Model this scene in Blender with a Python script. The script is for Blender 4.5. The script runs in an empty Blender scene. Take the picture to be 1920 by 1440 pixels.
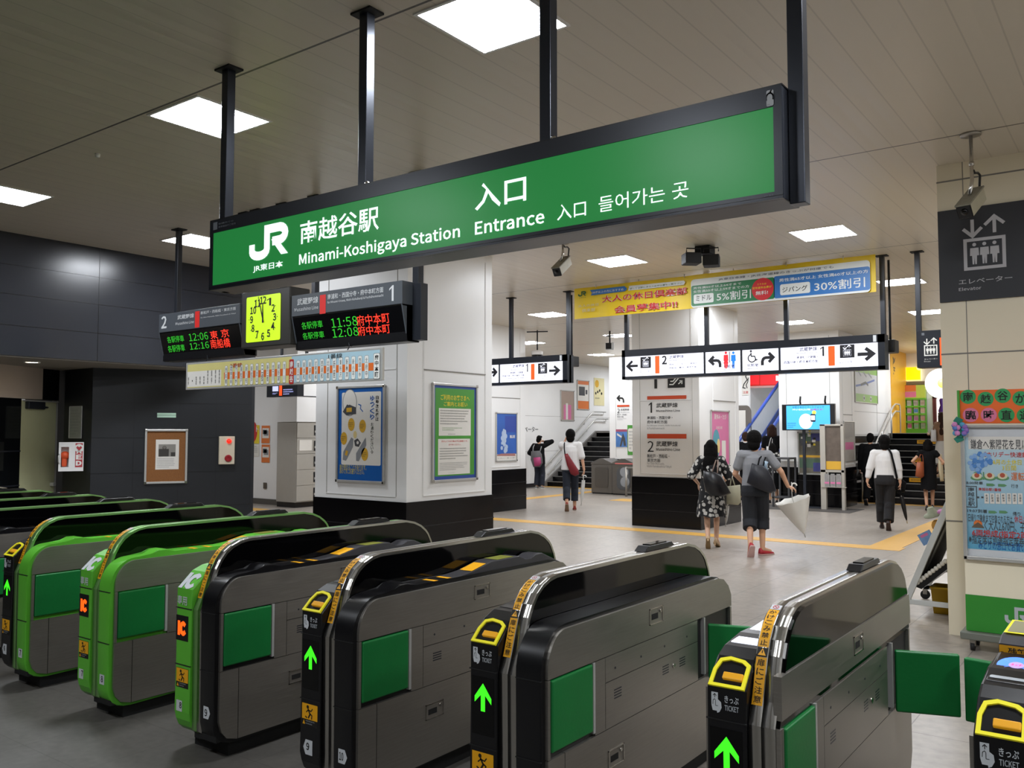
import bpy, bmesh, math, random
from mathutils import Vector as V, Matrix
random.seed(7)
S = bpy.context.scene
COL = S.collection
# ------------------------------------------------------------------ camera
FPX, HOR, YAW, CAMH = 1629.0, 810.0, math.radians(36.5), 1.70      # focal length in px of the 1920 wide frame
PIT = math.atan((HOR - 720) / FPX)
FW = V((-math.sin(YAW) * math.cos(PIT), math.cos(YAW) * math.cos(PIT), math.sin(PIT)))
RT = V((math.cos(YAW), math.sin(YAW), 0)); UP = RT.cross(FW)
CAM = V((0, 0, CAMH))
cd = bpy.data.cameras.new('camera'); co = bpy.data.objects.new('camera', cd); COL.objects.link(co)
cd.sensor_fit = 'HORIZONTAL'; cd.sensor_width = 36; cd.lens = 36 * FPX / 1920; cd.clip_start = .05; cd.clip_end = 400
mr = Matrix((RT, UP, -FW)).transposed().to_4x4(); mr.translation = CAM
co.matrix_world = mr
S.camera = co
# ------------------------------------------------------------------ world, exposure
W = bpy.data.worlds.new('world'); S.world = W; W.use_nodes = True
W.node_tree.nodes['Background'].inputs[0].default_value = (.80, .90, 1.0, 1)
W.node_tree.nodes['Background'].inputs[1].default_value = .9
S.view_settings.view_transform = 'Standard'; S.view_settings.look = 'None'
S.view_settings.exposure = 0.0; S.view_settings.gamma = 1.0; S.view_settings.use_curve_mapping = False
S.cycles.use_denoising = True
S.cycles.max_bounces = 10; S.cycles.diffuse_bounces = 5; S.cycles.glossy_bounces = 5; S.cycles.transmission_bounces = 6
S.cycles.sample_clamp_indirect = 4.0
S.cycles.caustics_reflective = False; S.cycles.caustics_refractive = False
PANEL_STRENGTH = 60.0
# ------------------------------------------------------------------ pixel of the frame -> point in the place
def ray(x, y): return FW * FPX + RT * (x - 960) - UP * (y - 720)
def atZ(x, y, z): r = ray(x, y); return CAM + r * ((z - CAMH) / r.z)
def atY(x, y, Y): r = ray(x, y); return CAM + r * (Y / r.y)
def atX(x, y, X): r = ray(x, y); return CAM + r * (X / r.x)
# ------------------------------------------------------------------ materials
def lin(c):
    if isinstance(c, str): c = tuple(int(c[i:i + 2], 16) for i in (0, 2, 4))
    return tuple(((v / 255) / 12.92 if v / 255 < .04045 else ((v / 255 + .055) / 1.055) ** 2.4) for v in c) + (1,)
_M = {}
def mat(name, col, rough=.5, metal=0, spec=.5, var=.05, vs=9.0, emit=None, es=0, coat=0, aniso=None, bump=0, bs=60, alpha=None, trans=0):
    if name in _M: return _M[name]
    m = bpy.data.materials.new(name); m.use_nodes = True; n = m.node_tree.nodes; L = m.node_tree.links
    b = n['Principled BSDF']; c = lin(col)
    b.inputs['Roughness'].default_value = rough; b.inputs['Metallic'].default_value = metal
    b.inputs['Specular IOR Level'].default_value = spec
    if coat: b.inputs['Coat Weight'].default_value = coat; b.inputs['Coat Roughness'].default_value = .06
    if trans: b.inputs['Transmission Weight'].default_value = trans
    if alpha is not None: b.inputs['Alpha'].default_value = alpha
    tc = n.new('ShaderNodeTexCoord'); mp = n.new('ShaderNodeMapping'); L.new(tc.outputs['Object'], mp.inputs[0])
    nz = n.new('ShaderNodeTexNoise'); nz.inputs['Scale'].default_value = vs; nz.inputs['Detail'].default_value = 4
    if aniso: mp.inputs['Scale'].default_value = aniso
    L.new(mp.outputs[0], nz.inputs['Vector'])
    mx = n.new('ShaderNodeMix'); mx.data_type = 'RGBA'
    mx.inputs['A'].default_value = tuple(v * (1 - var) for v in c[:3]) + (1,)
    mx.inputs['B'].default_value = tuple(min(1, v * (1 + var)) for v in c[:3]) + (1,)
    L.new(nz.outputs['Fac'], mx.inputs['Factor']); L.new(mx.outputs['Result'], b.inputs['Base Color'])
    if aniso:
        ra = n.new('ShaderNodeMapRange'); ra.inputs['To Min'].default_value = rough * .7; ra.inputs['To Max'].default_value = rough * 1.3
        L.new(nz.outputs['Fac'], ra.inputs['Value']); L.new(ra.outputs[0], b.inputs['Roughness'])
    if bump:
        nb = n.new('ShaderNodeTexNoise'); nb.inputs['Scale'].default_value = bs; nb.inputs['Detail'].default_value = 3
        L.new(tc.outputs['Object'], nb.inputs['Vector'])
        bp = n.new('ShaderNodeBump'); bp.inputs['Strength'].default_value = bump; bp.inputs['Distance'].default_value = .01
        L.new(nb.outputs['Fac'], bp.inputs['Height']); L.new(bp.outputs[0], b.inputs['Normal'])
    if emit:
        b.inputs['Emission Color'].default_value = lin(emit); b.inputs['Emission Strength'].default_value = es
    _M[name] = m; return m
def paint(h, r=.5): return mat('paint_' + h, h, r)            # a printed or painted colour
def glow(h, s=1.0): return mat('glow_%s_%.1f' % (h, s), h, .4, emit=h, es=s)
M_STEEL = mat('brushed_steel', 'a49f97', .38, .85, var=.16, vs=6, aniso=(1, 1, 26))
M_STEELB = mat('bright_steel', 'c9c6c0', .16, 1, var=.05)
M_ALU = mat('satin_aluminium', 'c6c5c1', .3, .4, var=.05)
M_IRON = mat('dark_grey_enamel', '2b2e35', .32, .25, var=.08)
M_BLACK = mat('black_enamel', '0d0d10', .3, 0, var=.1)
M_GLOSS = mat('black_glossy_panel', '040405', .05, 0, spec=.35, var=.1)
M_RUBBER = mat('black_rubber', '141414', .7)
M_GREEN = mat('lime_green_enamel', '5fba36', .35, 0, var=.05)
M_PAD = mat('green_vinyl_pad', '0b7434', .42, 0, var=.08, bump=.05)
M_WHITE = mat('white_panel', 'efeeec', .38, 0, var=.03, vs=2)
M_CREAM = mat('cream_panel', 'f0e6cc', .45, 0, var=.03, vs=2)
M_TILE = mat('black_polished_stone', '080709', .22, 0, spec=.35, var=.3, vs=40)
M_DARK = mat('charcoal_panel', '24262c', .25, 0, var=.08, vs=3)
M_PAPER = mat('paper', 'e4e0d8', .7, 0, var=.03)
M_GLASS = mat('clear_glass', 'dfe8e6', .03, 0, trans=1.0, var=0)
def set_ceiling():
    m = bpy.data.materials.new('ceiling_slats'); m.use_nodes = True; n = m.node_tree.nodes; L = m.node_tree.links
    b = n['Principled BSDF']; b.inputs['Roughness'].default_value = .36; b.inputs['Specular IOR Level'].default_value = .55
    g = n.new('ShaderNodeNewGeometry'); sx = n.new('ShaderNodeSeparateXYZ'); L.new(g.outputs['Position'], sx.inputs[0])
    def math_(op, a, bv=None):
        k = n.new('ShaderNodeMath'); k.operation = op
        for i, q in ((0, a), (1, bv)):
            if q is None: continue
            if isinstance(q, (int, float)): k.inputs[i].default_value = q
            else: L.new(q, k.inputs[i])
        return k.outputs[0]
    fx = math_('FRACT', math_('DIVIDE', math_('ADD', sx.outputs[0], 20.053), .2013))        # slats run along Y, 20 cm wide
    jx = math_('LESS_THAN', math_('ABSOLUTE', math_('SUBTRACT', fx, .5)), .024)
    fy = math_('FRACT', math_('DIVIDE', math_('ADD', sx.outputs[1], 20 - 3.32 + 2.005), 4.01))
    jy = math_('LESS_THAN', math_('ABSOLUTE', math_('SUBTRACT', fy, .5)), .0022)
    j = math_('MAXIMUM', math_('MULTIPLY', jx, .2), jy)
    mx = n.new('ShaderNodeMix'); mx.data_type = 'RGBA'; mx.inputs['A'].default_value = lin('d4cab9'); mx.inputs['B'].default_value = lin('4a453e')
    L.new(j, mx.inputs['Factor']); L.new(mx.outputs['Result'], b.inputs['Base Color'])
    nz = n.new('ShaderNodeTexNoise'); nz.inputs['Scale'].default_value = 1.0
    mp = n.new('ShaderNodeMapping'); mp.inputs['Scale'].default_value = (4.97, .25, 1); L.new(g.outputs['Position'], mp.inputs[0]); L.new(mp.outputs[0], nz.inputs['Vector'])
    hh = math_('ADD', math_('MULTIPLY', math_('POWER', math_('ABSOLUTE', math_('SUBTRACT', fx, .5)), 2.0), -1.2), math_('MULTIPLY', nz.outputs['Fac'], 1.5))
    bp = n.new('ShaderNodeBump'); bp.inputs['Strength'].default_value = .5; bp.inputs['Distance'].default_value = .012
    L.new(hh, bp.inputs['Height']); L.new(bp.outputs[0], b.inputs['Normal'])
    return m
def set_floor(name, tile, grout, rough, sx, sy, sc, off=(0, 0)):
    m = bpy.data.materials.new(name); m.use_nodes = True; n = m.node_tree.nodes; L = m.node_tree.links
    b = n['Principled BSDF']; b.inputs['Roughness'].default_value = rough
    g = n.new('ShaderNodeNewGeometry'); mp = n.new('ShaderNodeMapping'); L.new(g.outputs['Position'], mp.inputs[0])
    mp.inputs['Location'].default_value = (off[0], off[1], 0)
    br = n.new('ShaderNodeTexBrick'); br.offset = 0; br.squash = 1
    br.inputs['Scale'].default_value = 1; br.inputs['Brick Width'].default_value = sx; br.inputs['Row Height'].default_value = sy
    br.inputs['Mortar Size'].default_value = .0035; br.inputs['Mortar Smooth'].default_value = .2
    c = lin(tile)
    br.inputs['Color1'].default_value = c; br.inputs['Color2'].default_value = tuple(v * .93 for v in c[:3]) + (1,); br.inputs['Mortar'].default_value = lin(grout)
    L.new(mp.outputs[0], br.inputs['Vector'])
    nz = n.new('ShaderNodeTexNoise'); nz.inputs['Scale'].default_value = sc; nz.inputs['Detail'].default_value = 5
    L.new(g.outputs['Position'], nz.inputs['Vector'])
    cr = n.new('ShaderNodeMapRange'); cr.inputs['From Min'].default_value = .25; cr.inputs['From Max'].default_value = .75
    cr.inputs['To Min'].default_value = .82; cr.inputs['To Max'].default_value = 1.15; L.new(nz.outputs['Fac'], cr.inputs['Value'])
    nz2 = n.new('ShaderNodeTexNoise'); nz2.inputs['Scale'].default_value = .9; nz2.inputs['Detail'].default_value = 3; L.new(g.outputs['Position'], nz2.inputs['Vector'])
    cr2 = n.new('ShaderNodeMapRange'); cr2.inputs['To Min'].default_value = .85; cr2.inputs['To Max'].default_value = 1.12; L.new(nz2.outputs['Fac'], cr2.inputs['Value'])
    mu = n.new('ShaderNodeMath'); mu.operation = 'MULTIPLY'; L.new(cr.outputs[0], mu.inputs[0]); L.new(cr2.outputs[0], mu.inputs[1])
    vm = n.new('ShaderNodeVectorMath'); vm.operation = 'SCALE'; L.new(br.outputs['Color'], vm.inputs[0]); L.new(mu.outputs[0], vm.inputs['Scale'])
    L.new(vm.outputs[0], b.inputs['Base Color'])
    return m
# ------------------------------------------------------------------ mesh building
try: FONT = bpy.data.fonts.load(bpy.utils.system_resource('DATAFILES', path='fonts') + '/Noto Sans CJK Regular.woff2')     # the plain sans that ships with Blender
except Exception: FONT = None
_TM = {}
def text_mesh(s, off, res):
    k = (s, off, res)
    if k not in _TM:
        c = bpy.data.curves.new('t', 'FONT'); c.body = s
        if FONT and all(ord(q) < 0x250 for q in s): c.font = FONT
        c.offset = off; c.resolution_u = res; c.align_x = 'CENTER'; c.fill_mode = 'FRONT'
        o = bpy.data.objects.new('t', c)
        me = bpy.data.meshes.new_from_object(o)
        vs = [v.co.copy() for v in me.vertices]; fs = [tuple(p.vertices) for p in me.polygons]
        bpy.data.objects.remove(o); bpy.data.curves.remove(c); bpy.data.meshes.remove(me)
        xs = [v.x for v in vs] or [0]; ys = [v.y for v in vs] or [0]
        _TM[k] = (vs, fs, min(xs), min(ys), max(xs), max(ys))
    return _TM[k]
class MB:
    """collects shapes into ONE mesh; fr maps local to world coordinates"""
    def __init__(s, fr=None): s.bm = bmesh.new(); s.ms = []; s.fr = fr or Matrix.Identity(4); s.sm = False
    def mi(s, m):
        if m not in s.ms: s.ms.append(m)
        return s.ms.index(m)
    def face(s, vs, i, smooth=False):
        try: f = s.bm.faces.new(vs); f.material_index = i; f.smooth = smooth; return f
        except ValueError: return None
    def poly(s, pts, m, smooth=False): return s.face([s.bm.verts.new(s.fr @ V(p)) for p in pts], s.mi(m), smooth)
    def box(s, a, b, m, bev=0, seg=2, rot=None):
        a, b = V(a), V(b); lo = V(map(min, a, b)); hi = V(map(max, a, b)); i = s.mi(m)
        c = (lo + hi) / 2; X = rot or Matrix.Identity(3)
        vs = [s.bm.verts.new(s.fr @ (c + X @ (V(p) - c))) for p in
              [(lo.x, lo.y, lo.z), (hi.x, lo.y, lo.z), (hi.x, hi.y, lo.z), (lo.x, hi.y, lo.z), (lo.x, lo.y, hi.z), (hi.x, lo.y, hi.z), (hi.x, hi.y, hi.z), (lo.x, hi.y, hi.z)]]
        fs = [s.face([vs[k] for k in q], i) for q in ((0, 3, 2, 1), (4, 5, 6, 7), (0, 1, 5, 4), (1, 2, 6, 5), (2, 3, 7, 6), (3, 0, 4, 7))]
        if bev:
            es = {e for f in fs if f for e in f.edges}
            bmesh.ops.bevel(s.bm, geom=list(es), offset=bev, segments=seg, affect='EDGES', profile=.5, material=i)
        return s
    def prism(s, pts, d0, d1, m, axis='x', bev=0, cap_m=None, smooth=False):
        """2-D outline swept along an axis: axis x -> (y,z) outline, y -> (x,z), z -> (x,y)"""
        def P(p, d): return V((d, p[0], p[1])) if axis == 'x' else V((p[0], d, p[1])) if axis == 'y' else V((p[0], p[1], d))
        i = s.mi(m); ci = s.mi(cap_m) if cap_m else i
        A = [s.bm.verts.new(s.fr @ P(p, d0)) for p in pts]; B = [s.bm.verts.new(s.fr @ P(p, d1)) for p in pts]
        n = len(pts); fs = [s.face(A, ci), s.face(B[::-1], ci)]
        for k in range(n): fs.append(s.face([A[k], B[k], B[(k + 1) % n], A[(k + 1) % n]], i, smooth))
        if bev:
            es = {e for f in fs[:2] if f for e in f.edges}
            bmesh.ops.bevel(s.bm, geom=list(es), offset=bev, segments=2, affect='EDGES', profile=.5)
        return s
    def tube(s, pts, r, m, n=8, caps=True):
        pts = [V(p) for p in pts]; i = s.mi(m); R = r if isinstance(r, (list, tuple)) else [r] * len(pts); rings = []
        t0 = (pts[1] - pts[0]).normalized(); a = V((0, 0, 1)) if abs(t0.z) < .9 else V((1, 0, 0)); u = t0.cross(a).normalized()
        for k, p in enumerate(pts):
            t = ((pts[min(k + 1, len(pts) - 1)] - pts[max(k - 1, 0)])).normalized()
            u = (u - t * u.dot(t)).normalized(); w = t.cross(u)
            rings.append([s.bm.verts.new(s.fr @ (p + (u * math.cos(q) + w * math.sin(q)) * R[k])) for q in (2 * math.pi * j / n for j in range(n))])
        for A, B in zip(rings, rings[1:]):
            for j in range(n): s.face([A[j], A[(j + 1) % n], B[(j + 1) % n], B[j]], i, True)
        if caps: s.face(rings[0][::-1], i); s.face(rings[-1], i)
        return s
    def rings(s, rs, m, caps=True):
        """loft through equal-length rings of points"""
        i = s.mi(m); rr = [[s.bm.verts.new(s.fr @ V(p)) for p in r] for r in rs]; n = len(rr[0])
        for A, B in zip(rr, rr[1:]):
            for j in range(n): s.face([A[j], A[(j + 1) % n], B[(j + 1) % n], B[j]], i, True)
        if caps: s.face(rr[0][::-1], i, True); s.face(rr[-1], i, True)
        return s
    def lathe(s, prof, m, c=(0, 0, 0), n=24, ax=None):
        """profile of (radius, height) about the local z (or axis ax) through c"""
        c = V(c); ax = V(ax or (0, 0, 1)).normalized(); u = ax.orthogonal().normalized(); w = ax.cross(u)
        return s.rings([[c + ax * h + (u * math.cos(2 * math.pi * j / n) + w * math.sin(2 * math.pi * j / n)) * max(r, 1e-4) for j in range(n)] for r, h in prof], m)
    def ball(s, c, r, m, n=12, sc=(1, 1, 1)):
        return s.rings([[V(c) + V((math.cos(2 * math.pi * j / n) * math.sin(a) * r * sc[0], math.sin(2 * math.pi * j / n) * math.sin(a) * r * sc[1], -math.cos(a) * r * sc[2])) for j in range(n)]
                        for a in (max(.02, min(math.pi - .02, math.pi * k / (n // 2 + 1))) for k in range(n // 2 + 2))], m)
    # flat printing on a panel whose frame is (u, v, outward)
    def rect(s, u0, v0, u1, v1, m, d=.001): return s.poly([(u0, v0, d), (u1, v0, d), (u1, v1, d), (u0, v1, d)], m)
    def rrect(s, u0, v0, u1, v1, r, m, d=.001): return s.poly([(x, y, d) for x, y in rr_pts(u0, v0, u1, v1, r)], m)
    def disc(s, c, r, m, d=.001, n=28, ry=None): return s.poly([(c[0] + r * math.cos(2 * math.pi * k / n), c[1] + (ry or r) * math.sin(2 * math.pi * k / n), d) for k in range(n)], m)
    def flat(s, pts, m, d=.001): return s.poly([(p[0], p[1], d) for p in pts], m)
    def line(s, pts, w, m, d=.001, closed=False):
        """a mitred stroke of width w through 2-D points"""
        pts = [V((p[0], p[1])) for p in pts]; n = len(pts); L = []
        for k in range(n):
            a = pts[k - 1] if (k or closed) else None; b = pts[(k + 1) % n] if (k < n - 1 or closed) else None
            t0 = (pts[k] - a).normalized() if a is not None else None; t1 = (b - pts[k]).normalized() if b is not None else None
            t0 = t0 or t1; t1 = t1 or t0
            n0 = V((-t0.y, t0.x)); n1 = V((-t1.y, t1.x)); q = (n0 + n1)
            q = q.normalized() if q.length > 1e-6 else n0
            q = q / max(.4, q.dot(n0)) * w / 2
            L.append((pts[k] + q, pts[k] - q))
        for k in range(n if closed else n - 1):
            A, B = L[k], L[(k + 1) % n]
            s.poly([(A[1].x, A[1].y, d), (B[1].x, B[1].y, d), (B[0].x, B[0].y, d), (A[0].x, A[0].y, d)], m)
    def text(s, t, u0, v0, u1, v1, m, b=0, d=.002, res=2, keep=False):
        if t == '1':
            s.flat([(u0 + (u1 - u0) * a, v0 + (v1 - v0) * c) for a, c in ((.56, 0), (1, 0), (1, 1), (.70, 1), (0, .80), (0, .68), (.56, .84))], m, d); return
        vs, fs, x0, y0, x1, y1 = text_mesh(t, b, res); i = s.mi(m)
        if not fs: return
        kx = (u1 - u0) / max(x1 - x0, 1e-6); ky = (v1 - v0) / max(y1 - y0, 1e-6)
        if keep:
            k = min(kx, ky); u0, v0 = (u0 + u1) / 2 - k * (x1 - x0) / 2, (v0 + v1) / 2 - k * (y1 - y0) / 2; kx = ky = k
        nv = [s.bm.verts.new(s.fr @ V((u0 + (p.x - x0) * kx, v0 + (p.y - y0) * ky, d))) for p in vs]
        for f in fs: s.face([nv[k] for k in f], i)
    def vtext(s, t, u0, v0, u1, v1, m, b=0, d=.002, res=1):
        """characters one below the other"""
        n = len(t); h = (v1 - v0) / n
        for k, ch in enumerate(t):
            if ch in 'ー': s.rect((u0 + u1) / 2 - .05 * (u1 - u0), v1 - h * (k + .9), (u0 + u1) / 2 + .05 * (u1 - u0), v1 - h * (k + .1), m, d)
            elif ch != ' ': s.text(ch, u0, v1 - h * (k + .95), u1, v1 - h * (k + .05), m, b, d, res, keep=ch in '。・')
    def small(s, u0, v0, u1, v1, rows, m, d=.002, fill=.45, seed=1, last=.6):
        """lines of print too small to read in the photograph"""
        rd = random.Random(seed); h = (v1 - v0) / rows
        for k in range(rows):
            e = u1 if (k < rows - 1) else u0 + (u1 - u0) * last
            e = u0 + (e - u0) * rd.uniform(.82, 1); x = u0; y = v1 - h * (k + .5)
            while x < e - h * .2:
                w = min(h * fill * rd.choice((.8, .9, 1.1)), e - x)
                hh = h * fill * rd.uniform(.7, 1)
                s.line([(x, y + hh / 2), (x + w * .8, y + hh * .45)], h * .09, m, d); s.line([(x + w * .4, y + hh / 2), (x + w * .35, y - hh / 2)], h * .09, m, d)
                s.line([(x, y - hh * .1), (x + w * .8, y - hh * .45)], h * .09, m, d)
                x += w * 1.15
    def build(s, name, parent=None, origin=None, smooth=False):
        if not s.bm.verts: return None
        off = V((0, 0, 0)); q = parent
        while q is not None: off = off + q.location; q = q.parent
        if parent is None:
            if origin is None:
                xs = [v.co for v in s.bm.verts]; lo = V((min(p.x for p in xs), min(p.y for p in xs), min(p.z for p in xs))); hi = V((max(p.x for p in xs), max(p.y for p in xs), max(p.z for p in xs)))
                origin = V(((lo.x + hi.x) / 2, (lo.y + hi.y) / 2, lo.z))
            off = V(origin)
        for v in s.bm.verts: v.co -= off
        bmesh.ops.recalc_face_normals(s.bm, faces=s.bm.faces[:])
        me = bpy.data.meshes.new(name); s.bm.to_mesh(me); s.bm.free()
        for m in s.ms: me.materials.append(m)
        if smooth:
            for p in me.polygons: p.use_smooth = True
        o = bpy.data.objects.new(name, me); COL.objects.link(o)
        if parent is None: o.location = off
        else: o.parent = parent
        return o
def rr_pts(u0, v0, u1, v1, r, n=5):
    P = []
    for cx, cy, a in ((u1 - r, v0 + r, -90), (u1 - r, v1 - r, 0), (u0 + r, v1 - r, 90), (u0 + r, v0 + r, 180)):
        for k in range(n + 1): t = math.radians(a + 90 * k / n); P.append((cx + r * math.cos(t), cy + r * math.sin(t)))
    return P
def arc(c, r, a0, a1, n=8, ry=None): return [(c[0] + r * math.cos(math.radians(a0 + (a1 - a0) * k / n)), c[1] + (ry or r) * math.sin(math.radians(a0 + (a1 - a0) * k / n))) for k in range(n + 1)]
def tag(o, label, cat, group=None, kind=None):
    o['label'] = label; o['category'] = cat
    if group: o['group'] = group
    if kind: o['kind'] = kind
    return o
def thing(name, label, cat, loc=(0, 0, 0), group=None):
    o = bpy.data.objects.new(name, None); COL.objects.link(o); o.location = V(loc); o.empty_display_size = .1
    return tag(o, label, cat, group)
def struct(mb, name, label=None):
    o = mb.build(name); o['kind'] = 'structure'
    if label: o['label'] = label
    return o
class Fr:
    """a flat face in the place: origin, right and up; knows where a pixel of the photograph meets it"""
    def __init__(s, O, u, v=(0, 0, 1)):
        s.O = V(O); s.u = V(u).normalized(); s.v = V(v).normalized(); s.n = s.u.cross(s.v)
        s.M = Matrix((s.u, s.v, s.n)).transposed().to_4x4(); s.M.translation = s.O
    def uv(s, x, y):
        r = ray(x, y); p = CAM + r * ((s.O - CAM).dot(s.n) / r.dot(s.n)) - s.O
        return p.dot(s.u), p.dot(s.v)
    def box(s, x0, y0, x1, y1):
        """pixels of bottom-left and top-right -> u0,v0,u1,v1"""
        a = s.uv(x0, y0); b = s.uv(x1, y1); return a[0], a[1], b[0], b[1]
    def off(s, d): return Fr(s.O + s.n * d, s.u, s.v)
def frY(Y, x=0): return Fr((x, Y, 0), (1, 0, 0))            # faces -Y (towards the gates)
def frX(X, y=0): return Fr((X, y, 0), (0, 1, 0))            # faces +X
class PB(MB):
    """printing placed by where the photograph shows it on a face"""
    def __init__(s, f): super().__init__(f.M); s.f = f
    def t(s, t, x0, y0, x1, y1, m, b=0, d=.002, res=2): s.text(t, *s.f.box(x0, y0, x1, y1), m, b, d, res)
    def vt(s, t, x0, y0, x1, y1, m, b=0, d=.002): s.vtext(t, *s.f.box(x0, y0, x1, y1), m, b, d)
    def r(s, x0, y0, x1, y1, m, d=.001): s.rect(*s.f.box(x0, y0, x1, y1), m, d)
    def sm_(s, x0, y0, x1, y1, rows, m, d=.002, seed=1): s.small(*s.f.box(x0, y0, x1, y1), rows, m, d, seed=seed)
    def p(s, pts, m, d=.001): s.flat([s.f.uv(*q) for q in pts], m, d)
    def l(s, pts, w, m, d=.002, closed=False): s.line([s.f.uv(*q) for q in pts], w, m, d, closed)
def arrow(mb, kind, u0, v0, u1, v1, m, w, d=.002):
    """direction arrows drawn in a box: right, left, up, down, turn left, turn right"""
    x = lambda t: u0 + (u1 - u0) * t
    y = lambda t: v0 + (v1 - v0) * t
    P = lambda L: [(x(a), y(b)) for a, b in L]
    if kind == 'right': mb.line(P([(0, .5), (.97, .5)]), w, m, d); mb.line(P([(.5, 1), (.97, .5), (.5, 0)]), w, m, d + .0003)
    if kind == 'left': mb.line(P([(1, .5), (.03, .5)]), w, m, d); mb.line(P([(.5, 1), (.03, .5), (.5, 0)]), w, m, d + .0003)
    if kind == 'up': mb.line(P([(.5, 0), (.5, .97)]), w, m, d); mb.line(P([(0, .5), (.5, .97), (1, .5)]), w, m, d + .0003)
    if kind == 'down': mb.line(P([(.5, 1), (.5, .03)]), w, m, d); mb.line(P([(0, .5), (.5, .03), (1, .5)]), w, m, d + .0003)
    if kind in ('turnl', 'turnr'):
        f = (lambda L: [(1 - a, b) for a, b in L]) if kind == 'turnr' else (lambda L: L)
        mb.line(P(f([(.95, 0), (.95, .3), (.9, .48), (.8, .58), (.66, .62), (.05, .62)])), w, m, d); mb.line(P(f([(.42, 1), (.05, .62), (.42, .24)])), w, m, d + .0003)
def jr_logo(mb, u0, v0, u1, v1, m, d=.002):
    P = lambda L: [(u0 + (u1 - u0) * a, v0 + (v1 - v0) * b) for a, b in L]
    w = (u1 - u0) * .145
    mb.line(P([(.075, .5), (.075, .28)] + arc((.27, .27), .195, 180, 360, 10, ry=.19) + [(.465, .28), (.465, .925), (.78, .925)] + arc((.77, .71), .155, 80, -80, 8, ry=.215) + [(.60, .49)]), w, m, d)
    mb.flat(P([(.575, .555), (.72, .555), (1.0, 0), (.83, 0)]), m, d + .0004)
def lift_icon(mb, u0, v0, u1, v1, m):
    """elevator pictogram: two arrows over a framed car with three people"""
    P = lambda a, b: (u0 + (u1 - u0) * a, v0 + (v1 - v0) * b)
    w = (u1 - u0) * .085
    arrow(mb, 'down', *P(.0, .66), *P(.45, 1.0), m, w); arrow(mb, 'up', *P(.52, .70), *P(.98, 1.03), m, w)
    mb.line([P(.04, .04), P(.96, .04), P(.96, .60), P(.04, .60)], w, m, .002, closed=True)
    for k in range(3):
        c = .26 + .24 * k
        mb.disc(P(c, .505), (u1 - u0) * .048, m, .0022, 14)
        mb.flat([P(c - .10, .44), P(c + .10, .44), P(c + .11, .29), P(c + .06, .29), P(c + .05, .12), P(c + .012, .12), P(c, .26), P(c - .012, .12), P(c - .05, .12), P(c - .06, .29), P(c - .11, .29)], m, .0022)
# ================================================================== THE SETTING
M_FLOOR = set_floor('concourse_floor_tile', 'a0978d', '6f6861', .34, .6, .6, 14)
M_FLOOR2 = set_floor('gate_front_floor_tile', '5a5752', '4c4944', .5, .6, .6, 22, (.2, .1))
M_CEIL = set_ceiling()
M_LAMP = glow('f3f8ff', PANEL_STRENGTH)
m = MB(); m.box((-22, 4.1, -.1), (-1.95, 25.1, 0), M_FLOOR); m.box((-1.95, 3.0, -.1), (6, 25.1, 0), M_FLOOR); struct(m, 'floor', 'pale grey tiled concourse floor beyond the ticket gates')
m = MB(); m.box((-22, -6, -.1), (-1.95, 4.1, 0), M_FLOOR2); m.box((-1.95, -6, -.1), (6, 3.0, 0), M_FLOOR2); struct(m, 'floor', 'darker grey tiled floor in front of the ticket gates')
m = MB(); m.box((-5.85, 25.1, 0), (1, 34, 1.672), M_FLOOR); struct(m, 'floor_upper', 'raised landing floor at the head of the stairs')
m = MB(); m.box((-15.5, 25.7, 0), (-12.6, 34, 1.69), M_FLOOR); struct(m, 'floor_upper')
m = MB(); m.box((-22, -6, 4), (6, 34, 4.15), M_CEIL); struct(m, 'ceiling', 'slatted metal ceiling with dark joints')
M_TAC = mat('yellow_tactile_tile', 'c99a45', .5, var=.08, bump=.4, bs=90)
m = MB()
for a, b in (((-15.4, 13.36), (-3.0, 13.74)), ((-3.5, 13.74), (-3.05, 21.75)), ((-13.15, 13.74), (-12.8, 22.2)), ((-5.8, 21.75), (-2.4, 22.08)), ((-15.4, 22.3), (-12.6, 22.66)), ((-9.3, 21.9), (-7.75, 22.3)), ((-20, 11.9), (-15.7, 12.3)), ((-11.0, 18.9), (-10.4, 19.6))):
    m.box((a[0], a[1], 0), (b[0], b[1], .004), M_TAC)
struct(m, 'trim_1', 'yellow tactile paving strips across the concourse floor')
# ---- left: dark cladding above a recess, office glazing, oblique dark wall
m = MB(); m.box((-14, -6, 2.581), (-10.55, 7.95, 4), M_DARK)
f = frX(-10.55)
for z in (3.63, 3.29, 2.93): m.box((-10.55, -6, z - .003), (-10.546, 7.95, z + .003), M_BLACK)
for y in (.6, 3.1, 5.59): m.box((-10.55, y - .003, 2.581), (-10.546, y + .003, 4), M_BLACK)
struct(m, 'wall_left', 'charcoal panelled wall high above the office recess')
m = MB(); m.box((-13.9, -6, 2.565), (-10.58, 7.9, 2.581), mat('soffit_paint', '8d877d', .6)); struct(m, 'trim_2', 'grey soffit with a round downlight over the recess')
M_DARK2 = mat('charcoal_wall', '1d1f23', .42, var=.08, vs=3)
m = MB(); m.prism([(-14, 6.3), (-12.25, 6.04), (-11.5, 6.04), (-10.55, 7.9), (-10.55, 7.95), (-14, 7.95)], 0, 2.565, M_DARK2, axis='z')
fo = Fr((-11.5, 6.04, 0), (.95, 1.86, 0))
m.fr = fo.M
for z in (2.1, 1.62, 1.14, .66): m.rect(0, z - .003, 2.08, z + .003, M_BLACK, .002)
for u in (.52, 1.1, 1.6): m.rect(u - .002, 0, u + .002, 2.56, M_BLACK, .002)
struct(m, 'wall_left', 'charcoal wall set at an angle behind the gates')
fg = Fr((-11.795, 4.986, 0), (-.401, .729, 0))
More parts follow.
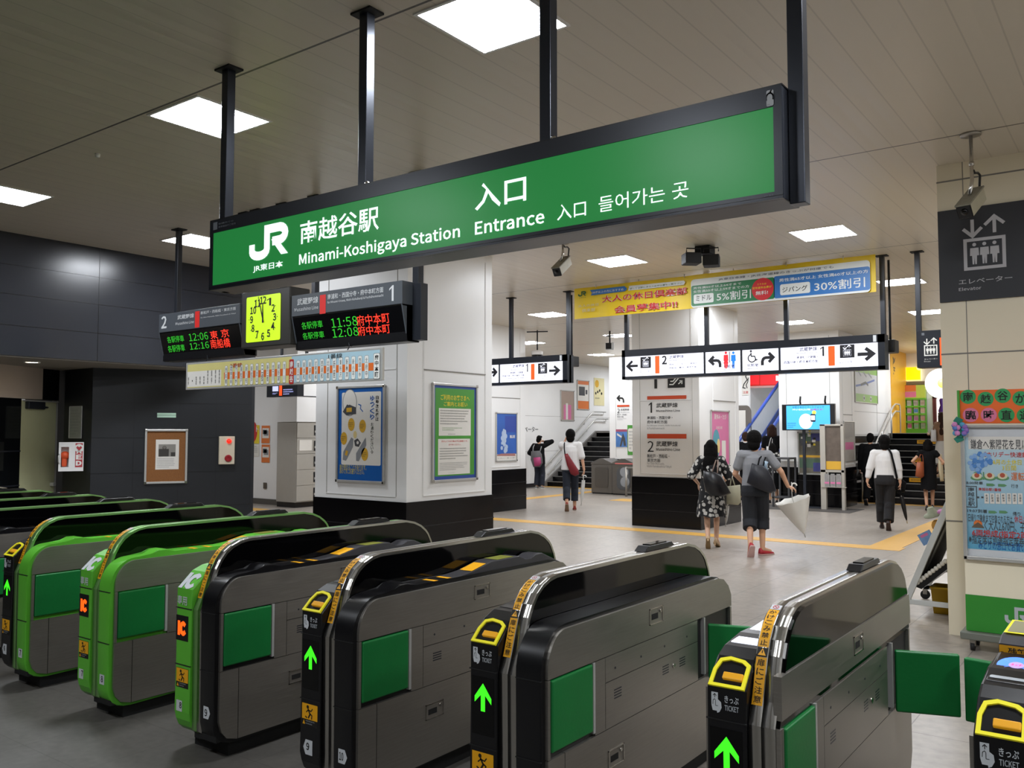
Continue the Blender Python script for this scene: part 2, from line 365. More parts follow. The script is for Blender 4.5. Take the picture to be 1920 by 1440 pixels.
m = MB(fg.M); u0, u1 = -2.6, 1.2
zl = fg.uv(40, 747)[1]; ub = fg.uv(81, 700)[0]; ud0, ud1 = fg.uv(40, 850)[0], fg.uv(108, 850)[0]
m.box((u0, zl, -.12), (ub, 2.565, 0), mat('beige_panel', 'b8aa9b', .5)); m.box((ub, zl, -.12), (u1, 2.565, -.02), M_BLACK)
m.box((u0, 0, -.12), (ud0, zl, -.02), mat('dark_window_glass', '0e1012', .05)); m.box((ud1 + .02, 0, -.12), (u1, zl, -.03), M_ALU)
for z in (.4, 1.0, 1.45): m.box((u0, z - .01, -.02), (ud0, z + .01, -.012), M_DARK)
struct(m, 'wall_office', 'station office front with beige lintel and dark glass')
m = MB(fg.M); M_DOOR = mat('pale_green_door', 'c3c49c', .5)
m.box((ud0 + .01, .02, -.1), (ud1, zl - .02, -.04), M_DOOR, .004)
dr = m.build('door_1'); dr['kind'] = 'structure'; dr['label'] = 'pale green office door with a closer'
m = MB(fg.M); c0 = fg.uv(52, 755); c1 = fg.uv(86, 768)
m.box((c0[0], c1[1], -.04), (c1[0] - .03, c0[1] + .02, .02), M_IRON, .01); m.box((c0[0] - .05, c0[1] + .02, -.04), (ud1 - .02, c0[1] + .035, .01), M_ALU); m.tube([(c1[0] - .05, c1[1] + .03, 0), (c1[0] + .04, c1[1] + .03, 0)], .012, M_IRON)
m.build('door_closer', dr)
m = MB(fg.M); m.box((ud1 - .1, .95, -.04), (ud1 - .04, 1.0, .02), M_ALU, .008); m.build('door_handle', dr)
# ---- far left: white walls and the bulkhead over the lockers
m = MB(); m.box((-22, 13.1, 0), (-16.22, 13.4, 4), M_WHITE); m.box((-22, 13.08, 0), (-16.3, 13.1, .13), mat('grey_skirting', '59554f', .5)); struct(m, 'wall_back', 'white wall with notices left of the lockers')
m = MB(); m.box((-16.2, 12.82, 1.93), (-15.5, 15.6, 4), M_WHITE); m.box((-16.2, 12.81, 2.5), (-15.49, 12.82, 2.52), M_IRON); m.box((-15.5, 12.82, 2.5), (-15.49, 15.6, 2.52), M_IRON); struct(m, 'wall_bulkhead', 'white boxed bulkhead above the lockers')
m = MB(); m.box((-15.8, 15.6, 0), (-15.5, 34, 4), M_WHITE); m.box((-15.5, 15.6, 0), (-15.48, 22.6, .12), M_DARK)
for z in (1.1, 2.2): m.box((-15.5, 15.6, z - .004), (-15.498, 28, z + .004), mat('panel_joint', '9a968f', .6))
struct(m, 'wall_left', 'white side wall beside the far stairs')
# ---- pillars
M_JOINT = mat('panel_joint_grey', '85817a', .6); M_LEDGE = mat('tile_ledge', '1c1a1d', .3)
def pillar(x0, y0, x1, y1, label, base=.89, body=None, fr_u=(), sd_v=(), gz=None, top=4.0):
    m = MB(); body = body or M_WHITE
    m.box((x0, y0, base), (x1, y1, top), body)
    if base:
        m.box((x0 - .015, y0 - .015, 0), (x1 + .015, y1 + .015, base), M_TILE)
        for z in (.29, .59): m.box((x0 - .02, y0 - .02, z), (x1 + .02, y1 + .02, z + .012), M_LEDGE)
    b = base + .06 if base else .2
    for u in fr_u: m.box((u - .006, y0 - .006, b), (u + .006, y0, 3.9), body); m.box((u + .006, y0 - .002, b), (u + .012, y0, 3.9), M_JOINT)
    if len(fr_u) > 1:
        for z in ([b] + ([gz] if gz else [])): m.box((fr_u[0], y0 - .006, z - .008), (fr_u[-1], y0, z + .004), body); m.box((fr_u[0], y0 - .002, z - .012), (fr_u[-1], y0, z - .008), M_JOINT)
    for v in sd_v: m.box((x1, v - .006, b), (x1 + .006, v + .006, 3.9), body); m.box((x1, v + .006, b), (x1 + .002, v + .012, 3.9), M_JOINT)
    if len(sd_v) > 1:
        for z in ([b] + ([gz] if gz else [])): m.box((x1, sd_v[0], z - .006), (x1 + .01, sd_v[-1], z + .006), M_JOINT if z == gz else body)
    return struct(m, 'pillar', label)
pillar(-8.52, 7.35, -6.95, 8.95, 'white panelled pillar with two framed posters behind the gates', fr_u=(-8.31, -7.12), sd_v=(7.63, 8.81), gz=2.44)
pillar(-13, 14.2, -11.32, 15.8, 'white pillar with a blue framed poster', sd_v=(14.45, 15.6), gz=2.44)
pillar(-7.72, 14.15, -6.4, 15.94, 'white pillar printed with platform directions', fr_u=(-7.57, -6.54), sd_v=(14.74, 15.77), gz=2.27)
pillar(-7.07, 20.06, -5.69, 21.25, 'white pillar behind the display screen', fr_u=(-6.9, -5.91), sd_v=(20.3, 21.05), gz=2.1)
pillar(-13.33, 23.0, -11.9, 24.4, 'white pillar beside the far stairs', fr_u=(-13.12,), base=.89)
m = MB(); x0, y0 = -1.455, 8.15
m.box((x0, y0, 0), (.6, 9.9, 4), M_CREAM)
for z in (3.853, 2.363, .95): m.box((x0 - .003, y0 - .003, z - .006), (.603, 9.9, z + .006), M_JOINT)
m.box((-1.256, y0 - .002, 0), (-1.25, y0, 4), M_JOINT); m.box((-.3, y0 - .002, 0), (-.294, y0, 4), M_JOINT)
struct(m, 'pillar', 'cream panelled pillar carrying the elevator sign')
# ---- back of the concourse
m = MB()
m.box((-15.5, 31.0, 1.6), (-11.2, 31.3, 4), M_WHITE); m.box((-7.9, 27.35, 0), (1, 27.6, 4), M_WHITE); m.box((-11.9, 24.0, 0), (-10.62, 31, 4), M_WHITE); m.box((-10.62, 24.08, 2.05), (-9.36, 24.2, 4), M_WHITE)
struct(m, 'wall_back', 'white rear wall of the concourse')
m = MB(); m.box((-6.15, 21.25, 0), (-5.85, 25.5, 4), M_WHITE)
m.box((-6.15, 21.25, 0), (-5.838, 25.3, 1.6), M_TILE)
for z in (1.6, 1.38, .95, .48): m.box((-6.15, 21.25, z), (-5.825, 25.3, z + .05), mat('white_metal_strip', 'd0d0ce', .4))
m.box((-5.85, 23.95, 1.7), (-5.846, 23.96, 4), M_JOINT); m.box((-5.85, 21.25, 2.2), (-5.846, 25.5, 2.206), M_JOINT)
struct(m, 'wall_right', 'white wall over black tile beside the near stairs')
m = MB(); m.box((-6.15, 25.5, 1.6), (-5.83, 27.35, 4), mat('yellow_cladding', 'e0a728', .35)); struct(m, 'wall_right', 'yellow clad wall end at the stair head')
m = MB(); m.box((3.5, -6, 0), (3.8, 34, 4), M_WHITE); struct(m, 'wall_right')
m = MB(); m.box((-22, -6.2, 0), (6, -6, 4), mat('grey_rear_wall', '8a8681', .6)); struct(m, 'wall_rear')
m = MB(); m.box((-22.2, -6, 0), (-22, 34, 4), M_WHITE); struct(m, 'wall_left')
# window over the escalators and what lies outside
m = MB(); z0, z1 = 1.9, 3.27
for a, b in (((-10.62, 29.9, 1.84), (-7.9, 30.05, 1.92)), ((-10.62, 29.9, 3.32), (-7.9, 30.05, 3.42)), ((-10.62, 29.9, 1.9), (-10.56, 30.05, 4)), ((-9.06, 29.9, 1.9), (-9.0, 30.05, 4)), ((-7.96, 29.9, 1.9), (-7.9, 30.05, 4))): m.box(a, b, M_ALU)
m.box((-10.56, 29.96, 1.92), (-7.96, 29.97, 3.98), M_GLASS)
o = m.build('window_1'); o['kind'] = 'structure'; o['label'] = 'daylit window above the escalators'
m = MB(); m.box((-10.62, 29.9, 0), (-7.9, 30.05, 1.84), M_WHITE); m.box((-7.92, 27.35, 0), (-7.8, 30, 4), M_WHITE); m.box((-10.7, 29.9, 3.98), (-7.9, 30.05, 4.1), M_WHITE); struct(m, 'wall_back')
m = MB(); mg = mat('grey_roofing', 'b9bcbc', .6); c = atY(1440, 745, 44)
m.lathe([(.25, -c.z - .1), (.25, -.6), (.75, -.1), (1.0, .55), (1.0, .75), (.2, .8)], mg, c, 20)
m.build('water_tower', None); tag(bpy.data.objects['water_tower'], 'pale grey tank on a post outside the window over the escalators', 'water tower')
m = MB(); mt = mat('tree_green', '6c7a5c', .8, var=.4, vs=3)
rd = random.Random(3)
for k in range(40): m.ball((-22 + k * .35 + rd.uniform(-.2, .2), 52 + rd.uniform(-1, 1), .8 + rd.uniform(0, .9)), rd.uniform(.5, .9), mt, 8)
o = m.build('hedge'); tag(o, 'distant line of trees outside the window', 'trees', kind='stuff')
m = MB(); m.box((-24, 48, 0), (-6, 49, 2.0), mat('pale_concrete', 'a8a9a2', .7))
for z in (.9, 1.3, 1.7): m.box((-24, 47.95, z), (-6, 48, z + .05), M_ALU)
o = m.build('platform_wall'); tag(o, 'pale concrete track wall outside the window', 'wall')
m = MB(); m.box((-40, 34, -.2), (10, 80, -.1), mat('asphalt', '77756f', .9)); struct(m, 'ground')
# ---- ceiling panel lights (the lamps that light the place)
LG = 'square ceiling light panels'
def lamp(x, y, label, s=.59):
    t = thing('ceiling_light', label, 'ceiling light', (x, y, 3.97), LG)
    h = s / 2; m = MB()
    for a, b in (((-h - .02, -h - .02), (h + .02, -h)), ((-h - .02, h), (h + .02, h + .02)), ((-h - .02, -h), (-h, h)), ((h, -h), (h + .02, h))):
        m.box((x + a[0], y + a[1], 3.992), (x + b[0], y + b[1], 4), M_WHITE)
    m.build('frame', t)
    m = MB(); m.poly([(x - h, y - h, 3.996), (x - h, y + h, 3.996), (x + h, y + h, 3.996), (x + h, y - h, 3.996)], M_LAMP); m.build('diffuser', t)
for x, y, l in ((-2.90, 3.74, 'lit square ceiling panel, the largest, above the entrance sign'),
                (-5.50, 3.71, 'lit square ceiling panel crossed by the left hanger of the entrance sign'),
                (-8.90, 3.76, 'lit square ceiling panel at the left border of the view'),
                (-9.22, 6.09, 'lit ceiling panel half hidden by the left end of the entrance sign'),
                (-5.76, 10.17, 'lit ceiling panel just above the yellow banner beside the ball-jointed camera'),
                (-3.02, 10.14, 'lit ceiling panel between the entrance sign and the cream pillar'),
                (-3.06, 14.16, 'lit ceiling panel at the right end of the yellow banner'),
                (-9.50, 14.05, 'lit ceiling panel at the right hanger of the left white sign'),
                (-7.62, 17.95, 'small lit ceiling panel under the banner beside the printed pillar'),
                (-6.02, 18.12, 'small lit ceiling panel under the banner right of the printed pillar'),
                (-3.44, 18.07, 'lit ceiling panel left of the cream pillar by the elevator board'),
                (-12.9, 18.2, 'small lit ceiling panel behind the pole camera, above the left white sign'),
                (-13.2, 22.3, 'lit ceiling panel near the far stairs'),
                (-10.2, 18.1, 'tiny lit ceiling panel at the left post of the long white sign')):
    lamp(x, y, l)
for x, y in ((-.3, 3.75), (2.2, 3.75), (-2.9, -.3), (-6, -.3), (.6, -.3), (-.2, 10.1), (2, 10.1), (-13.5, 10), (-18, 10), (-9.5, 22.3), (-4.4, 24.6), (-3.0, 26.4), (-13.9, 26.5), (-14.0, 14.1), (-8.9, 10.1), (-9.3, 25.0), (-7.2, 24.2), (-5.85, 14.1)):  # unseen panels: rows continued, and extras added to brighten the escalator and far end
    lamp(x, y, 'lit square ceiling panel outside the view')
m = MB(); m.lathe([(.001, 0), (.075, 0), (.075, .004)], glow('fff6e4', 9), (-11.125, 5.071, 2.558), 20); t = thing('downlight', 'round downlight glowing in the soffit over the office door', 'downlight', (-11.125, 5.071, 2.54))
m.build('lens', t)
m = MB(); m.lathe([(.077, .002), (.095, -.004), (.095, .01), (.077, .01)], M_WHITE, (-11.125, 5.071, 2.556), 20); m.build('trim_ring', t)
# ================================================================== TICKET GATES
GK = 1.05
def gate_frame(x): return Matrix.Translation((GK * x, GK * 2.60, CAMH - GK * CAMH)) @ Matrix.Scale(GK, 4)
GZ0 = CAMH - CAMH / GK                       # the floor in gate coordinates
M_AMBER = mat('amber_plastic', 'd99a1c', .35, emit='d99a1c', es=.25); M_YEL = mat('yellow_rim', 'f0e62a', .4, emit='f0e62a', es=.12)
M_SIGNY = mat('warning_yellow', 'f2ad14', .5); M_OFFW = mat('sticker_white', 'cfd3d6', .5); M_INK = mat('black_ink', '15130f', .6)
M_LEDG = glow('35e01c', 1.5); M_LEDO = glow('ff5410', 1.6); M_GREYT = mat('grey_print', 'b4b9bd', .5); M_SHELL = mat('dark_grey_shell', '3b3a3d', .42)
M_DKG = mat('green_metal_trim', '7fae68', .28, .6)
M_RIM = mat('polished_steel_rim', 'c4c1bb', .24, 1, var=.05)
RIM = [(.03, .165), (.03, .80), (.058, .87), (.083, .945), (.103, 1.0), (.128, 1.045), (.16, 1.083), (.199, 1.11), (.25, 1.13), (.303, 1.138), (.9, 1.138), (1.50, 1.136), (1.58, 1.12), (1.642, 1.094), (1.69, 1.06), (1.713, 1.035), (1.745, .98), (1.76, .935)]
RIMB = [(.07, .165), (.035, .20)] + RIM[1:]
def inset(P, d):
    out = []
    for k in range(len(P)):
        a = V(P[max(k - 1, 0)]); b = V(P[min(k + 1, len(P) - 1)]); t = (b - a).normalized(); out.append((P[k][0] + t.y * d, P[k][1] - t.x * d))
    return out
def rim_at(s):
    """point and tangent on the guard rim at arc length s from z = .80"""
    P = [V(p) for p in RIM[1:]]
    for a, b in zip(P, P[1:]):
        l = (b - a).length
        if s <= l: return a + (b - a) * (s / l), (b - a).normalized()
        s -= l
    return P[-1], V((0, -1))
def ticket_gate(x, label, left, right, rim, nums=('', ''), hump=True, flap=None, sensor=True, reader='dark', lights=True, detail=2):
    FM = gate_frame(x)
    t = thing('ticket_gate', label, 'ticket gate', (GK * (x + .17), GK * 3.45, 0), 'ticket gates in a row')
    lm = M_GREEN if left == 'green' else M_BLACK; rm = {'green': M_GREEN, 'black': M_BLACK, None: None}[right]
    W = .355 if right else .244
    # base
    m = MB(FM); m.box((.03, .13, GZ0), (W - .04, 1.62, .20), M_RUBBER); m.build('plinth', t)
    # low half on the entering passenger's side: slot, card reader, display
    prof = [(.14, .165), (.10, .167), (.065, .18), (.04, .205), (.025, .24), (.02, .28), (.02, .90), (.105, .978), (.16, 1.0), (.30, 1.015), (.54, 1.02), (.545, .985), (1.62, .965), (1.70, .93), (1.735, .87), (1.735, .25), (1.70, .18), (1.64, .165)]
    m = MB(FM); m.prism(prof, .012, .141, lm, bev=.008)
    for z in (.80, .515): m.box((.010, .017, z - .002), (.142, .024, z + .002), M_RUBBER)
    m.build('reader_housing', t)
    m = MB(FM); m.prism([(p[0] * .985 + .02, p[1] - .012) for p in prof[:7]] + [(.08, .80), (1.70, .80), (1.70, .25), (1.66, .18)], 0, .013, M_STEEL); m.build('side_panel', t)
    # guard: black glossy screen with a metal rim that curves up and over
    ip = inset(RIM, .012)
    m = MB(FM); m.prism(ip[1:] + [(1.755, .80)], .146, .225 if right else .238, M_GLOSS); m.build('guard_panel', t)
    m = MB(FM)
    def strip(x0, x1, mm):
        P = RIMB; Q = inset(P, .013)
        for k in range(len(P) - 1):
            a, b, c, d = P[k], P[k + 1], Q[k + 1], Q[k]; i = m.mi(mm)
            vs = [m.bm.verts.new(FM @ V((xx, p[0], p[1]))) for xx in (x0, x1) for p in (a, b, c, d)]
            for q in ((0, 1, 5, 4), (3, 7, 6, 2), (0, 3, 2, 1), (4, 5, 6, 7)): m.face([vs[j] for j in q], i, q in ((0, 1, 5, 4),))
    strip(.143, .183, M_DKG if rim == 'green' or left == 'green' else M_RIM); strip(.185, .228, M_DKG if rim == 'green' else M_RIM)
    m.box((.145, .05, .16), (.226, 1.72, .80), M_RUBBER); m.build('guard_rim', t)
    if sensor:
        m = MB(FM); m.prism([(1.06, 1.14), (1.10, 1.163), (1.34, 1.163), (1.37, 1.14)], .155, .215, M_BLACK, bev=.004)
        m.box((.165, 1.13, 1.163), (.205, 1.30, 1.168), M_GLOSS); m.build('sensor', t)
    if right:
        rp = [(.16, .15), (.12, .152), (.08, .165), (.05, .185), (.03, .215), (.02, .26), (.02, .80)] + [(.17 - .15 * math.cos(math.radians(a)), .815 + .165 * math.sin(math.radians(a))) for a in range(8, 90, 9)] + [(.20, .982)]
        rp += ([(.27, .984), (.31, 1.008), (.36, 1.008), (.42, .985)] if right == 'green' or hump else [])
        rp += [(1.52, .978), (1.60, .965), (1.68, .93), (1.735, .86), (1.735, .25), (1.70, .18), (1.64, .165)]
        m = MB(FM); m.prism(rp, .229, .341, rm, bev=.006, smooth=True)
        for z in (.80, .515): m.box((.228, .017, z - .002), (.343, .024, z + .002), M_RUBBER)
        m.build('exit_housing', t)
        if hump:
            hm = M_GREEN if right == 'green' else M_SHELL
            m = MB(FM); m.prism([(.62, .978), (.84, .995), (1.0, 1.03), (1.24, 1.03), (1.30, 1.0), (1.35, 1.0), (1.40, 1.022), (1.46, 1.022), (1.70, .93), (1.60, .93), (.7, .95)], .235, .335, hm, bev=.004)
            m.build('exit_reader', t)
            m = MB(FM); m.poly([(.245, .845, .9985), (.325, .845, .9985), (.325, .96, 1.0225), (.245, .96, 1.0225)], M_SIGNY); m.build('reader_label', t); m = MB(FM); m.poly([(.24, 1.05, 1.032), (.33, 1.05, 1.032), (.33, 1.2, 1.032), (.24, 1.2, 1.032)], mat('olive_display', '8f9142', .3)); m.build('display', t)
            for y in (.56, .66): m = MB(FM); m.poly([(.245, y, .986), (.325, y, .986), (.325, y + .03, .986), (.245, y + .03, .986)], M_SIGNY); m.build('edge_label', t)
    # steel side
    xs0, xs1 = (W - .016, W)
    up = [(.045, .803), (.045, .83)] + [(.165 - .12 * math.cos(math.radians(a)), .83 + .137 * math.sin(math.radians(a))) for a in range(10, 91, 10)] + [(.18, .967), (1.57, .964), (1.64, .95), (1.70, .91), (1.734, .86), (1.734, .803)]
    if not right: up = [(.045, .823), (.045, .955), (1.74, .955), (1.755, .90), (1.755, .823)]
    if not right: m = MB(FM); m.box((.2285, .033, .165), (W - .001, .046, .80), M_STEEL); m.build('front_panel', t)
    m = MB(FM); m.prism(up, xs0 - (.0 if right else .01), xs1, M_STEEL); m.build('upper_panel', t)
    m = MB(FM); m.prism([(.045, .515), (.045, .27), (.06, .22), (.09, .185), (.15, .168), (.153, .168), (.153, .515)], xs0, xs1, M_STEEL)
    m.prism([(.157, .515), (.157, .168), (1.64, .168), (1.70, .185), (1.734, .25), (1.734, .515)], xs0, xs1, M_STEEL); m.build('lower_panel', t)
    m = MB(FM); m.box((.20, .04 if right else .12, .17), (xs0, 1.73, .82 if right else .9), M_RUBBER)
    for y0, y1, z0, z1 in ((.045, .06, .518, .80), (.372, .45, .518, .80), (.453, 1.318, .702, .80), (.453, 1.318, .518, .699), (1.715, 1.734, .518, .80)): m.box((xs0, y0, z0), (xs1, y1, z1), M_STEEL)
    for y in (.53, .75, .97, 1.2): m.tube([(xs1 - .002, y, .745), (xs1 + .0015, y, .745)], .005, M_IRON)
    for y0 in (.52, .95, 1.12):
        for k in range(4): m.box((xs1 - .001, y0, .655 - k * .011), (xs1 + .0006, y0 + .06, .66 - k * .011), M_IRON)
    m.tube([(xs1 - .002, 1.06, .64), (xs1 + .004, 1.06, .64)], .012, M_STEELB, 14)
    for y in (.353, 1.385): m.box((xs0, y, .53), (xs1 + .004, y + .015, .80), M_ALU)
    m.build('side_panel', t)
    m = MB(FM); m.box((xs0 - .01, .064, .538), (xs1 + .006, .350, .797), M_PAD, .008, 3); m.build('flap', t)
    for y0, z0 in ((.83, .86), (.47, .36)):
        m = MB(FM)
        for a, b in (((y0, z0), (y0 + .125, z0 + .004)), ((y0, z0 + .066), (y0 + .125, z0 + .07)), ((y0, z0), (y0 + .004, z0 + .07)), ((y0 + .121, z0), (y0 + .125, z0 + .07))): m.box((xs1 - .001, a[0], a[1]), (xs1 + .003, b[0], b[1]), M_STEELB)
        m.box((xs1 - .001, y0 + .02, z0 + .02), (xs1 + .0008, y0 + .08, z0 + .045), M_RUBBER); m.tube([(xs1, y0 + .10, z0 + .05), (xs1 + .006, y0 + .10, z0 + .05)], .008, M_STEELB)
        m.build('latch', t)
    if flap:
        for side in flap:
            if side == 'r': hx, hy, dx, dy = W + .004, 1.43, .238, .08
            else: hx, hy, dx, dy = -.004, 1.43, -.238, .045
            f = Matrix((V((dx, dy, 0)).normalized(), V((0, 0, 1)), V((dx, dy, 0)).normalized().cross(V((0, 0, 1))))).transposed().to_4x4(); f.translation = V((hx, hy, 0))
            m = MB(FM @ f); L = math.hypot(dx, dy); m.box((0, .505, -.014), (L, .765, .014), M_PAD, .008, 3); m.build('flap', t)
    # ---- fittings and printing on the front
    if detail < 1: return t
    a, b = V((.02, .90)), V((.105, .978)); sl = (b - a).normalized()
    SL = Matrix((V((1, 0, 0)), V((0, sl.x, sl.y)), V((0, -sl.y, sl.x)))).transposed().to_4x4(); SL.translation = V((.012, a.x, a.y))
    ff = Matrix((V((1, 0, 0)), V((0, 0, 1)), V((0, -1, 0)))).transposed().to_4x4(); ff.translation = V((0, .02, 0))
    RD = Matrix((V((1, 0, 0)), V((0, .995, .06)).normalized(), V((0, -.06, .995)).normalized())).transposed().to_4x4(); RD.translation = V((.012, .16, 1.0015))
    if left == 'black':
        m = MB(FM @ SL); o_ = [(.006, .0), (.124, .0), (.122, .09), (.10, .105), (.05, .112), (.018, .1), (.006, .06)]; n_ = len(o_); c = V((.064, .052))
        inn = [((V(p) - c) * .80 + c) for p in o_]
        for k in range(n_):
            p, q, r_, s_ = o_[k], o_[(k + 1) % n_], inn[(k + 1) % n_], inn[k]
            i = m.mi(M_YEL); vs = [m.bm.verts.new(FM @ SL @ V((w_[0], w_[1], h))) for h in (-.002, .007) for w_ in (p, q, r_, s_)]
            for qq in ((4, 5, 6, 7), (0, 1, 5, 4), (2, 3, 7, 6)): m.face([vs[j] for j in qq], i)
        m.flat(inn, M_BLACK, .001); m.box((.045, .028, -.004), (.11, .052, .012), M_AMBER, .003)
        m.build('ticket_slot', t)
        m = MB(FM @ ff)
        m.text('きっぷ', .072, .856, .118, .878, M_OFFW, .012, .0022); m.text('TICKET', .072, .832, .118, .849, M_GREYT, .008, .0022)
        m.flat([(.028, .842), (.028, .883), (.050, .883), (.050, .862), (.060, .855), (.062, .838), (.055, .824), (.047, .820), (.046, .826), (.032, .826)], M_OFFW, .0016)
        m.line([(.033, .845), (.034, .858), (.039, .862), (.042, .858), (.042, .842), (.050, .842)], .0016, M_INK, .002); arrow(m, 'up', .034, .866, .045, .879, M_INK, .002, .002)
        m.build('lettering', t)
        if lights:
            m = MB(FM @ ff); m.box((.022, .56, -.004), (.128, .775, .0008), M_GLOSS)
            m.flat([(.076, .752), (.116, .700), (.116, .678), (.086, .708), (.086, .648), (.066, .648), (.066, .708), (.036, .678), (.036, .700)], M_LEDG, .0016); m.build('arrow_display', t)
    else:
        m = MB(FM @ ff); m.text('専用', .022, .815, .105, .862, M_OFFW, .01, .0022)
        m.build('lettering', t)
        m = MB(FM @ SL); m.text('IC', .012, -.002, .125, .10, M_OFFW, .03, .0022); m.build('lettering', t)
        m = MB(FM @ ff); m.box((.012, .635, -.004), (.118, .762, .0008), M_BLACK); m.text('IC', .028, .66, .10, .735, M_LEDO, .035, .0018); m.build('card_display', t)
    m = MB(FM @ ff)
    m.rect(.022, .40, .128, .498, M_INK, .0008); m.rect(.024, .428, .126, .496, M_SIGNY, .0012)
    m.disc((.062, .482), .008, M_INK, .0016, 12); m.line([(.064, .474), (.078, .452), (.066, .434)], .008, M_INK, .0016); m.line([(.078, .455), (.09, .448), (.088, .432)], .006, M_INK, .0016); m.line([(.052, .458), (.066, .470), (.084, .466), (.094, .478)], .005, M_INK, .0016); m.line([(.046, .440), (.058, .434)], .006, M_INK, .0016)
    m.flat([(.028, .405), (.046, .405), (.037, .424)], M_SIGNY, .0012); m.small(.05, .404, .122, .426, 2, M_GREYT, .0014)
    m.build('warning_label', t)
    if nums[0]:
        m = MB(FM @ ff); m.flat([(.035, .305), (.05, .275), (.095, .275), (.095, .34), (.05, .34)] if left == 'black' else [(.028, .28), (.078, .28), (.078, .335), (.028, .335)], M_OFFW, .0012)
        m.text(nums[0], .055, .295, .075, .328, M_INK, .01, .0018) if len(nums[0]) == 1 else m.text(nums[0], .05, .295, .085, .328, M_INK, .01, .0018)
        m.build('number_label', t)
    if nums[1] and right:
        m = MB(FM @ ff); u = .262; m.flat([(u, .285), (u + .04, .285), (u + .055, .315), (u + .04, .345), (u, .345)] if right == 'black' else [(u - .005, .285), (u + .045, .285), (u + .045, .34), (u - .005, .34)], M_OFFW, .0012)
        m.text(nums[1], u + .01 if len(nums[1]) == 1 else u + .006, .297, u + .032, .333, M_INK, .008, .0018); m.build('number_label', t)
    # reader face
    m = MB(FM @ RD)
    if reader == 'white': m.box((.012, .03, -.004), (.116, .35, .003), glow('eef2ff', 1.1), .002)
    else:
        m.box((.008, .03, -.004), (.122, .33, .002), M_BLACK, .004)
        if reader == 'blue':
            m.disc((.066, .20), .05, glow('4a7dff', 1.3), .0035, 32, ry=.085); m.disc((.066, .20), .02, glow('a88bd8', 1.0), .0042, 20, ry=.032); m.text('タッチ', .052, .188, .08, .212, glow('d03a50', 1), .02, .0048)
            for q in (35, 145, 215, 325): m.line([(.066 + .022 * math.cos(math.radians(q)), .20 + .035 * math.sin(math.radians(q))), (.066 + .046 * math.cos(math.radians(q)), .20 + .08 * math.sin(math.radians(q)))], .002, glow('6d8fff', 1), .004)
            m.rrect(.015, .055, .115, .08, .006, M_GREYT, .0032)
    m.build('card_reader', t)
    if reader == 'blue':
        m = MB(FM); m.prism([(.50, 1.005), (.505, 1.045), (.56, 1.06), (.80, 1.065), (.86, .97), (.5, .97)], .014, .141, M_SHELL, bev=.004); m.build('fare_display', t)
        dd = Matrix((V((1, 0, 0)), V((0, 0, 1)), V((0, -1, 0)))).transposed().to_4x4(); dd.translation = V((.012, .502, 1.0))
        m = MB(FM @ dd); m.rect(.004, .006, .128, .042, M_SIGNY, .002); m.disc((.012, .014), .008, M_INK, .0025, 10); m.text('残額表示', .028, .012, .126, .036, M_INK, .02, .0026); m.build('lettering', t)
        m = MB(FM); m.poly([(.02, .575, 1.0665), (.135, .575, 1.0665), (.135, .79, 1.0685), (.02, .79, 1.0685)], M_YEL); m.poly([(.028, .59, 1.0672), (.127, .59, 1.0672), (.127, .775, 1.0692), (.028, .775, 1.0692)], mat('lcd_grey', '8d8a6d', .3)); m.build('fare_screen', t)
    # warning strip bent round the guard rim
    m = MB(FM); x0, x1 = .146, .180
    def seg(s0, s1, mm, xa=x0, xb=x1, d=.0015):
        n = 6; L = []
        for k in range(n + 1):
            p, tg = rim_at(s0 + (s1 - s0) * k / n); q = p + V((-tg.y, tg.x)) * d; L.append(q)
        for a_, b_ in zip(L, L[1:]): m.poly([(xa, a_.x, a_.y), (xb, a_.x, a_.y), (xb, b_.x, b_.y), (xa, b_.x, b_.y)], mm)
    seg(.06, .205, M_SIGNY); seg(.207, .235, M_INK); seg(.237, .385, M_SIGNY); seg(.388, .415, M_OFFW)
    p, tg = rim_at(.221)
    def glyphs(s0, s1, txt):
        n = len(txt)
        for k, ch in enumerate(txt):
            sa = s1 - (s1 - s0) * (k + 1) / n; p, tg = rim_at(sa + (s1 - s0) / n * .5); h = (s1 - s0) / n * .78
            f = Matrix((V((1, 0, 0)), V((0, tg.x, tg.y)), V((0, -tg.y, tg.x)))).transposed().to_4x4(); f.translation = V((0, p.x, p.y))
            old = m.fr; m.fr = FM @ f; m.text(ch, x0 + .005, -h / 2, x1 - .005, h / 2, M_INK, .01, .0028, 1); m.fr = old
    if detail > 1:
        glyphs(.24, .382, 'かけこみ禁止'); glyphs(.064, .202, '扉にご注意')
        f = Matrix((V((1, 0, 0)), V((0, tg.x, tg.y)), V((0, -tg.y, tg.x)))).transposed().to_4x4(); f.translation = V((0, p.x, p.y)); m.fr = FM @ f
        m.flat([(x0 + .004, -.011), (x1 - .004, -.011), ((x0 + x1) / 2, .012)], M_SIGNY, .0026); m.rect(.162, -.004, .165, .005, M_INK, .003)
        p, tg = rim_at(.4015); f.col[1] = V((0, tg.x, tg.y, 0)); f.col[2] = V((0, -tg.y, tg.x, 0)); f.translation = V((0, p.x, p.y)); m.fr = FM @ f
        m.line(arc((.163, 0), .009, 0, 345, 14), .0022, mat('red_ink', 'c0222a', .5), .0026, True); m.line([(.157, .006), (.169, -.006)], .002, mat('red_ink', 'c0222a'), .003)
    m.build('guard_label', t)
    return t
ticket_gate(-9.88, 'farthest ticket gate unit along the row, only its rim end showing by the office door', 'black', 'black', 'steel', detail=0)
ticket_gate(-8.93, 'ticket gate unit second farthest along the row, below the office door', 'black', 'black', 'green', detail=0)
ticket_gate(-7.98, 'ticket gate unit third farthest along the row, in front of the defibrillator box', 'black', 'black', 'green', detail=0)
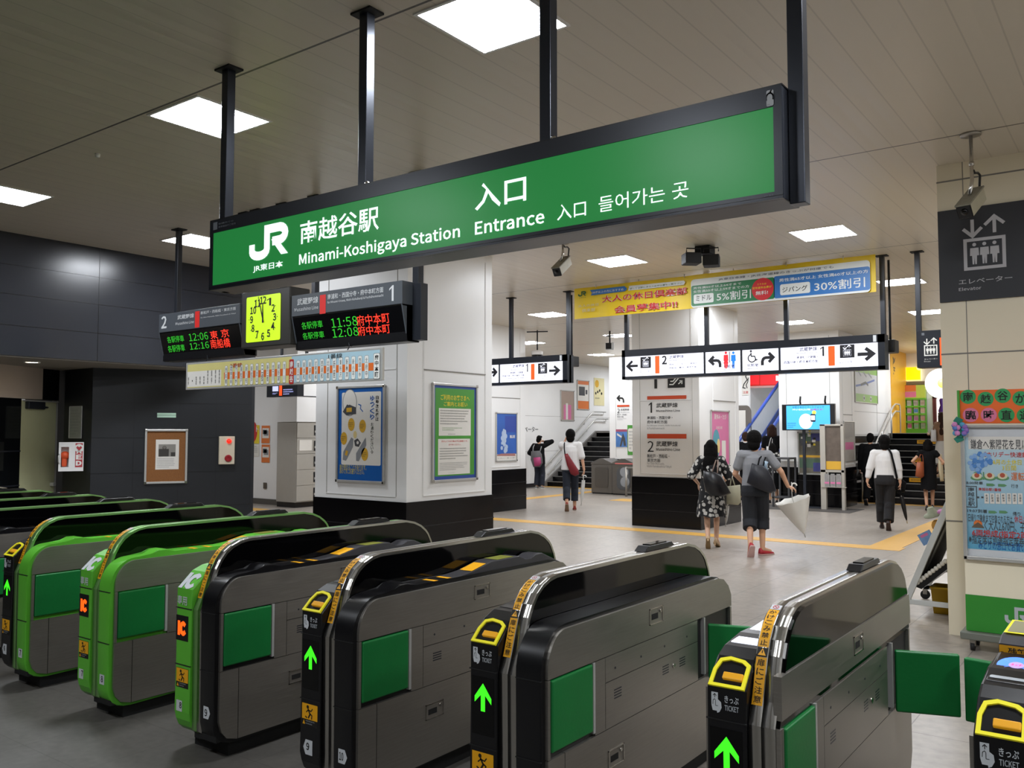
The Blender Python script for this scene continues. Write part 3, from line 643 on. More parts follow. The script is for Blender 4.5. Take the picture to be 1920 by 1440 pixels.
ticket_gate(-7.03, 'ticket gate unit with black guard just beyond the one numbered 6 and 7', 'black', 'black', 'green', ('', ''), detail=1)
ticket_gate(-6.065, 'ticket gate unit with green arrow on its black half and lime green half numbered 7', 'black', 'green', 'green', ('6', '7'))
ticket_gate(-5.085, 'ticket gate unit lime green on both halves, numbered 7 and 8', 'green', 'green', 'green', ('7', '8'))
ticket_gate(-4.103, 'ticket gate unit half lime green and half black, numbered 8 and 9', 'green', 'black', 'steel', ('8', '9'))
ticket_gate(-3.127, 'black and steel ticket gate unit numbered 9 and 10', 'black', 'black', 'steel', ('9', '10'))
ticket_gate(-2.15, 'black and steel ticket gate unit between those with numbers and the narrow one', 'black', 'black', 'steel', ('', ''), hump=False, flap='r')
ticket_gate(-1.183, 'narrow steel ticket gate unit with one black half and a lit white reader', 'black', None, 'steel', flap='lr', reader='white')
ticket_gate(-.429, 'ticket gate unit with round blue card reader at the right edge of view', 'black', 'black', 'steel', flap='l', reader='blue', sensor=False)
# ================================================================== HANGING SIGNS
def post(m, x, y, z0, z1=4.0, w=.055, mm=None, flange=True):
    mm = mm or M_IRON
    m.box((x - w / 2, y - w / 2, z0), (x + w / 2, y + w / 2, z1), mm, .003)
    if flange: m.box((x - .075, y - .055, z1 - .012), (x + .075, y + .055, z1), M_RUBBER)
WH = glow('f2fbff', 1.0); M_SGREEN = mat('sign_green_acrylic', '257f3c', .3, spec=.28, var=.02, vs=2, emit='24853f', es=.55)
M_FRAME = mat('sign_frame', '272a31', .3, .3, var=.06); M_RED = mat('line_red', 'c8201a', .5, emit='c8201a', es=.25)
# ---- entrance sign
t = thing('entrance_sign', 'long green backlit station entrance sign hanging from the ceiling', 'sign', (-2.88, 3.25, 2.57))
f = frY(3.17); x0, x1, z0, z1 = -4.675, -1.088, 2.572, 3.003
m = MB(); m.box((x0, 3.185, z0), (x1, 3.36, z1), M_FRAME, .004)
gu0, gv0, gu1, gv1 = -4.642, 2.60, -1.12, 2.926
for a, b in (((x0, z0), (x1, gv0)), ((x0, gv1), (x1, z1)), ((x0, gv0), (gu0, gv1)), ((gu1, gv0), (x1, gv1))): m.box((a[0], 3.168, a[1]), (b[0], 3.186, b[1]), M_FRAME)
m.box((x0, 3.166, z0 + .012), (x1, 3.169, z0 + .015), M_BLACK); m.box((x0 - .002, 3.17, z1), (x1 + .002, 3.36, z1 + .006), M_BLACK); m.build('frame', t)
m = MB(); m.box((gu0, 3.172, gv0), (gu1, 3.186, gv1), M_SGREEN); m.build('face', t)
m = PB(f.off(-.001)); jr_logo(m, *f.box(467, 488, 541, 417), WH); m.build('logo', t)
for s_, bx, w_ in (('JR東日本', (475, 512, 531, 488), .012), ('南越谷駅', (563, 459, 711, 385), .010), ('Minami-Koshigaya Station', (561, 503, 863, 420), .006), ('入口', (891, 396, 987, 326), .014), ('Entrance', (891, 441, 1021, 393), .006), ('入口', (1045, 414, 1099, 375), .004), ('들어가는 곳', (1123, 399, 1291, 338), 0)):
    m = PB(f.off(-.001)); m.t(s_, *bx, WH, w_); m.build('lettering', t)
m = PB(f.off(.004)); g_ = mat('frame_print', '70757c', .5); m.r(400, 432, 408, 416, g_); m.t('駅構内での', 410, 422, 438, 412, g_); m.t('携帯電話のご使用', 410, 428, 442, 417, g_); m.build('small_print', t)
m = PB(f.off(.004)); m.rrect(*f.box(1438, 201, 1451, 168), .006, M_OFFW); c = f.uv(1444, 184); m.line(arc(c, .014, -30, 210, 12, ry=.018), .006, M_IRON); m.line([(c[0] + .008, c[1] + .03), (c[0] - .002, c[1] + .015)], .006, M_IRON); m.small(*f.box(1439, 199, 1450, 194), 1, M_IRON); m.build('sticker', t)
m = PB(f.off(.004)); m.t('pas de 2', 1434, 370, 1450, 364, g_); m.build('maker_mark', t)
for x, zz in ((-4.655, z0), (-3.41, z1), (-2.21, z1), (-1.058, z0 - .01)):
    m = MB(); post(m, x, 3.27, zz, w=.06, mm=mat('hanger_steel', '34373e', .28, .6))
    if zz == z1: m.tube([(x - .05, 3.25, z1 + .02), (x + .06, 3.25, z1 + .02)], .012, M_STEELB); m.ball((x + .055, 3.23, z1 + .025), .016, M_STEELB, 8)
    m.build('hanger', t)
# ---- departure boards, clock and route map
Yb = 5.43
def departure(name, label, px, side, words):
    t = thing('departure_board', label, 'departure board', ((px[0] + px[1]) / 2, Yb + .1, 2.52))
    a, b = px; zt, zh, zb = 3.012, 2.808, 2.492
    grey = mat('board_grey', '4d5258', .45)
    m = MB(); m.box((a, Yb, zh), (b, Yb + .22, zt), grey, .004); m.box((a, Yb + .06, zb), (b, Yb + .22, zh), M_BLACK)
    for xx in (a, b - .012): m.prism([(Yb, zh), (Yb + .075, zb), (Yb + .2, zb), (Yb + .2, zh)], xx, xx + .012, grey)
    m.prism([(Yb, zh), (Yb + .22, zh), (Yb + .22, zh - .012), (Yb + .01, zh - .012)], a, b, M_BLACK); m.prism([(Yb + .072, zb + .004), (Yb + .075, zb - .004), (Yb + .22, zb - .004), (Yb + .22, zb + .004)], a, b, M_BLACK); m.build('housing', t)
    th = math.atan2(.075, zh - zb); fd = Fr((0, Yb + .004, zh), (1, 0, 0), (0, -math.sin(th), math.cos(th)))
    m = MB(fd.M); L = (zh - zb) / math.cos(th); m.box((a + .012, -L, -.01), (b - .012, -.012, 0), mat('led_matrix', '08080b', .25)); m.build('display', t)
    m = PB(frY(Yb)); pale = mat('board_print', 'd8dadb', .5)
    for s, bx, bold, mm in words['head']: m.t(s, *bx, mm or pale, bold)
    m.build('lettering', t); m = PB(frY(Yb)); m.r(*words['bar'], M_RED, .0015); m.build('line_bar', t)
    m = PB(fd)
    for s, bx, mm in words['led']: m = PB(fd); m.t(s, *bx, mm, 0, .003); m.build('led_text', t)
    return t
LG_ = glow('2fae2c', .75); LR_ = glow('ff3a28', 1.15)
t1 = departure('', 'departure board right of the clock, against the white pillar', (-6.665, -5.2), 'r', dict(
    head=[('武蔵野線', (557.5, 573, 597, 555), .012, None), ('Musashino Line', (552.5, 584.5, 597, 572), .002, None), ('南浦和・西国分寺・府中本町方面', (614.5, 562, 719, 537.5), .008, None),
          ('for Minami-Urawa, Nishi-Kokubunji & Fuchūhommachi', (614, 570.5, 719, 551), .003, None), ('1', (730, 565, 738.5, 534.5), .01, None)],
    bar=(599.5, 589, 611, 552), led=[('各駅停車', (567, 618, 604, 600), LG_), ('各駅停車', (569, 637, 607, 620), LG_), ('11:58', (623, 615, 669, 592), LG_), ('12:08', (625, 633.5, 671, 612), LG_), ('府中本町', (671, 611.5, 729, 585), LR_), ('府中本町', (673, 630, 730, 606), LR_)]))
t2 = departure('', 'departure board left of the clock, listing trains for Tokyo', (-8.94, -7.475), 'l', dict(
    head=[('2', (302.5, 616.5, 313, 592), .008, None), ('武蔵野線', (333, 599.5, 364, 587), .012, None), ('Musashino Line', (329.5, 610, 364, 600), .002, None), ('新松戸・西船橋・東京方面', (376.5, 590, 442.5, 575), .008, None), ('for Shin-Matsudo, Nishi-Funabashi & Tōkyō', (376.5, 597.5, 442.5, 586), .003, None)],
    bar=(365.5, 614.5, 374.5, 583), led=[('各駅停車', (315, 643.5, 344, 628), LG_), ('各駅停車', (316.5, 661, 345.5, 645), LG_), ('12:06', (356, 640, 389, 622), LG_), ('12:16', (357.5, 656, 391, 640), LG_), ('東', (396, 636, 407, 619.5), LR_), ('京', (416, 633, 428, 616), LR_), ('南船橋', (397, 654, 430, 633), LR_)]))
m = MB(); post(m, -8.85, 5.6, 3.01); m.build('hanger', t2)
m = MB(); post(m, -7.62, 5.6, 3.01); m.build('hanger', t2)
m = MB(); post(m, -6.52, 5.6, 3.01); m.build('hanger', t1)
m = MB(); m.box((-5.2, Yb + .13, 2.50), (-5.10, Yb + .22, 3.0), M_IRON, .003); post(m, -5.19, 5.62, 3.0, w=.07); m.build('hanger', t1)
M_CLK = mat('clock_housing', '35332f', .45, .2)
t = thing('station_clock', 'square lit yellow-green clock between the two departure boards', 'clock', (-7.1, Yb + .1, 2.55))
m = MB(); m.box((-7.46, Yb + .01, 2.545), (-6.70, Yb + .26, 3.115), M_CLK, .012); m.build('housing', t)
fc = frY(Yb + .008); c0 = fc.uv(461.5, 643); c1 = fc.uv(527, 549)
cu, cv, cw, chh = (c0[0] + c1[0]) / 2, (c0[1] + c1[1]) / 2, (c1[0] - c0[0]) / 2, (c1[1] - c0[1]) / 2
m = MB(fc.M); m.rrect(c0[0], c0[1], c1[0], c1[1], .02, glow('b9dd1f', .82), .003); m.build('face', t)
m = MB(fc.M); R0 = min(cw, chh) * .80
for k in range(1, 13):
    a = math.radians(90 - 30 * k); p = (cu + R0 * .98 * math.cos(a), cv + R0 * .98 * math.sin(a)); m.text(str(k), p[0] - (.034 if k < 10 else .05), p[1] - .038, p[0] + (.034 if k < 10 else .05), p[1] + .038, M_INK, .012, .005, keep=True)
for k in range(60):
    a = math.radians(6 * k); r = R0 * 1.19; m.disc((cu + r * math.cos(a), cv + r * math.sin(a)), .006 if k % 5 == 0 else .0022, M_INK, .005, 8)
m.build('numerals', t)
for nm, deg, ln, w in (('hour_hand', 90 - 358.5, .155, .022), ('minute_hand', 90 - 342, .235, .017)):
    a = math.radians(deg); m = MB(fc.M); d = V((math.cos(a), math.sin(a))); n_ = V((-d.y, d.x)); c = V((cu, cv))
    m.flat([c - d * .045 + n_ * w * .6, c - d * .045 - n_ * w * .6, c + d * ln - n_ * w * .25, c + d * ln + n_ * w * .25], M_INK, .008 if nm[0] == 'h' else .010); m.build(nm, t)
for x in (-7.42, -7.0): m = MB(); post(m, x, 5.6, 3.11, w=.05); m.build('hanger', t)
M_PALEY = mat('map_yellow', 'd9cf85', .5); M_PALEB = mat('map_blue', 'a9c9d6', .5); M_ORG = mat('line_orange', 'dd6a22', .5); M_WHT = mat('print_white', 'e9e9e4', .5)
t = thing('route_map', 'long yellow and pale blue route map board under the departure boards', 'route map', (-6.92, Yb + .05, 2.14))
f = Fr((0, Yb + .03, 0), (1, 0, 0)); b0 = f.uv(348, 733); b1 = f.uv(717, 651); u0, v0, u1, v1 = b0[0], b0[1] + .01, b1[0], b1[1]
m = MB(f.M); m.box((u0, v0, -.03), (u1, v1, 0), M_ALU, .004); m.build('board', t)
mid = f.uv(547, 680)[0]
m = PB(f); m.rect(u0 + .03, v0 + .02, mid, v1 - .02, M_PALEY, .001); m.rect(mid, v0 + .02, u1 - .03, v1 - .02, M_PALEB, .001)
m.rect(u0 + .03, v0 + .03, f.uv(415, 700)[0], f.uv(415, 693)[1], M_PAPER, .0015)
for k in range(9):
    x = f.uv(353 + 7.2 * k, 700)[0]; m.vtext('・' if k == 1 else '線停車駅'[:2 + k % 3], x, v0 + .05, x + .02, v0 + (.14 if k < 5 else .2), M_INK, 0, .0025)
e = f.uv(717, 680)[0]; lx0 = f.uv(420, 715)[0]; lx1 = f.uv(701, 690)[0]; lv = (v0 + v1) / 2 - .02
m.rect(lx0, lv - .035, lx1, lv + .035, M_ORG, .002)
names2 = ['西船橋', '船橋法典', '市川大野', '東松戸', '新八柱', '新松戸', '南流山', '三郷', '新三郷', '吉川', '越谷湖', '吉 川']; names1 = ['東川口', '東浦和', '南浦和', '武蔵浦和', '西浦和', '北朝霞', '新座', '東所沢', '新秋津', '新小平', '西国分寺', '北府中']
for k, nme in enumerate(names2):
    x = lx0 + (mid - .06 - lx0) * (k + .2) / 12; m.rrect(x - .002, lv - .105, x + .044, lv + .105, .014, M_INK, .0026); m.rrect(x, lv - .103, x + .042, lv + .103, .013, M_WHT, .003); m.vtext(nme, x + .008, lv - .085, x + .034, lv + .085, M_INK, .0, .0035)
m.rrect(mid - .035, lv - .12, mid + .035, lv + .12, .015, mat('map_red', 'b32a24', .5), .003); m.vtext('南越谷', mid - .024, lv - .105, mid + .024, lv + .105, M_WHT, .02, .0035)
for k, nme in enumerate(names1):
    x = mid + .075 + (lx1 - .03 - mid - .075) * k / 12; m.rrect(x - .002, lv - .105, x + .050, lv + .105, .014, M_INK, .0026); m.rrect(x, lv - .103, x + .048, lv + .103, .013, M_WHT, .003); m.vtext(nme, x + .01, lv - .085, x + .038, lv + .085, M_INK, .0, .0035)
m.rrect(lx1 - .003, lv - .113, lx1 + .077, lv + .118, .014, M_INK, .0026); m.rrect(lx1, lv - .11, lx1 + .074, lv + .115, .013, M_WHT, .003); m.vtext('府中本町', lx1 + .014, lv - .1, lx1 + .06, lv + .105, M_INK, .02, .0035)
m.t('2番線', 432, 690, 454, 680, mat('map_red', 'b32a24', .5), .004, .003); m.t('1番線', 616, 673.5, 642, 662, M_INK, .004, .003)
m.build('lettering', t)
for x in (-8.1, -5.92):
    m = MB(); m.tube([(x, Yb + .04, v1), (x, Yb + .06, v1 + .03), (x + .012, Yb + .05, v1 + .05), (x - .006, Yb + .06, v1 + .07), (x, Yb + .09, 2.486)], .005, M_IRON, 6); m.build('hanging_hook', t)
# ---- white lit direction signs in the far row
M_LIT = glow('eef0ff', 1.06); M_KINK = mat('sign_black', '17161c', .5); M_VIO = mat('sign_print', '33305c', .5); M_LORG = glow('f2521c', .8)
M_MR = glow('e2232b', .7); M_MB = glow('1b6fd0', .8)
def lit_sign(label, u0, u1, v0, v1, cells, fa, posts, Yp=11.8):
    t = thing('direction_sign', label, 'direction sign', ((u0 + u1) / 2, Yp + .1, v0))
    m = MB(); m.box((u0, Yp + .012, v0), (u1, Yp + .2, v1), M_FRAME, .004)
    fv0, fv1 = v0 + .045, v1 - .105
    xs = [u0 + .055] + cells + [u1 - .085]
    for a, b in ((u0, xs[0]), (xs[-1], u1)): m.box((a, Yp, v0), (b, Yp + .014, v1), M_FRAME)
    m.box((u0, Yp, v0), (u1, Yp + .014, fv0), M_FRAME); m.box((u0, Yp, fv1), (u1, Yp + .014, v1), M_FRAME)
    for c in cells: m.box((c - .014, Yp, fv0), (c + .014, Yp + .014, fv1), M_FRAME)
    m.build('frame', t)
    for a, b in zip(xs, xs[1:]):
        m = MB(); q = .014; m.poly([(a + q * (a != xs[0]), Yp + .008, fv0), (b - q * (b != xs[-1]), Yp + .008, fv0), (b - q * (b != xs[-1]), Yp + .008, fv1), (a + q * (a != xs[0]), Yp + .008, fv1)], M_LIT); m.build('lit_panel', t)
    m = PB(Fr((0, Yp + .007, 0), (1, 0, 0))); m = fa(m, t); m.build('lettering', t)
    for x, w in posts: m = MB(); post(m, x, Yp + .1, v0 if x > u1 - .1 or x < u0 + .1 else v1, w=w); m.build('hanger', t)
    m = MB(); m.box((u1 - .14, Yp - .002, fv1 + .01), (u1 - .10, Yp, v1 - .01), M_OFFW); m.build('sticker', t)
    return t
def icon_box(m, x0, y0, x1, y1):
    b = m.f.box(x0, y0, x1, y1); m.rect(*b, M_KINK, .002); w = b[2] - b[0]; h = b[3] - b[1]; lift_icon(m, b[0] + w * .22, b[1] + h * .10, b[2] - w * .22, b[3] - h * .06, M_LIT)
def line_block(m, num, x0, name, en, dests, ens, bar, left):
    pass
def nxt(m, t, n='lettering'): m.build(n, t); return PB(m.f)
def cells2(m, t):
    fr_ = m.f; A = lambda k, x0, y0, x1, y1, w: arrow(m, k, *fr_.box(x0, y0, x1, y1), M_KINK, w)
    A('left', 1176, 696, 1196, 676.5, .038); m = nxt(m, t, 'arrow_mark'); icon_box(m, 1201, 690.5, 1220.5, 668.5); m.t('エレベーター', 1200, 699, 1221, 693.5, M_VIO, .014); m.t('Elevator', 1202, 702, 1212, 699.5, M_VIO, .006)
    m = nxt(m, t); m.r(1228.5, 700.5, 1236.5, 667, M_LORG, .002); m = nxt(m, t, 'line_bar'); m.t('2', 1241, 683.5, 1250.5, 666.5, M_KINK, .012)
    m.t('武蔵野線', 1255, 672.5, 1282, 665, M_VIO, .014); m.t('Musashino Line', 1255, 677, 1285, 673, M_VIO, .006); m.t('越谷レイクタウン・新松戸・', 1255, 685, 1311, 679, M_VIO, .014); m.t('西船橋・舞浜・東京方面', 1255, 691.5, 1306, 686, M_VIO, .014)
    m.t('for Koshigaya-Laketown, Shim-Matsudo,', 1255, 696, 1312, 692, M_VIO, .006); m.t('Nishi-Funabashi, Maihama & Tōkyō', 1255, 700, 1308, 695.5, M_VIO, .006)
    m = nxt(m, t); A('turnl', 1330, 689.5, 1351, 667.5, .042); m = nxt(m, t, 'arrow_mark')
    for x, mm, dr in ((1361, M_MR, 1), (1375, M_MB, 0)):
        c = m.f.uv(x, 661.5); m.disc(c, .02, mm, .002, 14); u, v = c; v -= .028
        w_ = .72; P_ = [(u - .045, v), (u + .045, v), (u + .052, v - .09), (u + .035, v - .09), (u + (.05 if dr else .028), v - (.11 if dr else .09)), (u + .02, v - .2), (u + .004, v - .2), (u, v - .11), (u - .004, v - .2), (u - .02, v - .2), (u - (.05 if dr else .028), v - (.11 if dr else .09)), (u - .035, v - .09), (u - .052, v - .09)]; m.flat([(c[0] + (q[0] - c[0]) * w_, q[1]) for q in P_], mm, .002)
    m.l([(1368, 680), (1368, 659)], .012, M_KINK); m.t('化粧室', 1357, 690.5, 1377, 683, M_VIO, .01); m.t('Restrooms', 1357, 694.5, 1378, 691.5, M_VIO, .006)
    m = nxt(m, t); c = m.f.uv(1410, 671.5); m.disc(m.f.uv(1408, 658.5), .016, M_KINK, .002, 12); m.line(arc(c, .055, 100, 340, 14), .016, M_KINK); m.line([m.f.uv(1408, 661), m.f.uv(1408.5, 668), m.f.uv(1415, 668), m.f.uv(1417.5, 675), m.f.uv(1420.5, 674)], .016, M_KINK)
    m.t('化粧室', 1401, 688, 1422, 681, M_VIO, .01); m.t('Restroom', 1402, 692.5, 1421, 689.5, M_VIO, .006); m = nxt(m, t); A('turnr', 1428.5, 685, 1451, 661, .042); m = nxt(m, t, 'arrow_mark')
    m.t('武蔵野線', 1499, 659, 1532, 649.5, M_VIO, .014); m.t('Musashino Line', 1494, 663.5, 1532, 659.5, M_VIO, .006); m.t('1', 1538, 668, 1545, 649.5, M_KINK); m.t('南浦和・北朝霞・', 1494, 673, 1533, 666, M_VIO, .014); m.t('西国分寺・府中本町方面', 1470, 682.5, 1533.5, 674, M_VIO, .014)
    m.t('for Minami-Urawa, Kita-Asaka,', 1481, 686, 1533, 682, M_VIO, .006); m.t('Nishi-Kokubunji & Fuchūhommachi', 1472, 690.5, 1533, 686, M_VIO, .006); m = nxt(m, t); m.r(1553.5, 686, 1565, 648.5, M_LORG, .002)
    m = nxt(m, t); icon_box(m, 1575, 671.5, 1602, 645.5); m.t('エレベーター', 1573, 681.5, 1603, 675.5, M_VIO, .014); m.t('Elevator', 1587, 684.5, 1603, 682, M_VIO, .006); m = nxt(m, t); A('right', 1608, 675.5, 1638, 652, .046)
    return m
F2 = Fr((0, 11.8, 0), (1, 0, 0))
lit_sign('long white lit direction sign with restroom symbols between two arrows', -6.615, -2.768, 2.508, 2.963, [F2.uv(1321, 690)[0], F2.uv(1390, 680)[0], F2.uv(1461.5, 670)[0]], cells2, [(-6.58, .06), (-5.25, .06), (-4.07, .06), (-2.80, .06)])
def cells1(m, t):
    fr_ = m.f; A = lambda k, x0, y0, x1, y1, w: arrow(m, k, *fr_.box(x0, y0, x1, y1), M_KINK, w)
    A('right', 918, 706, 931, 690, .045); m = nxt(m, t, 'arrow_mark')
    m.t('武蔵野線', 961.5, 689.5, 983, 682.5, M_VIO, .014); m.t('Musashino Line', 958, 694.5, 983, 691, M_VIO, .006); m.t('1', 986, 697.5, 990, 682, M_KINK); m.t('南浦和・北朝霞・', 957, 701, 983, 696, M_VIO, .014); m.t('西国分寺・府中本町方面', 942, 707, 983, 701.5, M_VIO, .014)
    m.t('for Minami-Urawa, Kita-Asaka,', 949, 711, 983, 707, M_VIO, .006); m.t('Nishi-Kokubunji & Fuchūhommachi', 944, 714.5, 983, 710.5, M_VIO, .006); m = nxt(m, t); m.r(995.5, 712, 1002.5, 682, M_LORG, .002)
    m = nxt(m, t); icon_box(m, 1009, 701, 1026, 680.5); m.t('エレベーター', 1007.5, 707, 1026, 703, M_VIO, .014); m.t('Elevator', 1016, 711, 1026, 708.5, M_VIO, .006); m = nxt(m, t); A('right', 1029.5, 703.5, 1048.5, 686, .042); return m
lit_sign('white lit direction sign with one arrow, left of the banner', -10.9, -7.625, 2.50, 2.957, [F2.uv(936, 700)[0]], cells1, [(-8.82, .06), (-7.655, .06), (-10.2, .06)])
t = thing('direction_sign', 'dark hanging elevator sign half hidden by the cream pillar', 'direction sign', (-1.8, 11.9, 2.5))
m = MB(); m.box((-2.39, 11.8, 2.505), (-.9, 12.0, 2.97), M_FRAME, .004); m.build('frame', t)
m = PB(frY(11.799)); b = m.f.box(1733, 668, 1757, 634); lift_icon(m, *b, M_WHT); m.t('エレベーター', 1733, 675, 1758, 671, M_WHT); m.t('Elevator', 1733, 679, 1745, 676, M_WHT, -.004); m.r(1728, 629, 1733, 624, mat('frame_print', '70757c')); m.r(1763, 685, 1766, 633, M_LORG); m.build('lettering', t)
m = MB(); post(m, -2.375, 11.9, 2.97, w=.06); m.build('hanger', t)
t = thing('direction_sign', 'small dark hanging sign with red stripe seen below the route map', 'direction sign', (-14.4, 11.9, 2.5))
f = frY(11.8); b = f.box(499, 745, 557, 722)
m = MB(); m.box((b[0], 11.81, b[1]), (b[2], 11.98, b[3] + .3), M_FRAME, .004); m.build('frame', t)
m = PB(f); w_ = glow('cfd4ff', .7); m.r(511, 734, 522, 724, w_, .002); m.r(523.5, 742, 529, 721, M_LORG, .002); m.sm_(531, 741, 552, 728, 3, w_); m.sm_(511, 740, 522, 736, 2, w_); m.build('lettering', t)
for x in (-14.9, -14.1): m = MB(); post(m, x, 11.9, b[3] + .3, w=.05); m.build('hanger', t)
# ---- cloth banner
t = thing('banner', 'yellow discount banner with green and blue panels hung below the ceiling', 'banner', (-5.08, 11.6, 3.48))
Yn = 11.6; M_BANY = mat('banner_yellow', 'e3c21e', .45, var=.06, vs=3); M_BANG = mat('banner_green', '16703f', .45); M_BANB = mat('banner_blue', '2f6db0', .45); M_BANW = mat('banner_white', 'd6d9d6', .45); M_BANR = mat('banner_red', 'c4242c', .45)
m = MB(); u0, u1, v0, v1 = -7.36, -2.812, 3.487, 3.972; n = 48; i = m.mi(M_BANY)
def wav(u): return .008 * math.sin(u * 5.1) + .005 * math.sin(u * 13.0)
g = [[m.bm.verts.new((u0 + (u1 - u0) * k / n, Yn + .014 + wav(k) * (1 if j else .6) + dy, v0 + (v1 - v0) * j / 4)) for k in range(n + 1)] for dy in (0, .006) for j in range(5)]
for q in (0, 5):
    for j in range(4):
        for k in range(n): m.face([g[q + j][k], g[q + j][k + 1], g[q + j + 1][k + 1], g[q + j + 1][k]], i, True)
m.build('cloth', t)
m = PB(frY(Yn - .006)); a = m.f.box(1296, 578, 1631, 487)
m.rrect(a[0], a[1], a[2], a[3], .05, M_BANW, .001)
m.rrect(*m.f.box(1296.5, 574.5, 1452, 519.5), .03, M_BANG, .002); m.rrect(*m.f.box(1451.5, 560, 1631, 499), .03, M_BANB, .002)
m.t('JR東日本線・JR北海道線のきっぷが何度でも', 1347, 527, 1563, 498, mat('banner_ink', '3b4456', .5), .004, .003)
m.t('男性満50才以上64才まで', 1300, 543, 1390, 529, M_BANW, .006, .003); m.t('女性満50才以上59才までの方', 1300, 550, 1405, 534, M_BANW, .006, .003)
m.rrect(*m.f.box(1301, 570, 1338, 549), .02, M_BANW, .003); m.t('ミドル', 1305, 565, 1334, 552, M_INK, .006, .004); m.t('5%割引', 1344, 565, 1408, 542, M_BANW, .008, .004)
c = m.f.uv(1430, 542); m.disc(c, .155, M_BANR, .003, 32, ry=.155); m.t('ミドルは', 1420, 535, 1437, 530, M_BANY, .01, .004); m.t('初年度年会費が', 1411, 543, 1447, 535, M_BANY, .008, .004); m.t('無料!', 1417, 554, 1440, 544, M_BANW, .01, .004)
m.t('男性満65才以上 女性満60才以上の方', 1461, 529, 1628, 505, M_BANW, .012, .003); m.rrect(*m.f.box(1463, 554, 1519, 528), .025, M_BANW, .003); m.t('ジパング', 1467, 549, 1514, 534, M_INK, .008, .004); m.t('30%割引', 1527, 547, 1622, 519, M_BANW, .008, .004)
jr_logo(m, *m.f.box(1084, 556, 1099, 546), mat('banner_jr', '2c5a2a', .5)); m.t('JR東日本', 1086, 559.5, 1099, 556.5, mat('banner_jr', '2c5a2a', .5))
m.p([(1106, 544), (1171, 536.5), (1176, 541), (1172, 546), (1108, 554), (1110, 549)], M_BANB); m.t('50才以上の方におすすめ', 1111, 551, 1169, 540, M_BANW, .006, .003)
m.p([(1180, 536), (1282, 526), (1285, 529), (1282, 534), (1178, 545)], M_BANW); m.t('詳しくは駅にある入会申込書をご覧下さい', 1181, 543, 1279, 529, mat('banner_jr', '2c5a2a', .5), .002, .003)
for off, mm, d in ((.035, M_BANW, .002), (.016, M_BANR, .004)):
    m.t('大人の休日倶楽部', 1129, 568, 1288, 538, mm, off, d); m.t('会員募集中!!', 1152, 588, 1270, 563, mm, off, d)
m.t('大人の休日', 1084, 577, 1122, 568, mat('banner_pale', 'c9bd96', .5), .006, .002); m.t('倶楽部', 1091, 586, 1116, 577, mat('banner_pale', 'c9bd96', .5), .006, .002)
m.build('print', t)
for k in range(6):
    m = MB(); x = u0 + .4 + k * .75; m.tube([(x, Yn + .01, v1 - .02), (x, Yn + .01, 4.0)], .006, M_ALU, 6); m.build('hanging_wire', t)
# ================================================================== NOTICES ON WALLS AND PILLARS
M_BLU = mat('poster_blue', '1b5fae', .35); M_GRN = mat('poster_green', '4f9a3c', .35); M_YLW = mat('poster_yellow', 'e9d335', .4); M_GOLD = mat('poster_gold', 'd9a93a', .4)
M_RPR = mat('print_red', 'c5342f', .5); M_GRY = mat('print_grey', '8b8d90', .5); M_DGR = mat('print_dark_grey', '4a4b4d', .5); M_PNK = mat('print_pink', 'd978a4', .5); M_ORP = mat('print_orange', 'e07a3a', .5)
M_NAVY = mat('poster_navy', '33509c', .35)
def framed(name, label, cat, f, b, art, fm=None, w=.028, th=.022, base=None, knobs=True):
    u0, v0, u1, v1 = b; c = f.M @ V(((u0 + u1) / 2, v0, 0)); t = thing(name, label, cat, c)
    if fm is not False:
        fm = fm or M_ALU; m = MB(f.M)
        m.box((u0, v0, 0), (u1, v0 + w, th), fm, .004); m.box((u0, v1 - w, 0), (u1, v1, th), fm, .004); m.box((u0, v0 + w, 0), (u0 + w, v1 - w, th), fm, .004); m.box((u1 - w, v0 + w, 0), (u1, v1 - w, th), fm, .004)
        if knobs:
            for x, y in ((u0 + w / 2, v0 + w / 2), (u1 - w / 2, v0 + w / 2), (u0 + w / 2, v1 - w / 2), (u1 - w / 2, v1 - w / 2)): m.box((x - w * .6, y - w * .6, 0), (x + w * .6, y + w * .6, th + .004), M_STEELB, .004)
        m.build('frame', t)
        u0 += w; v0 += w; u1 -= w; v1 -= w
    m = MB(f.M); m.box((u0, v0, 0), (u1, v1, .006), base or M_PAPER); m.build('backing' if fm is not False else 'sheet', t)
    m = PB(f.off(.006)); art(m, u0, v0, u1, v1); m.build('print', t)
    return t
fA = frY(7.344); fB = frX(-6.944)
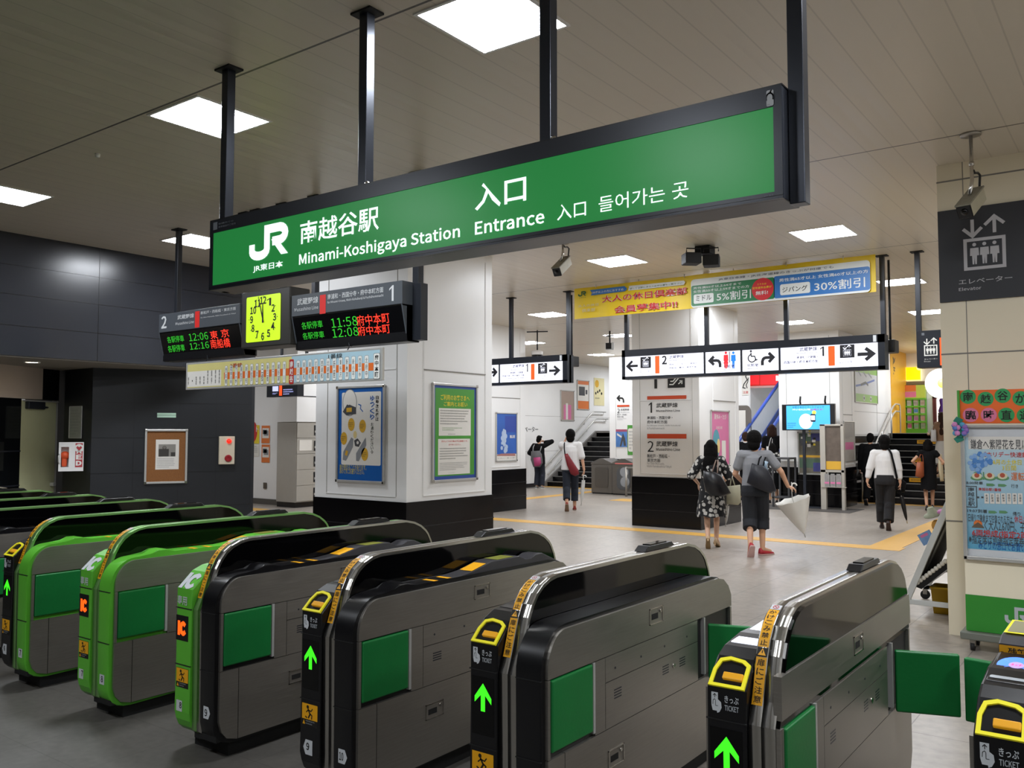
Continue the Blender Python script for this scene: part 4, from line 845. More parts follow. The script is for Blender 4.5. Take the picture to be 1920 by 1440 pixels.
def art_slow(m, a, b, c, d):
    m.rect(a, b, c, d, M_BLU, .001); m.rrect(*m.f.box(640, 871, 715, 733.5), .02, M_PAPER, .002)
    m.vt('自動改札機は', 704.5, 790, 710.5, 741, M_INK, .02, .003); m.vt('ゆっくり', 694, 788, 703, 741, M_BLU, .02, .003); m.vt('お通りください。', 695, 851, 701, 792, M_INK, .006, .003)
    c0 = m.f.uv(656, 755); m.disc(c0, .125, M_GRY, .0028, 30, ry=.165); m.disc(c0, .115, M_PAPER, .003, 30, ry=.155); m.p([(643, 772), (652, 757), (668, 764), (668, 776), (650, 779)], M_DGR, .0035); m.p([(650, 773), (650, 765), (660, 764), (660, 772)], M_GOLD, .004); m.disc(m.f.uv(654, 755), .03, M_PAPER, .0042, 14); m.l([(672, 758), (677, 760), (676, 766), (681, 772)], .012, M_BLU, .003)
    for x, y in ((659, 796), (680, 799), (645, 822), (684, 852)): m.disc(m.f.uv(x, y), .058, M_GOLD, .003, 22, ry=.078); m.small(*m.f.box(x - 5, y + 5, x + 5, y - 5), 3, M_DGR, .0035, .5)
    m.p([(643, 862), (644, 847), (659, 820), (663, 823), (662, 838), (649, 864)], M_GRY, .003); m.p([(668, 864), (668, 850), (686, 820), (687, 835), (673, 865)], M_GRY, .003)
    m.p([(647, 853), (649, 844), (653, 846), (651, 855)], M_GOLD, .0033); m.disc(m.f.uv(666, 815), .03, mat('skin_print', 'e6cf8e', .5), .0034, 16, ry=.045); m.p([(664, 826), (671, 822), (677, 830), (673, 838), (665, 836)], M_DGR, .0034); m.disc(m.f.uv(671, 830), .02, M_PAPER, .0037, 14); m.p([(664, 824), (666, 836), (668, 846), (663, 845)], M_PAPER, .0036)
    m.t('扉が閉まることがあります。', 637, 880, 687, 872, M_YLW, .0, .002); m.t('あわてずにお通りください。', 637, 888, 683, 880, M_YLW, .0, .002)
framed('poster', 'blue framed poster with a cartoon of walking slowly through ticket gates', 'poster', fA, fA.box(631, 903, 723, 721), art_slow)
def art_notice(m, a, b, c, d):
    m.rect(a, b, c, d, M_NAVY, .001); m.rect(a + .025, b + .04, c - .03, d - .03, M_GRN, .0015)
    m.t('ご利用のお客さまへ', 826, 750, 880, 742, M_YLW, .012, .003); m.t('ご案内とお願い', 832, 761.5, 876, 754.5, M_YLW, .012, .003)
    m.r(822.5, 817, 882.5, 767, M_PAPER, .002); m.r(821, 891, 881, 822.5, M_PAPER, .002)
    m.sm_(825, 797, 879.5, 769, 6, M_DGR, .003, 2); m.sm_(829, 808, 872, 801, 2, M_GRN, .003, 3); m.sm_(840, 816, 866, 812, 1, M_GRY, .003, 4)
    m.t('次のような行為は不正乗車です。', 827, 829.5, 877, 825, M_RPR, .006, .003); m.t('おやめください。', 841, 835.5, 864, 831.5, M_RPR, .006, .003)
    m.sm_(824, 863, 877, 838, 5, M_DGR, .003, 5); m.sm_(824, 883, 878, 865, 5, M_GRY, .003, 6); m.sm_(840, 888, 864, 885, 1, M_GRY, .003, 7)
framed('poster', 'green framed notice with yellow heading on the right face of the pillar', 'poster', fB, fB.box(809, 905, 894, 723), art_notice)
fC = frX(-11.314)
def art_sky(m, a, b, c, d):
    m.rect(a, b + .13, c, d, mat('sky_print', '2d5fb4', .4, var=.25, vs=2), .001); m.rect(a + .3, b + .6, c, d - .05, mat('sky_print_dark', '2b46a0', .4), .0015)
    rd = random.Random(5)
    for k in range(22): m.disc((a + .26 + rd.uniform(-.09, .12) * (1 - k / 34), b + .2 + k * .021), rd.uniform(.03, .06), mat('cloud_print', 'aebfd8', .5, var=.2), .0018 + k * .00002, 12)
    m.p([(931, 853), (940, 850.5), (966, 850), (966, 855), (931, 855)], mat('shore_print', 'a8746e', .5), .0025); m.t('とれい 夏の旅', 933, 860.5, 965, 857, M_GRY, .0, .003); m.t('BLUE', 956, 821.5, 965.5, 816, M_PAPER, .02, .003)
framed('poster', 'blue framed poster of a white cloud in a deep blue sky', 'poster', fC, fC.box(929, 866, 969, 774), art_sky)
# printed directions on the middle pillar
fP = frY(14.143)
t = thing('printed_directions', 'platform directions with orange bars printed on the pillar face', 'sign', fP.M @ V((-7.05, .95, 0)))
m = PB(fP); M_OB = mat('line_orange_dark', 'cc4a22', .5)
b = fP.box(1216, 729, 1243, 696); m.line([(b[0] + (b[2] - b[0]) * .5, b[1]), (b[0] + (b[2] - b[0]) * .5, b[3] + .1)], .055, M_INK, .002); m.line([(b[0] + .0, b[3] - .12), (b[0] + (b[2] - b[0]) * .5, b[3] + .12), (b[2] - .0, b[3] - .12)], .055, M_INK, .0023)
m.build('arrow_mark', t); m = PB(fP); m.r(1252, 727.5, 1284, 697, M_INK, .002); m.l([(1255, 721), (1262, 721), (1274, 707)], .02, M_WHT, .003); m.l([(1257, 715), (1262, 715), (1272, 703)], .02, M_WHT, .003); m.l([(1272, 720), (1279, 714)], .018, M_WHT, .003); m.l([(1274, 714), (1279, 714), (1278.5, 720)], .018, M_WHT, .003)
for y in (0, 72.6):
    m.build('lettering', t); m = PB(fP); n_ = '1' if y == 0 else '2'
    m.r(1213.5, 749.5 + y, 1287, 741 + y, M_OB, .002); m.t(n_, 1214.5 if y else 1216.5, 774 + y + (.5 if y else 0), 1225.5 if y else 1222.5, 754.5 + y, M_INK, .0, .002)
    m.t('武蔵野線', 1230.5, 764.5 + y, 1270.5, 755 + y, M_INK, .012, .002); m.t('Musashino Line', 1230.5, 772.5 + y, 1275, 767.5 + y, M_DGR, .006, .002)
m.t('南浦和・西国分寺・', 1213.5, 786.5, 1261, 780, M_DGR, .01, .002); m.t('府中本町方面', 1213.5, 794.5, 1251, 788, M_DGR, .01, .002); m.t('for Minami-Urawa, Nishi-Kokubunji', 1213.5, 800, 1276, 796, M_GRY, .0, .002); m.t('& Fuchūhommachi', 1213.5, 805, 1246, 801, M_GRY, 0, .002)
m.build('lettering', t); m = PB(fP); m.t('新松戸・西船橋・', 1213.5, 858.5, 1255, 852, M_DGR, .01, .002); m.t('東京方面', 1213.5, 866.5, 1238, 860, M_DGR, .01, .002); m.t('for Shin-Matsudo,', 1213.5, 871.5, 1246, 867.5, M_GRY, 0, .002); m.t('Nishi-Funabashi & Tōkyō', 1213.5, 877, 1259, 873, M_GRY, 0, .002)
m.build('lettering', t)
fQ = frX(-6.394)
def art_pink(m, a, b, c, d):
    m.rect(a, b, c, d, M_PNK, .001); m.t('夏休み・たび', 1339, 786, 1361.5, 777, M_PAPER, .01, .003); m.t('まゆひめ', 1343, 805, 1354, 799, M_PAPER, .01, .003)
    m.disc(m.f.uv(1343, 832), .16, mat('print_teal', '5aa0b0', .5), .002, 22, ry=.26); m.r(1353.5, 861, 1360.5, 826, M_PAPER, .002); m.r(1336, 866, 1362, 873, M_PAPER, .002); m.disc(m.f.uv(1347, 836), .07, mat('skin_print', 'e6cf8e'), .003, 18, ry=.13)
framed('poster', 'tall pink framed poster on the right face of the printed pillar', 'poster', fQ, fQ.box(1333, 876, 1366, 770), art_pink)
# far white pillar: small directions, ski poster, green notice
fS = frY(22.994)
t = thing('printed_directions', 'small direction text with one orange bar on the far white pillar', 'sign', fS.M @ V((-12.9, 2.2, 0)))
m = PB(fS); arrow(m, 'turnl', *fS.box(1157, 755, 1169.5, 741), M_INK, .05); m.r(1157, 763, 1180, 759, M_OB, .002); m.t('2', 1157.5, 774.5, 1162, 766, M_INK, 0); m.t('武蔵野線', 1163.5, 770, 1179.5, 766, M_DGR, .006); m.t('Musashino Line', 1163.5, 774, 1180, 771.5, M_GRY, 0)
m.t('新松戸・西船橋・', 1157, 779, 1176, 776, M_DGR, .004); m.t('東京方面', 1157, 783, 1169, 780, M_DGR, .004); m.sm_(1157, 788, 1178, 784, 2, M_GRY); m.build('lettering', t)
def art_ski(m, a, b, c, d):
    m.rect(a, b, c, d, mat('snow_print', '4f7fc0', .5, var=.35, vs=6), .001); m.rect(a, d - .07, c, d, mat('ski_red', 'a8506c', .5), .0015); m.p([(1162, 837), (1165, 824), (1168, 812), (1172, 822), (1174, 836), (1170, 836), (1168, 826), (1165, 837)], M_DGR, .002); m.p([(1157, 812), (1166, 818), (1165, 821), (1157, 816)], M_PAPER, .002)
framed('poster', 'blue winter sport poster on the far white pillar below small directions', 'poster', fS, fS.box(1155, 838, 1176, 805), art_ski, False)
framed('notice', 'green edged white notice beside the winter sport poster', 'notice', fS, fS.box(1177, 853, 1189, 797), lambda m, a, b, c, d: (m.rect(a, b, c, d, M_GRN, .001), m.rrect(a + .02, b + .1, c + .0, d - .1, .05, M_PAPER, .002), m.small(a + .05, b + .15, c - .02, d - .15, 6, M_GRY, .003)), False)
# stair side wall: frames and the word elevator
fW = frX(-15.494)
t = thing('wall_lettering', 'dark characters reading elevator on the white side wall', 'sign', fW.M @ V((22, 1.7, 0)))
m = PB(fW); m.t('エレベーター', 969, 810, 1009, 800, M_DGR, .004); m.build('lettering', t)
framed('poster', 'framed pinkish brown poster nearest on the white stair wall', 'poster', fW, fW.box(1051, 789, 1076, 733), lambda m, a, b, c, d: (m.rect(a, b, c, d, mat('print_taupe', 'b09a8c', .5), .001), m.rect(a + .15, b + .02, c - .15, b + .5, M_PNK, .002), m.rect(a + .28, b + .02, c - .35, b + .55, M_PAPER, .003)))
framed('poster', 'framed orange and white poster in the middle of the stair wall', 'poster', fW, fW.box(1082, 768, 1104, 714), lambda m, a, b, c, d: (m.rect(a, b, c, d, M_PAPER, .001), m.rect(a, b, c, b + .27, M_ORP, .002), m.rect(a, d - .12, c, d, M_ORP, .002), m.rect(a + .08, b + .45, a + .46, b + .75, M_DGR, .002), m.rect(c - .2, b + .5, c - .08, b + .65, M_DGR, .002)))
framed('poster', 'pale yellow poster with dark sketches farthest on the stair wall', 'poster', fW, fW.box(1113.5, 760, 1132.5, 710), lambda m, a, b, c, d: (m.rect(a, b, c, d, mat('print_cream', 'ddd3a6', .5), .001), m.disc((a + .2, d - .2), .13, M_GOLD, .002), [m.disc((a + .12 + .13 * k, b + .42 + .05 * (k % 3)), .05, M_INK, .002, 9) for k in range(4)], m.small(a + .08, b + .2, c - .05, b + .3, 1, M_DGR, .002)), False)
# dark oblique wall: cork board, alarm, green plates; defibrillator and notice beside the door
def art_cork(m, a, b, c, d):
    m.rect(a, b, c, d, mat('cork', '8a5a30', .9, var=.18, vs=60, bump=.3), .001); q = m.f.box(291, 880.5, 336, 824); m.rect(*q, M_PAPER, .003); e = m.f.box(297, 856, 329.5, 833); m.rect(*e, mat('photo_grey', '8d8a83', .5), .004)
    w = e[2] - e[0]; h = e[3] - e[1]; m.rect(e[0], e[1], e[0] + w * .6, e[1] + h * .62, mat('photo_dark', '3d3a36'), .005); m.disc((e[0] + w * .34, e[1] + h * .72), w * .12, mat('photo_dark', '3d3a36'), .0055, 16); m.disc((e[0] + w * .34, e[1] + h * .74), w * .09, mat('photo_mid', '77716a'), .006, 16); m.rect(e[0] + w * .72, e[1], e[0] + w * .98, e[1] + h * .34, mat('photo_dark', '3d3a36'), .005); m.small(q[0] + .02, q[1] + .02, q[2] - .02, q[1] + .16, 6, M_GRY, .004)
framed('notice_board', 'aluminium framed cork board with one pinned black and white sheet', 'notice board', fo.off(.003), fo.box(269.5, 907.5, 352, 805), art_cork, th=.03)
t = thing('fire_alarm', 'ivory fire alarm box with red lamp and red push button', 'fire alarm', fo.M @ V((1.73, 1.24, 0)))
b = fo.box(409, 870.5, 439, 818); M_IVORY = mat('ivory_plastic', 'd8ccb4', .5)
m = MB(fo.M); m.box((b[0], b[1], 0), (b[2], b[3], .07), M_IVORY, .006); m.build('box', t)
c = fo.uv(428, 827); m = MB(fo.M); m.lathe([(.034, 0), (.034, .015), (.026, .03), (.008, .038)], glow('f02415', 1.4), (c[0], c[1], .07), 16, (0, 0, 1)); m.build('lamp', t)
c = fo.uv(426.5, 859); m = MB(fo.M); m.lathe([(.05, 0), (.05, .012), (.04, .018), (.02, .012), (.001, .01)], mat('alarm_red', '9c1620', .35), (c[0], c[1], .07), 20, (0, 0, 1)); m.build('button', t)
t = thing('guide_plate', 'pair of small pale green plates above the cork board', 'sign', fo.M @ V((.93, 1.9, 0)))
for y0, y1 in ((778.5, 774.5), (783, 779.3)): m = MB(fo.M); bb = fo.box(294.5, y0, 330, y1); m.box((bb[0], bb[1], 0), (bb[2], bb[3], .012), mat('luminous_green', 'b3d3bd', .5), .003); m.build('plate', t)
fD = frY(6.036)
framed('notice', 'narrow white framed notice above the defibrillator box', 'notice', fD, fD.box(129.5, 822, 155, 761), lambda m, a, b, c, d: (m.rect(a, b, c, d, mat('notice_pale', 'b9bdb4', .5, var=.12, vs=14), .001), m.small(a + .03, b + .03, c - .03, d - .03, 9, mat('faint_grey', '9da29b'), .002)), mat('white_trim', 'c9cac6', .5), w=.012, th=.012, knobs=False)
t = thing('defibrillator_cabinet', 'white AED box with orange kit behind its window', 'defibrillator cabinet', (-11.95, 5.85, 1.16))
fE = Fr(atY(133, 856, 5.80), (.455, .89, 0)); b = fE.box(109, 884, 157.5, 829); d0 = fE.uv(137, 850)[0]
m = MB(fE.M); wv = fE.box(113.5, 876, 129.5, 838)
m.box((b[0], b[1], -.176), (b[2], b[3], -.12), M_WHITE)
for a_, c_ in (((b[0], b[1]), (b[2], wv[1])), ((b[0], wv[3]), (b[2], b[3])), ((b[0], wv[1]), (wv[0], wv[3])), ((wv[2], wv[1]), (b[2], wv[3]))): m.box((a_[0], a_[1], -.12), (c_[0], c_[1], 0), M_WHITE)
m.build('cabinet', t)
m = MB(fE.M); m.box((wv[0] + .01, wv[1] + .005, -.11), (wv[2] - .02, wv[1] + .13, -.03), mat('kit_orange', 'd9552a', .5), .02); m.ball(((wv[0] + wv[2]) / 2, wv[1] + .15, -.07), .06, mat('kit_orange', 'd9552a'), 10); m.build('kit', t)
m = PB(fE); r_ = fE.box(140.5, 876, 155.5, 831); m.rect(*r_, mat('aed_red', 'b5353c', .5), .002); c = ((r_[0] + r_[2]) / 2, r_[3] - .065); m.disc(c, .055, M_WHT, .003); m.flat([(c[0], c[1] - .035), (c[0] + .036, c[1] + .005), (c[0] + .02, c[1] + .028), (c[0], c[1] + .012), (c[0] - .02, c[1] + .028), (c[0] - .036, c[1] + .005)], mat('aed_red', 'b5353c'), .004)
for ch, y in (('A', 850.5), ('E', 861.5), ('D', 873)): q = m.f.uv(148, y)[1]; m.text(ch, c[0] - .035, q, c[0] + .035, q + .065, M_WHT, .02, .003)
m.build('lettering', t)
m = MB(fE.M); m.tube([(b[0] + .01, b[1] + .1, .003), (b[0] + .0, b[1] + .13, .02), (b[0] + .0, b[1] + .2, .02), (b[0] + .01, b[1] + .23, .003)], .008, M_ALU, 6); m.build('handle', t)
# wall left of the lockers
fL = frY(13.094)
framed('poster', 'red and yellow sale poster partly behind the dark wall', 'poster', fL, fL.box(464, 831.5, 487, 797), lambda m, a, b, c, d: (m.rect(a, b, c, d, M_YLW, .001), m.disc(((a + c) / 2 - .05, (b + d) / 2 + .06), .2, M_RPR, .002, 24, ry=.26), m.text('イト', a + .12, b + .28, c - .03, d - .03, M_PAPER, .02, .003), m.text('中', a + .08, b + .14, a + .22, b + .26, M_PAPER, .02, .003)), False)
framed('notice', 'plain white sheet under the sale poster', 'notice', fL, fL.box(464, 855, 486, 833), lambda m, a, b, c, d: m.small(a + .03, b + .03, c - .03, d - .03, 5, M_GRY, .002), False)
for y0, y1, l in ((831, 798, 'upper orange information sheet on the white wall by the lockers'), (867, 833.5, 'lower orange information sheet on the white wall by the lockers')):
    framed('notice', l, 'notice', fL, fL.box(490.5, y0, 506.5, y1), lambda m, a, b, c, d: (m.rect(a, b, c, d, M_ORP, .001), m.rect(a + .03, b + .12, c - .03, d - .06, M_PAPER, .002), m.rect(a + .05, d - .2, a + .2, d - .1, M_DGR, .003), m.rect(c - .22, b + .18, c - .05, b + .3, M_GRY, .003)), False)
t = thing('wall_socket', 'small brown socket plate low on the white wall by the lockers', 'socket', fL.M @ V((-17, .4, 0))); b = fL.box(494.5, 916, 500.5, 905); m = MB(fL.M); m.box((b[0], b[1], 0), (b[2], b[3], .02), mat('brown_plate', '5c5348', .5), .004); m.build('plate', t)
# elevator board on the cream pillar
t = thing('elevator_sign', 'dark elevator board with a white lift pictogram on the cream pillar', 'sign', (-1.0, 8.1, 2.81))
fV = frY(8.128); m = MB(); m.box((-1.452, 8.13, 2.807), (-.15, 8.147, 3.596), mat('sign_charcoal', '26272c', .45)); m.build('board', t)
M_LGR = mat('pictogram_grey', 'c3c2c6', .5)
m = PB(fV); b = fV.box(1808, 509, 1884, 404); lift_icon(m, b[0], b[1], b[2], b[3], M_LGR); m.t('エレベーター', 1798, 534, 1898, 515, M_LGR, .006); m.t('Elevator', 1798, 546, 1840, 536, M_LGR, .004); m.build('lettering', t)
# ================================================================== MOVABLE NOTICE BOARD BY THE CREAM PILLAR
Yk = 7.66; fK = frY(Yk)
t = thing('notice_stand', 'white notice stand on castors with green JR base and hydrangea timetable', 'notice stand', (-.75, 7.8, 0))
m = MB(); m.box((-1.243, Yk + .004, .155), (-.2, Yk + .14, 1.79), M_CREAM, .006); m.build('panel', t)
m = MB(); m.box((-1.28, Yk - .06, .09), (-.2, Yk + .25, .15), mat('castor_frame', '6f7268', .5), .01); m.build('base', t)
for x in (-1.2, -.3):
    for y in (Yk + .0, Yk + .2): m = MB(); m.tube([(x - .015, y, .035), (x + .015, y, .035)], .033, M_RUBBER, 14); m.box((x - .02, y - .02, .04), (x + .02, y + .02, .095), M_STEEL); m.build('castor', t)
m = PB(fK); g = fK.uv(1803, 1180), fK.uv(1803, 1113); m.rect(-1.243, g[0][1], -.2, g[1][1], mat('jr_green', '2f8a2c', .45), .002); m.build('green_band', t)
m = PB(fK.off(.001)); q = fK.box(1884, 1168, 1912, 1140); jr_logo(m, q[0], q[1], q[0] + .17, q[3], M_GREYT); m.text('JR東日本', q[0] + .02, q[1] - .035, q[0] + .16, q[1] - .01, M_GREYT, .01); m.build('lettering', t)
m = MB(fK.M); a = fK.uv(1801, 1047); e = fK.uv(1801, 797)
for p0, p1 in (((-1.243, a[1]), (-1.215, e[1])), ((-1.243, a[1]), (-.2, a[1] + .03)), ((-1.243, e[1] - .02), (-.2, e[1]))): m.box((p0[0], p0[1], 0), (p1[0], p1[1], .035), M_ALU, .005)
m.build('poster_frame', t)
m = PB(fK.off(.003)); zt, zb = e[1] - .02, a[1] + .03
m.rect(-1.215, zb, -.2, zt, mat('board_white', 'd3d6d9', .35), .001)
x0 = fK.uv(1816, 900)[0]
pz = fK.uv(1812, 1028)[1], fK.uv(1813, 820)[1]
ms = bpy.data.materials.new('poster_blue_wash'); ms.use_nodes = True; n_ = ms.node_tree.nodes; l_ = ms.node_tree.links
g_ = n_.new('ShaderNodeNewGeometry'); sp = n_.new('ShaderNodeSeparateXYZ'); rp_ = n_.new('ShaderNodeMapRange'); mx = n_.new('ShaderNodeMix'); mx.data_type = 'RGBA'
l_.new(g_.outputs['Position'], sp.inputs[0]); l_.new(sp.outputs[2], rp_.inputs['Value']); rp_.inputs['From Min'].default_value = pz[0]; rp_.inputs['From Max'].default_value = (pz[0] + pz[1]) / 2 + .25
mx.inputs['A'].default_value = lin('5aa3c4'); mx.inputs['B'].default_value = lin('b9d3de'); l_.new(rp_.outputs[0], mx.inputs['Factor']); l_.new(mx.outputs['Result'], n_['Principled BSDF'].inputs['Base Color'])
m.rect(x0 - .045, pz[0], -.21, pz[1], ms, .002); m.r(1816, 842, 1960, 819, M_PAPER, .003); m.build('poster', t)
m = PB(fK.off(.007)); K = M_DGR
m.t('鎌倉へ紫陽花を見に', 1820, 842, 1926, 824, K, .006, .001); m.t('〔ホリデー快速鎌倉号', 1846, 857, 1950, 848, M_RPR, .008, .001)
m.t('6月の土休日', 1862, 871, 1915, 862, M_YLW, .01, .001); m.t('運転します', 1896, 901, 1960, 887, M_ORP, .006, .001); m.t('3日間', 1879, 882, 1905, 873, M_YLW, .006, .001)
rd = random.Random(9); hb = [mat('hydrangea_blue', '4f86c8', .6), mat('hydrangea_pale', '86aede', .6)]
c = fK.uv(1841, 868)
for k in range(44): a_ = rd.uniform(0, 6.3); r = .075 * math.sqrt(rd.random()); m.disc((c[0] + r * 1.15 * math.cos(a_), c[1] + r * math.sin(a_)), .017, hb[k % 2], .0012 + k * .00003, 6)
m.flat([(c[0] - .06, c[1] - .08), (c[0] - .02, c[1] - .05), (c[0] + .0, c[1] - .09)], mat('leaf_print', '5f9466', .6), .0012); m.line([(c[0] + .01, c[1] - .07), (c[0] + .01, c[1] - .13)], .008, mat('leaf_print', '5f9466'), .0012)
for k in range(3):
    c = fK.uv(1832 + 24 * k, 896); m.disc(c, .045, mat('leaf_print', '5f9466'), .001, 16, ry=.02); m.disc((c[0], c[1] + .015), .035, mat('petal_print', 'dcd6b4'), .0013, 14, ry=.025); m.disc((c[0], c[1] + .02), .018, mat('petal_core', 'b5563e'), .0016, 12)
m.t('8:00発車', 1812, 908, 1843, 903, K, .006, .001); m.t('行き', 1896, 915, 1909, 908, K, .004, .001); m.t('19:07到着', 1814, 960.5, 1851, 955.5, K, .006, .001); m.t('帰り', 1899, 967, 1913, 960, K, .004, .001)
for x, y in ((1858, 909), (1880, 910), (1862, 960), (1882, 960)): c = fK.uv(x, y); m.flat([(c[0] - .03, c[1] - .01), (c[0] + .012, c[1] - .01), (c[0] + .03, c[1]), (c[0] + .012, c[1] + .01), (c[0] - .03, c[1] + .01)], mat('leaf_print', '5f9466'), .001)
q = fK.box(1812, 950, 1831, 912); m.line([(q[0], q[1]), (q[2], q[1]), (q[2], q[3]), (q[0], q[3])], .006, K, .0012, True); m.vtext('南越谷駅', q[0] + .015, q[1] + .006, q[2] - .015, q[3] - .006, K, .006, .001)
m.t('南越谷駅1番線', 1835, 920, 1877, 915.5, M_RPR, .008, .001)
for k, nm in enumerate(('東浦和', '武蔵浦', '北朝霞', '新秋津', '西国分', '鎌倉駅', '北鎌倉')): x = 1847 + 10.5 * k; m.r(x - 1, 944 + k * .2, x + 7, 925, M_PAPER, .0008); m.vt(nm, x + 1, 941, x + 5, 927, K, .004, .0014)
for x in (1832, 1840): m.r(x, 934, x + 4, 931, K, .001)
m.t('日帰りで鎌倉まで往復される方は、', 1816, 978, 1900, 967, K, .0, .001); m.t('休日おでかけ', 1902, 980, 1950, 969, M_RPR, .004, .001)
c = fK.uv(1834, 982); m.disc(c, .03, M_ORP, .001, 16); m.flat([(c[0] - .045, c[1] - .03), (c[0] + .045, c[1] - .03), (c[0] + .03, c[1] - .01), (c[0], c[1] + .012), (c[0] - .03, c[1] - .01)], mat('hut_brown', '6b5a48'), .0014)
m.t('く大人2,670円、子ども', 1846, 995, 1940, 980, K, .004, .001); m.t('6両編成(指定2両)', 1823, 1007, 1932, 998, M_RPR, .014, .001); m.t('※指定席は別途指定席券520円', 1817, 1019, 1945, 1009, K, .004, .001); m.t('みどりの窓口でお買い求め', 1835, 1029, 1940, 1020, M_BLU, .0, .001)
m.build('lettering', t)
fH = frY(7.72)
t = thing('headline_board', 'orange headline board with green and pink paper discs above the notice stand', 'sign', (-.75, 7.72, 1.8))
M_ORB = mat('orange_card', 'ee6a22', .5); q = fK.box(1799, 794, 1960, 728)
m = MB(fK.M); m.box((-1.243, q[1] + .0, -.02), (-.2, q[3], .0), M_ORB); m.box((-1.26, q[1], -.02), (-1.243, q[3], .02), mat('green_card', '4a9a35', .5)); m.build('card', t)
m = PB(fK.off(.001)); gd = mat('paper_green', '2f9a55', .5); pd = mat('paper_pink', 'e0789a', .5)
for ch, x, y, mm in (('南', 1815, 744, gd), ('越', 1848, 748, gd), ('谷', 1880, 742, gd), ('か', 1914, 747, gd), ('ら', 1946, 745, gd), ('臨', 1820, 778, pd), ('時', 1854, 778, pd), ('直', 1887, 778, gd), ('通', 1922, 779, gd)):
    c = fK.uv(x, y); m.disc(c, .056, mm, .001, 28); h = .036; m.text(ch, c[0] - h, c[1] - h, c[0] + h, c[1] + h, M_INK, .02, .002)
m.build('lettering', t)
t = thing('paper_flower', 'paper hydrangea ornament in blue and pink on the notice stand corner', 'ornament', fK.M @ V((-1.235, 1.68, .05)))
c = fK.uv(1801, 806); rd = random.Random(2); cols = [mat('paper_blue', '5a7fc4', .6), mat('paper_violet', '8f6ab8', .6), mat('paper_rose', 'd48ac0', .6), mat('paper_sky', '4f9ac0', .6)]
m = MB(fK.M)
for k in range(16):
    a_ = rd.uniform(0, 6.3); r = .05 * math.sqrt(rd.random()); m.ball((c[0] + r * math.cos(a_), c[1] + r * 1.1 * math.sin(a_), .05 + rd.uniform(0, .015)), .022, cols[k % 4], 8, (1, 1, .5))
m.build('petals', t)
m = MB(fK.M)
m.box((c[0] - .02, c[1] - .06, .0), (c[0] + .02, c[1] + .06, .05), mat('leaf_teal', '1f7a66', .6))
for s in (1, -1): m.prism([(c[0] - .01 * s, c[1] + s * .03), (c[0] - .045, c[1] + s * .07), (c[0] - .02, c[1] + s * .105), (c[0] + .03, c[1] + s * .08)], .036, .042, mat('leaf_teal', '1f7a66'), axis='z')
m.build('leaves', t)
# leaning display on castors at the left of the cream pillar
t = thing('display_stand', 'white tubular stand on castors leaning beside the cream pillar', 'display stand', (-1.7, 9.2, 0))
M_WFR = mat('white_tube', 'cfd2d2', .4)
def slant(zv): return -1.965 + (zv - .1) * .41
for y in (8.80, 9.72):
    m = MB()
    m.prism([(slant(.10), .10), (slant(.10) + .06, .10), (slant(1.28) + .06, 1.28), (slant(1.28), 1.28)], y - .02, y + .02, M_WFR, axis='y', bev=.004)
    m.box((-1.96, y - .02, .10), (-1.46, y + .02, .145), M_WFR, .004); m.build('side_frame', t)
    m = MB(); m.tube([(-1.945 - .0, y - .015, .045), (-1.945, y + .015, .045)], .045, M_RUBBER, 16); m.box((-1.965, y - .02, .05), (-1.925, y + .02, .102), M_STEEL); m.build('castor', t)
    m = MB(); m.tube([(-1.5, y - .015, .045), (-1.5, y + .015, .045)], .045, M_RUBBER, 16); m.box((-1.52, y - .02, .05), (-1.48, y + .02, .102), M_STEEL); m.build('castor', t)
m = MB(); m.prism([(slant(.3) + .035, .3), (slant(.3) + .06, .3), (slant(1.26) + .06, 1.26), (slant(1.26) + .035, 1.26)], 8.82, 9.70, mat('dark_fabric', '3a3733', .9, var=.4, vs=14), axis='y'); m.build('panel', t)
m = MB(); m.prism([(slant(.28) + .03, .26), (slant(.28) + .09, .24), (-1.55, .47), (-1.60, .50)], 8.84, 9.7, M_BLACK, axis='y'); m.build('shelf', t)
m = MB()
for k in range(10): m.ball((slant(.3) + .05 + k * .027, 8.83, .30 + k * .024), .022, M_PAPER, 8)
m.build('paper_trim', t)
m = MB(); m.tube([(-1.78, 8.95, .42), (-1.56, 8.95, .92)], .016, mat('grey_tube', '8b8a86', .4, .4)); m.build('strut', t)
m = MB(); m.box((-1.9, 9.5, .32), (-1.46, 9.54, .365), M_WFR); m.build('crossbar', t)
t = thing('plastic_tub', 'yellow plastic tub standing under the leaning white stand', 'tub', (-1.62, 9.1, .002))
m = MB(); m.rings([[(-1.60 + a * x, 9.1 + a * y, z) for x, y in ((-.15, -.12), (.13, -.12), (.13, .12), (-.15, .12))] for a, z in ((.88, .002), (1, .23), (1.06, .235), (1.06, .25), (.95, .25), (.85, .02))], mat('yellow_plastic', 'c29a1e', .5)); m.build('tub', t)
for x, y in ((-1.7, 8.94),): pass
m = MB(); c = atY(1748, 962, 8.95); m.lathe([(.001, .06), (.03, .055), (.045, .0), (.085, -.012), (.085, -.018), (.04, -.01)], mat('straw_hat', '9fa38c', .8, var=.2, vs=40), c, 18, (-.25, -.3, .9)); o = m.build('straw_hat'); tag(o, 'small straw hat tied to the leaning stand', 'hat')
m = MB(); c = atY(1756, 985, 8.95); m.ball(c, .045, mat('doll_orange', 'c9913e', .8), 10, (1, .8, 1.2)); m.ball(c + V((.045, 0, .115)), .04, mat('paper_rose', 'd48ac0'), 8); o = m.build('paper_doll'); tag(o, 'small orange and pink ornament below the straw hat', 'ornament')
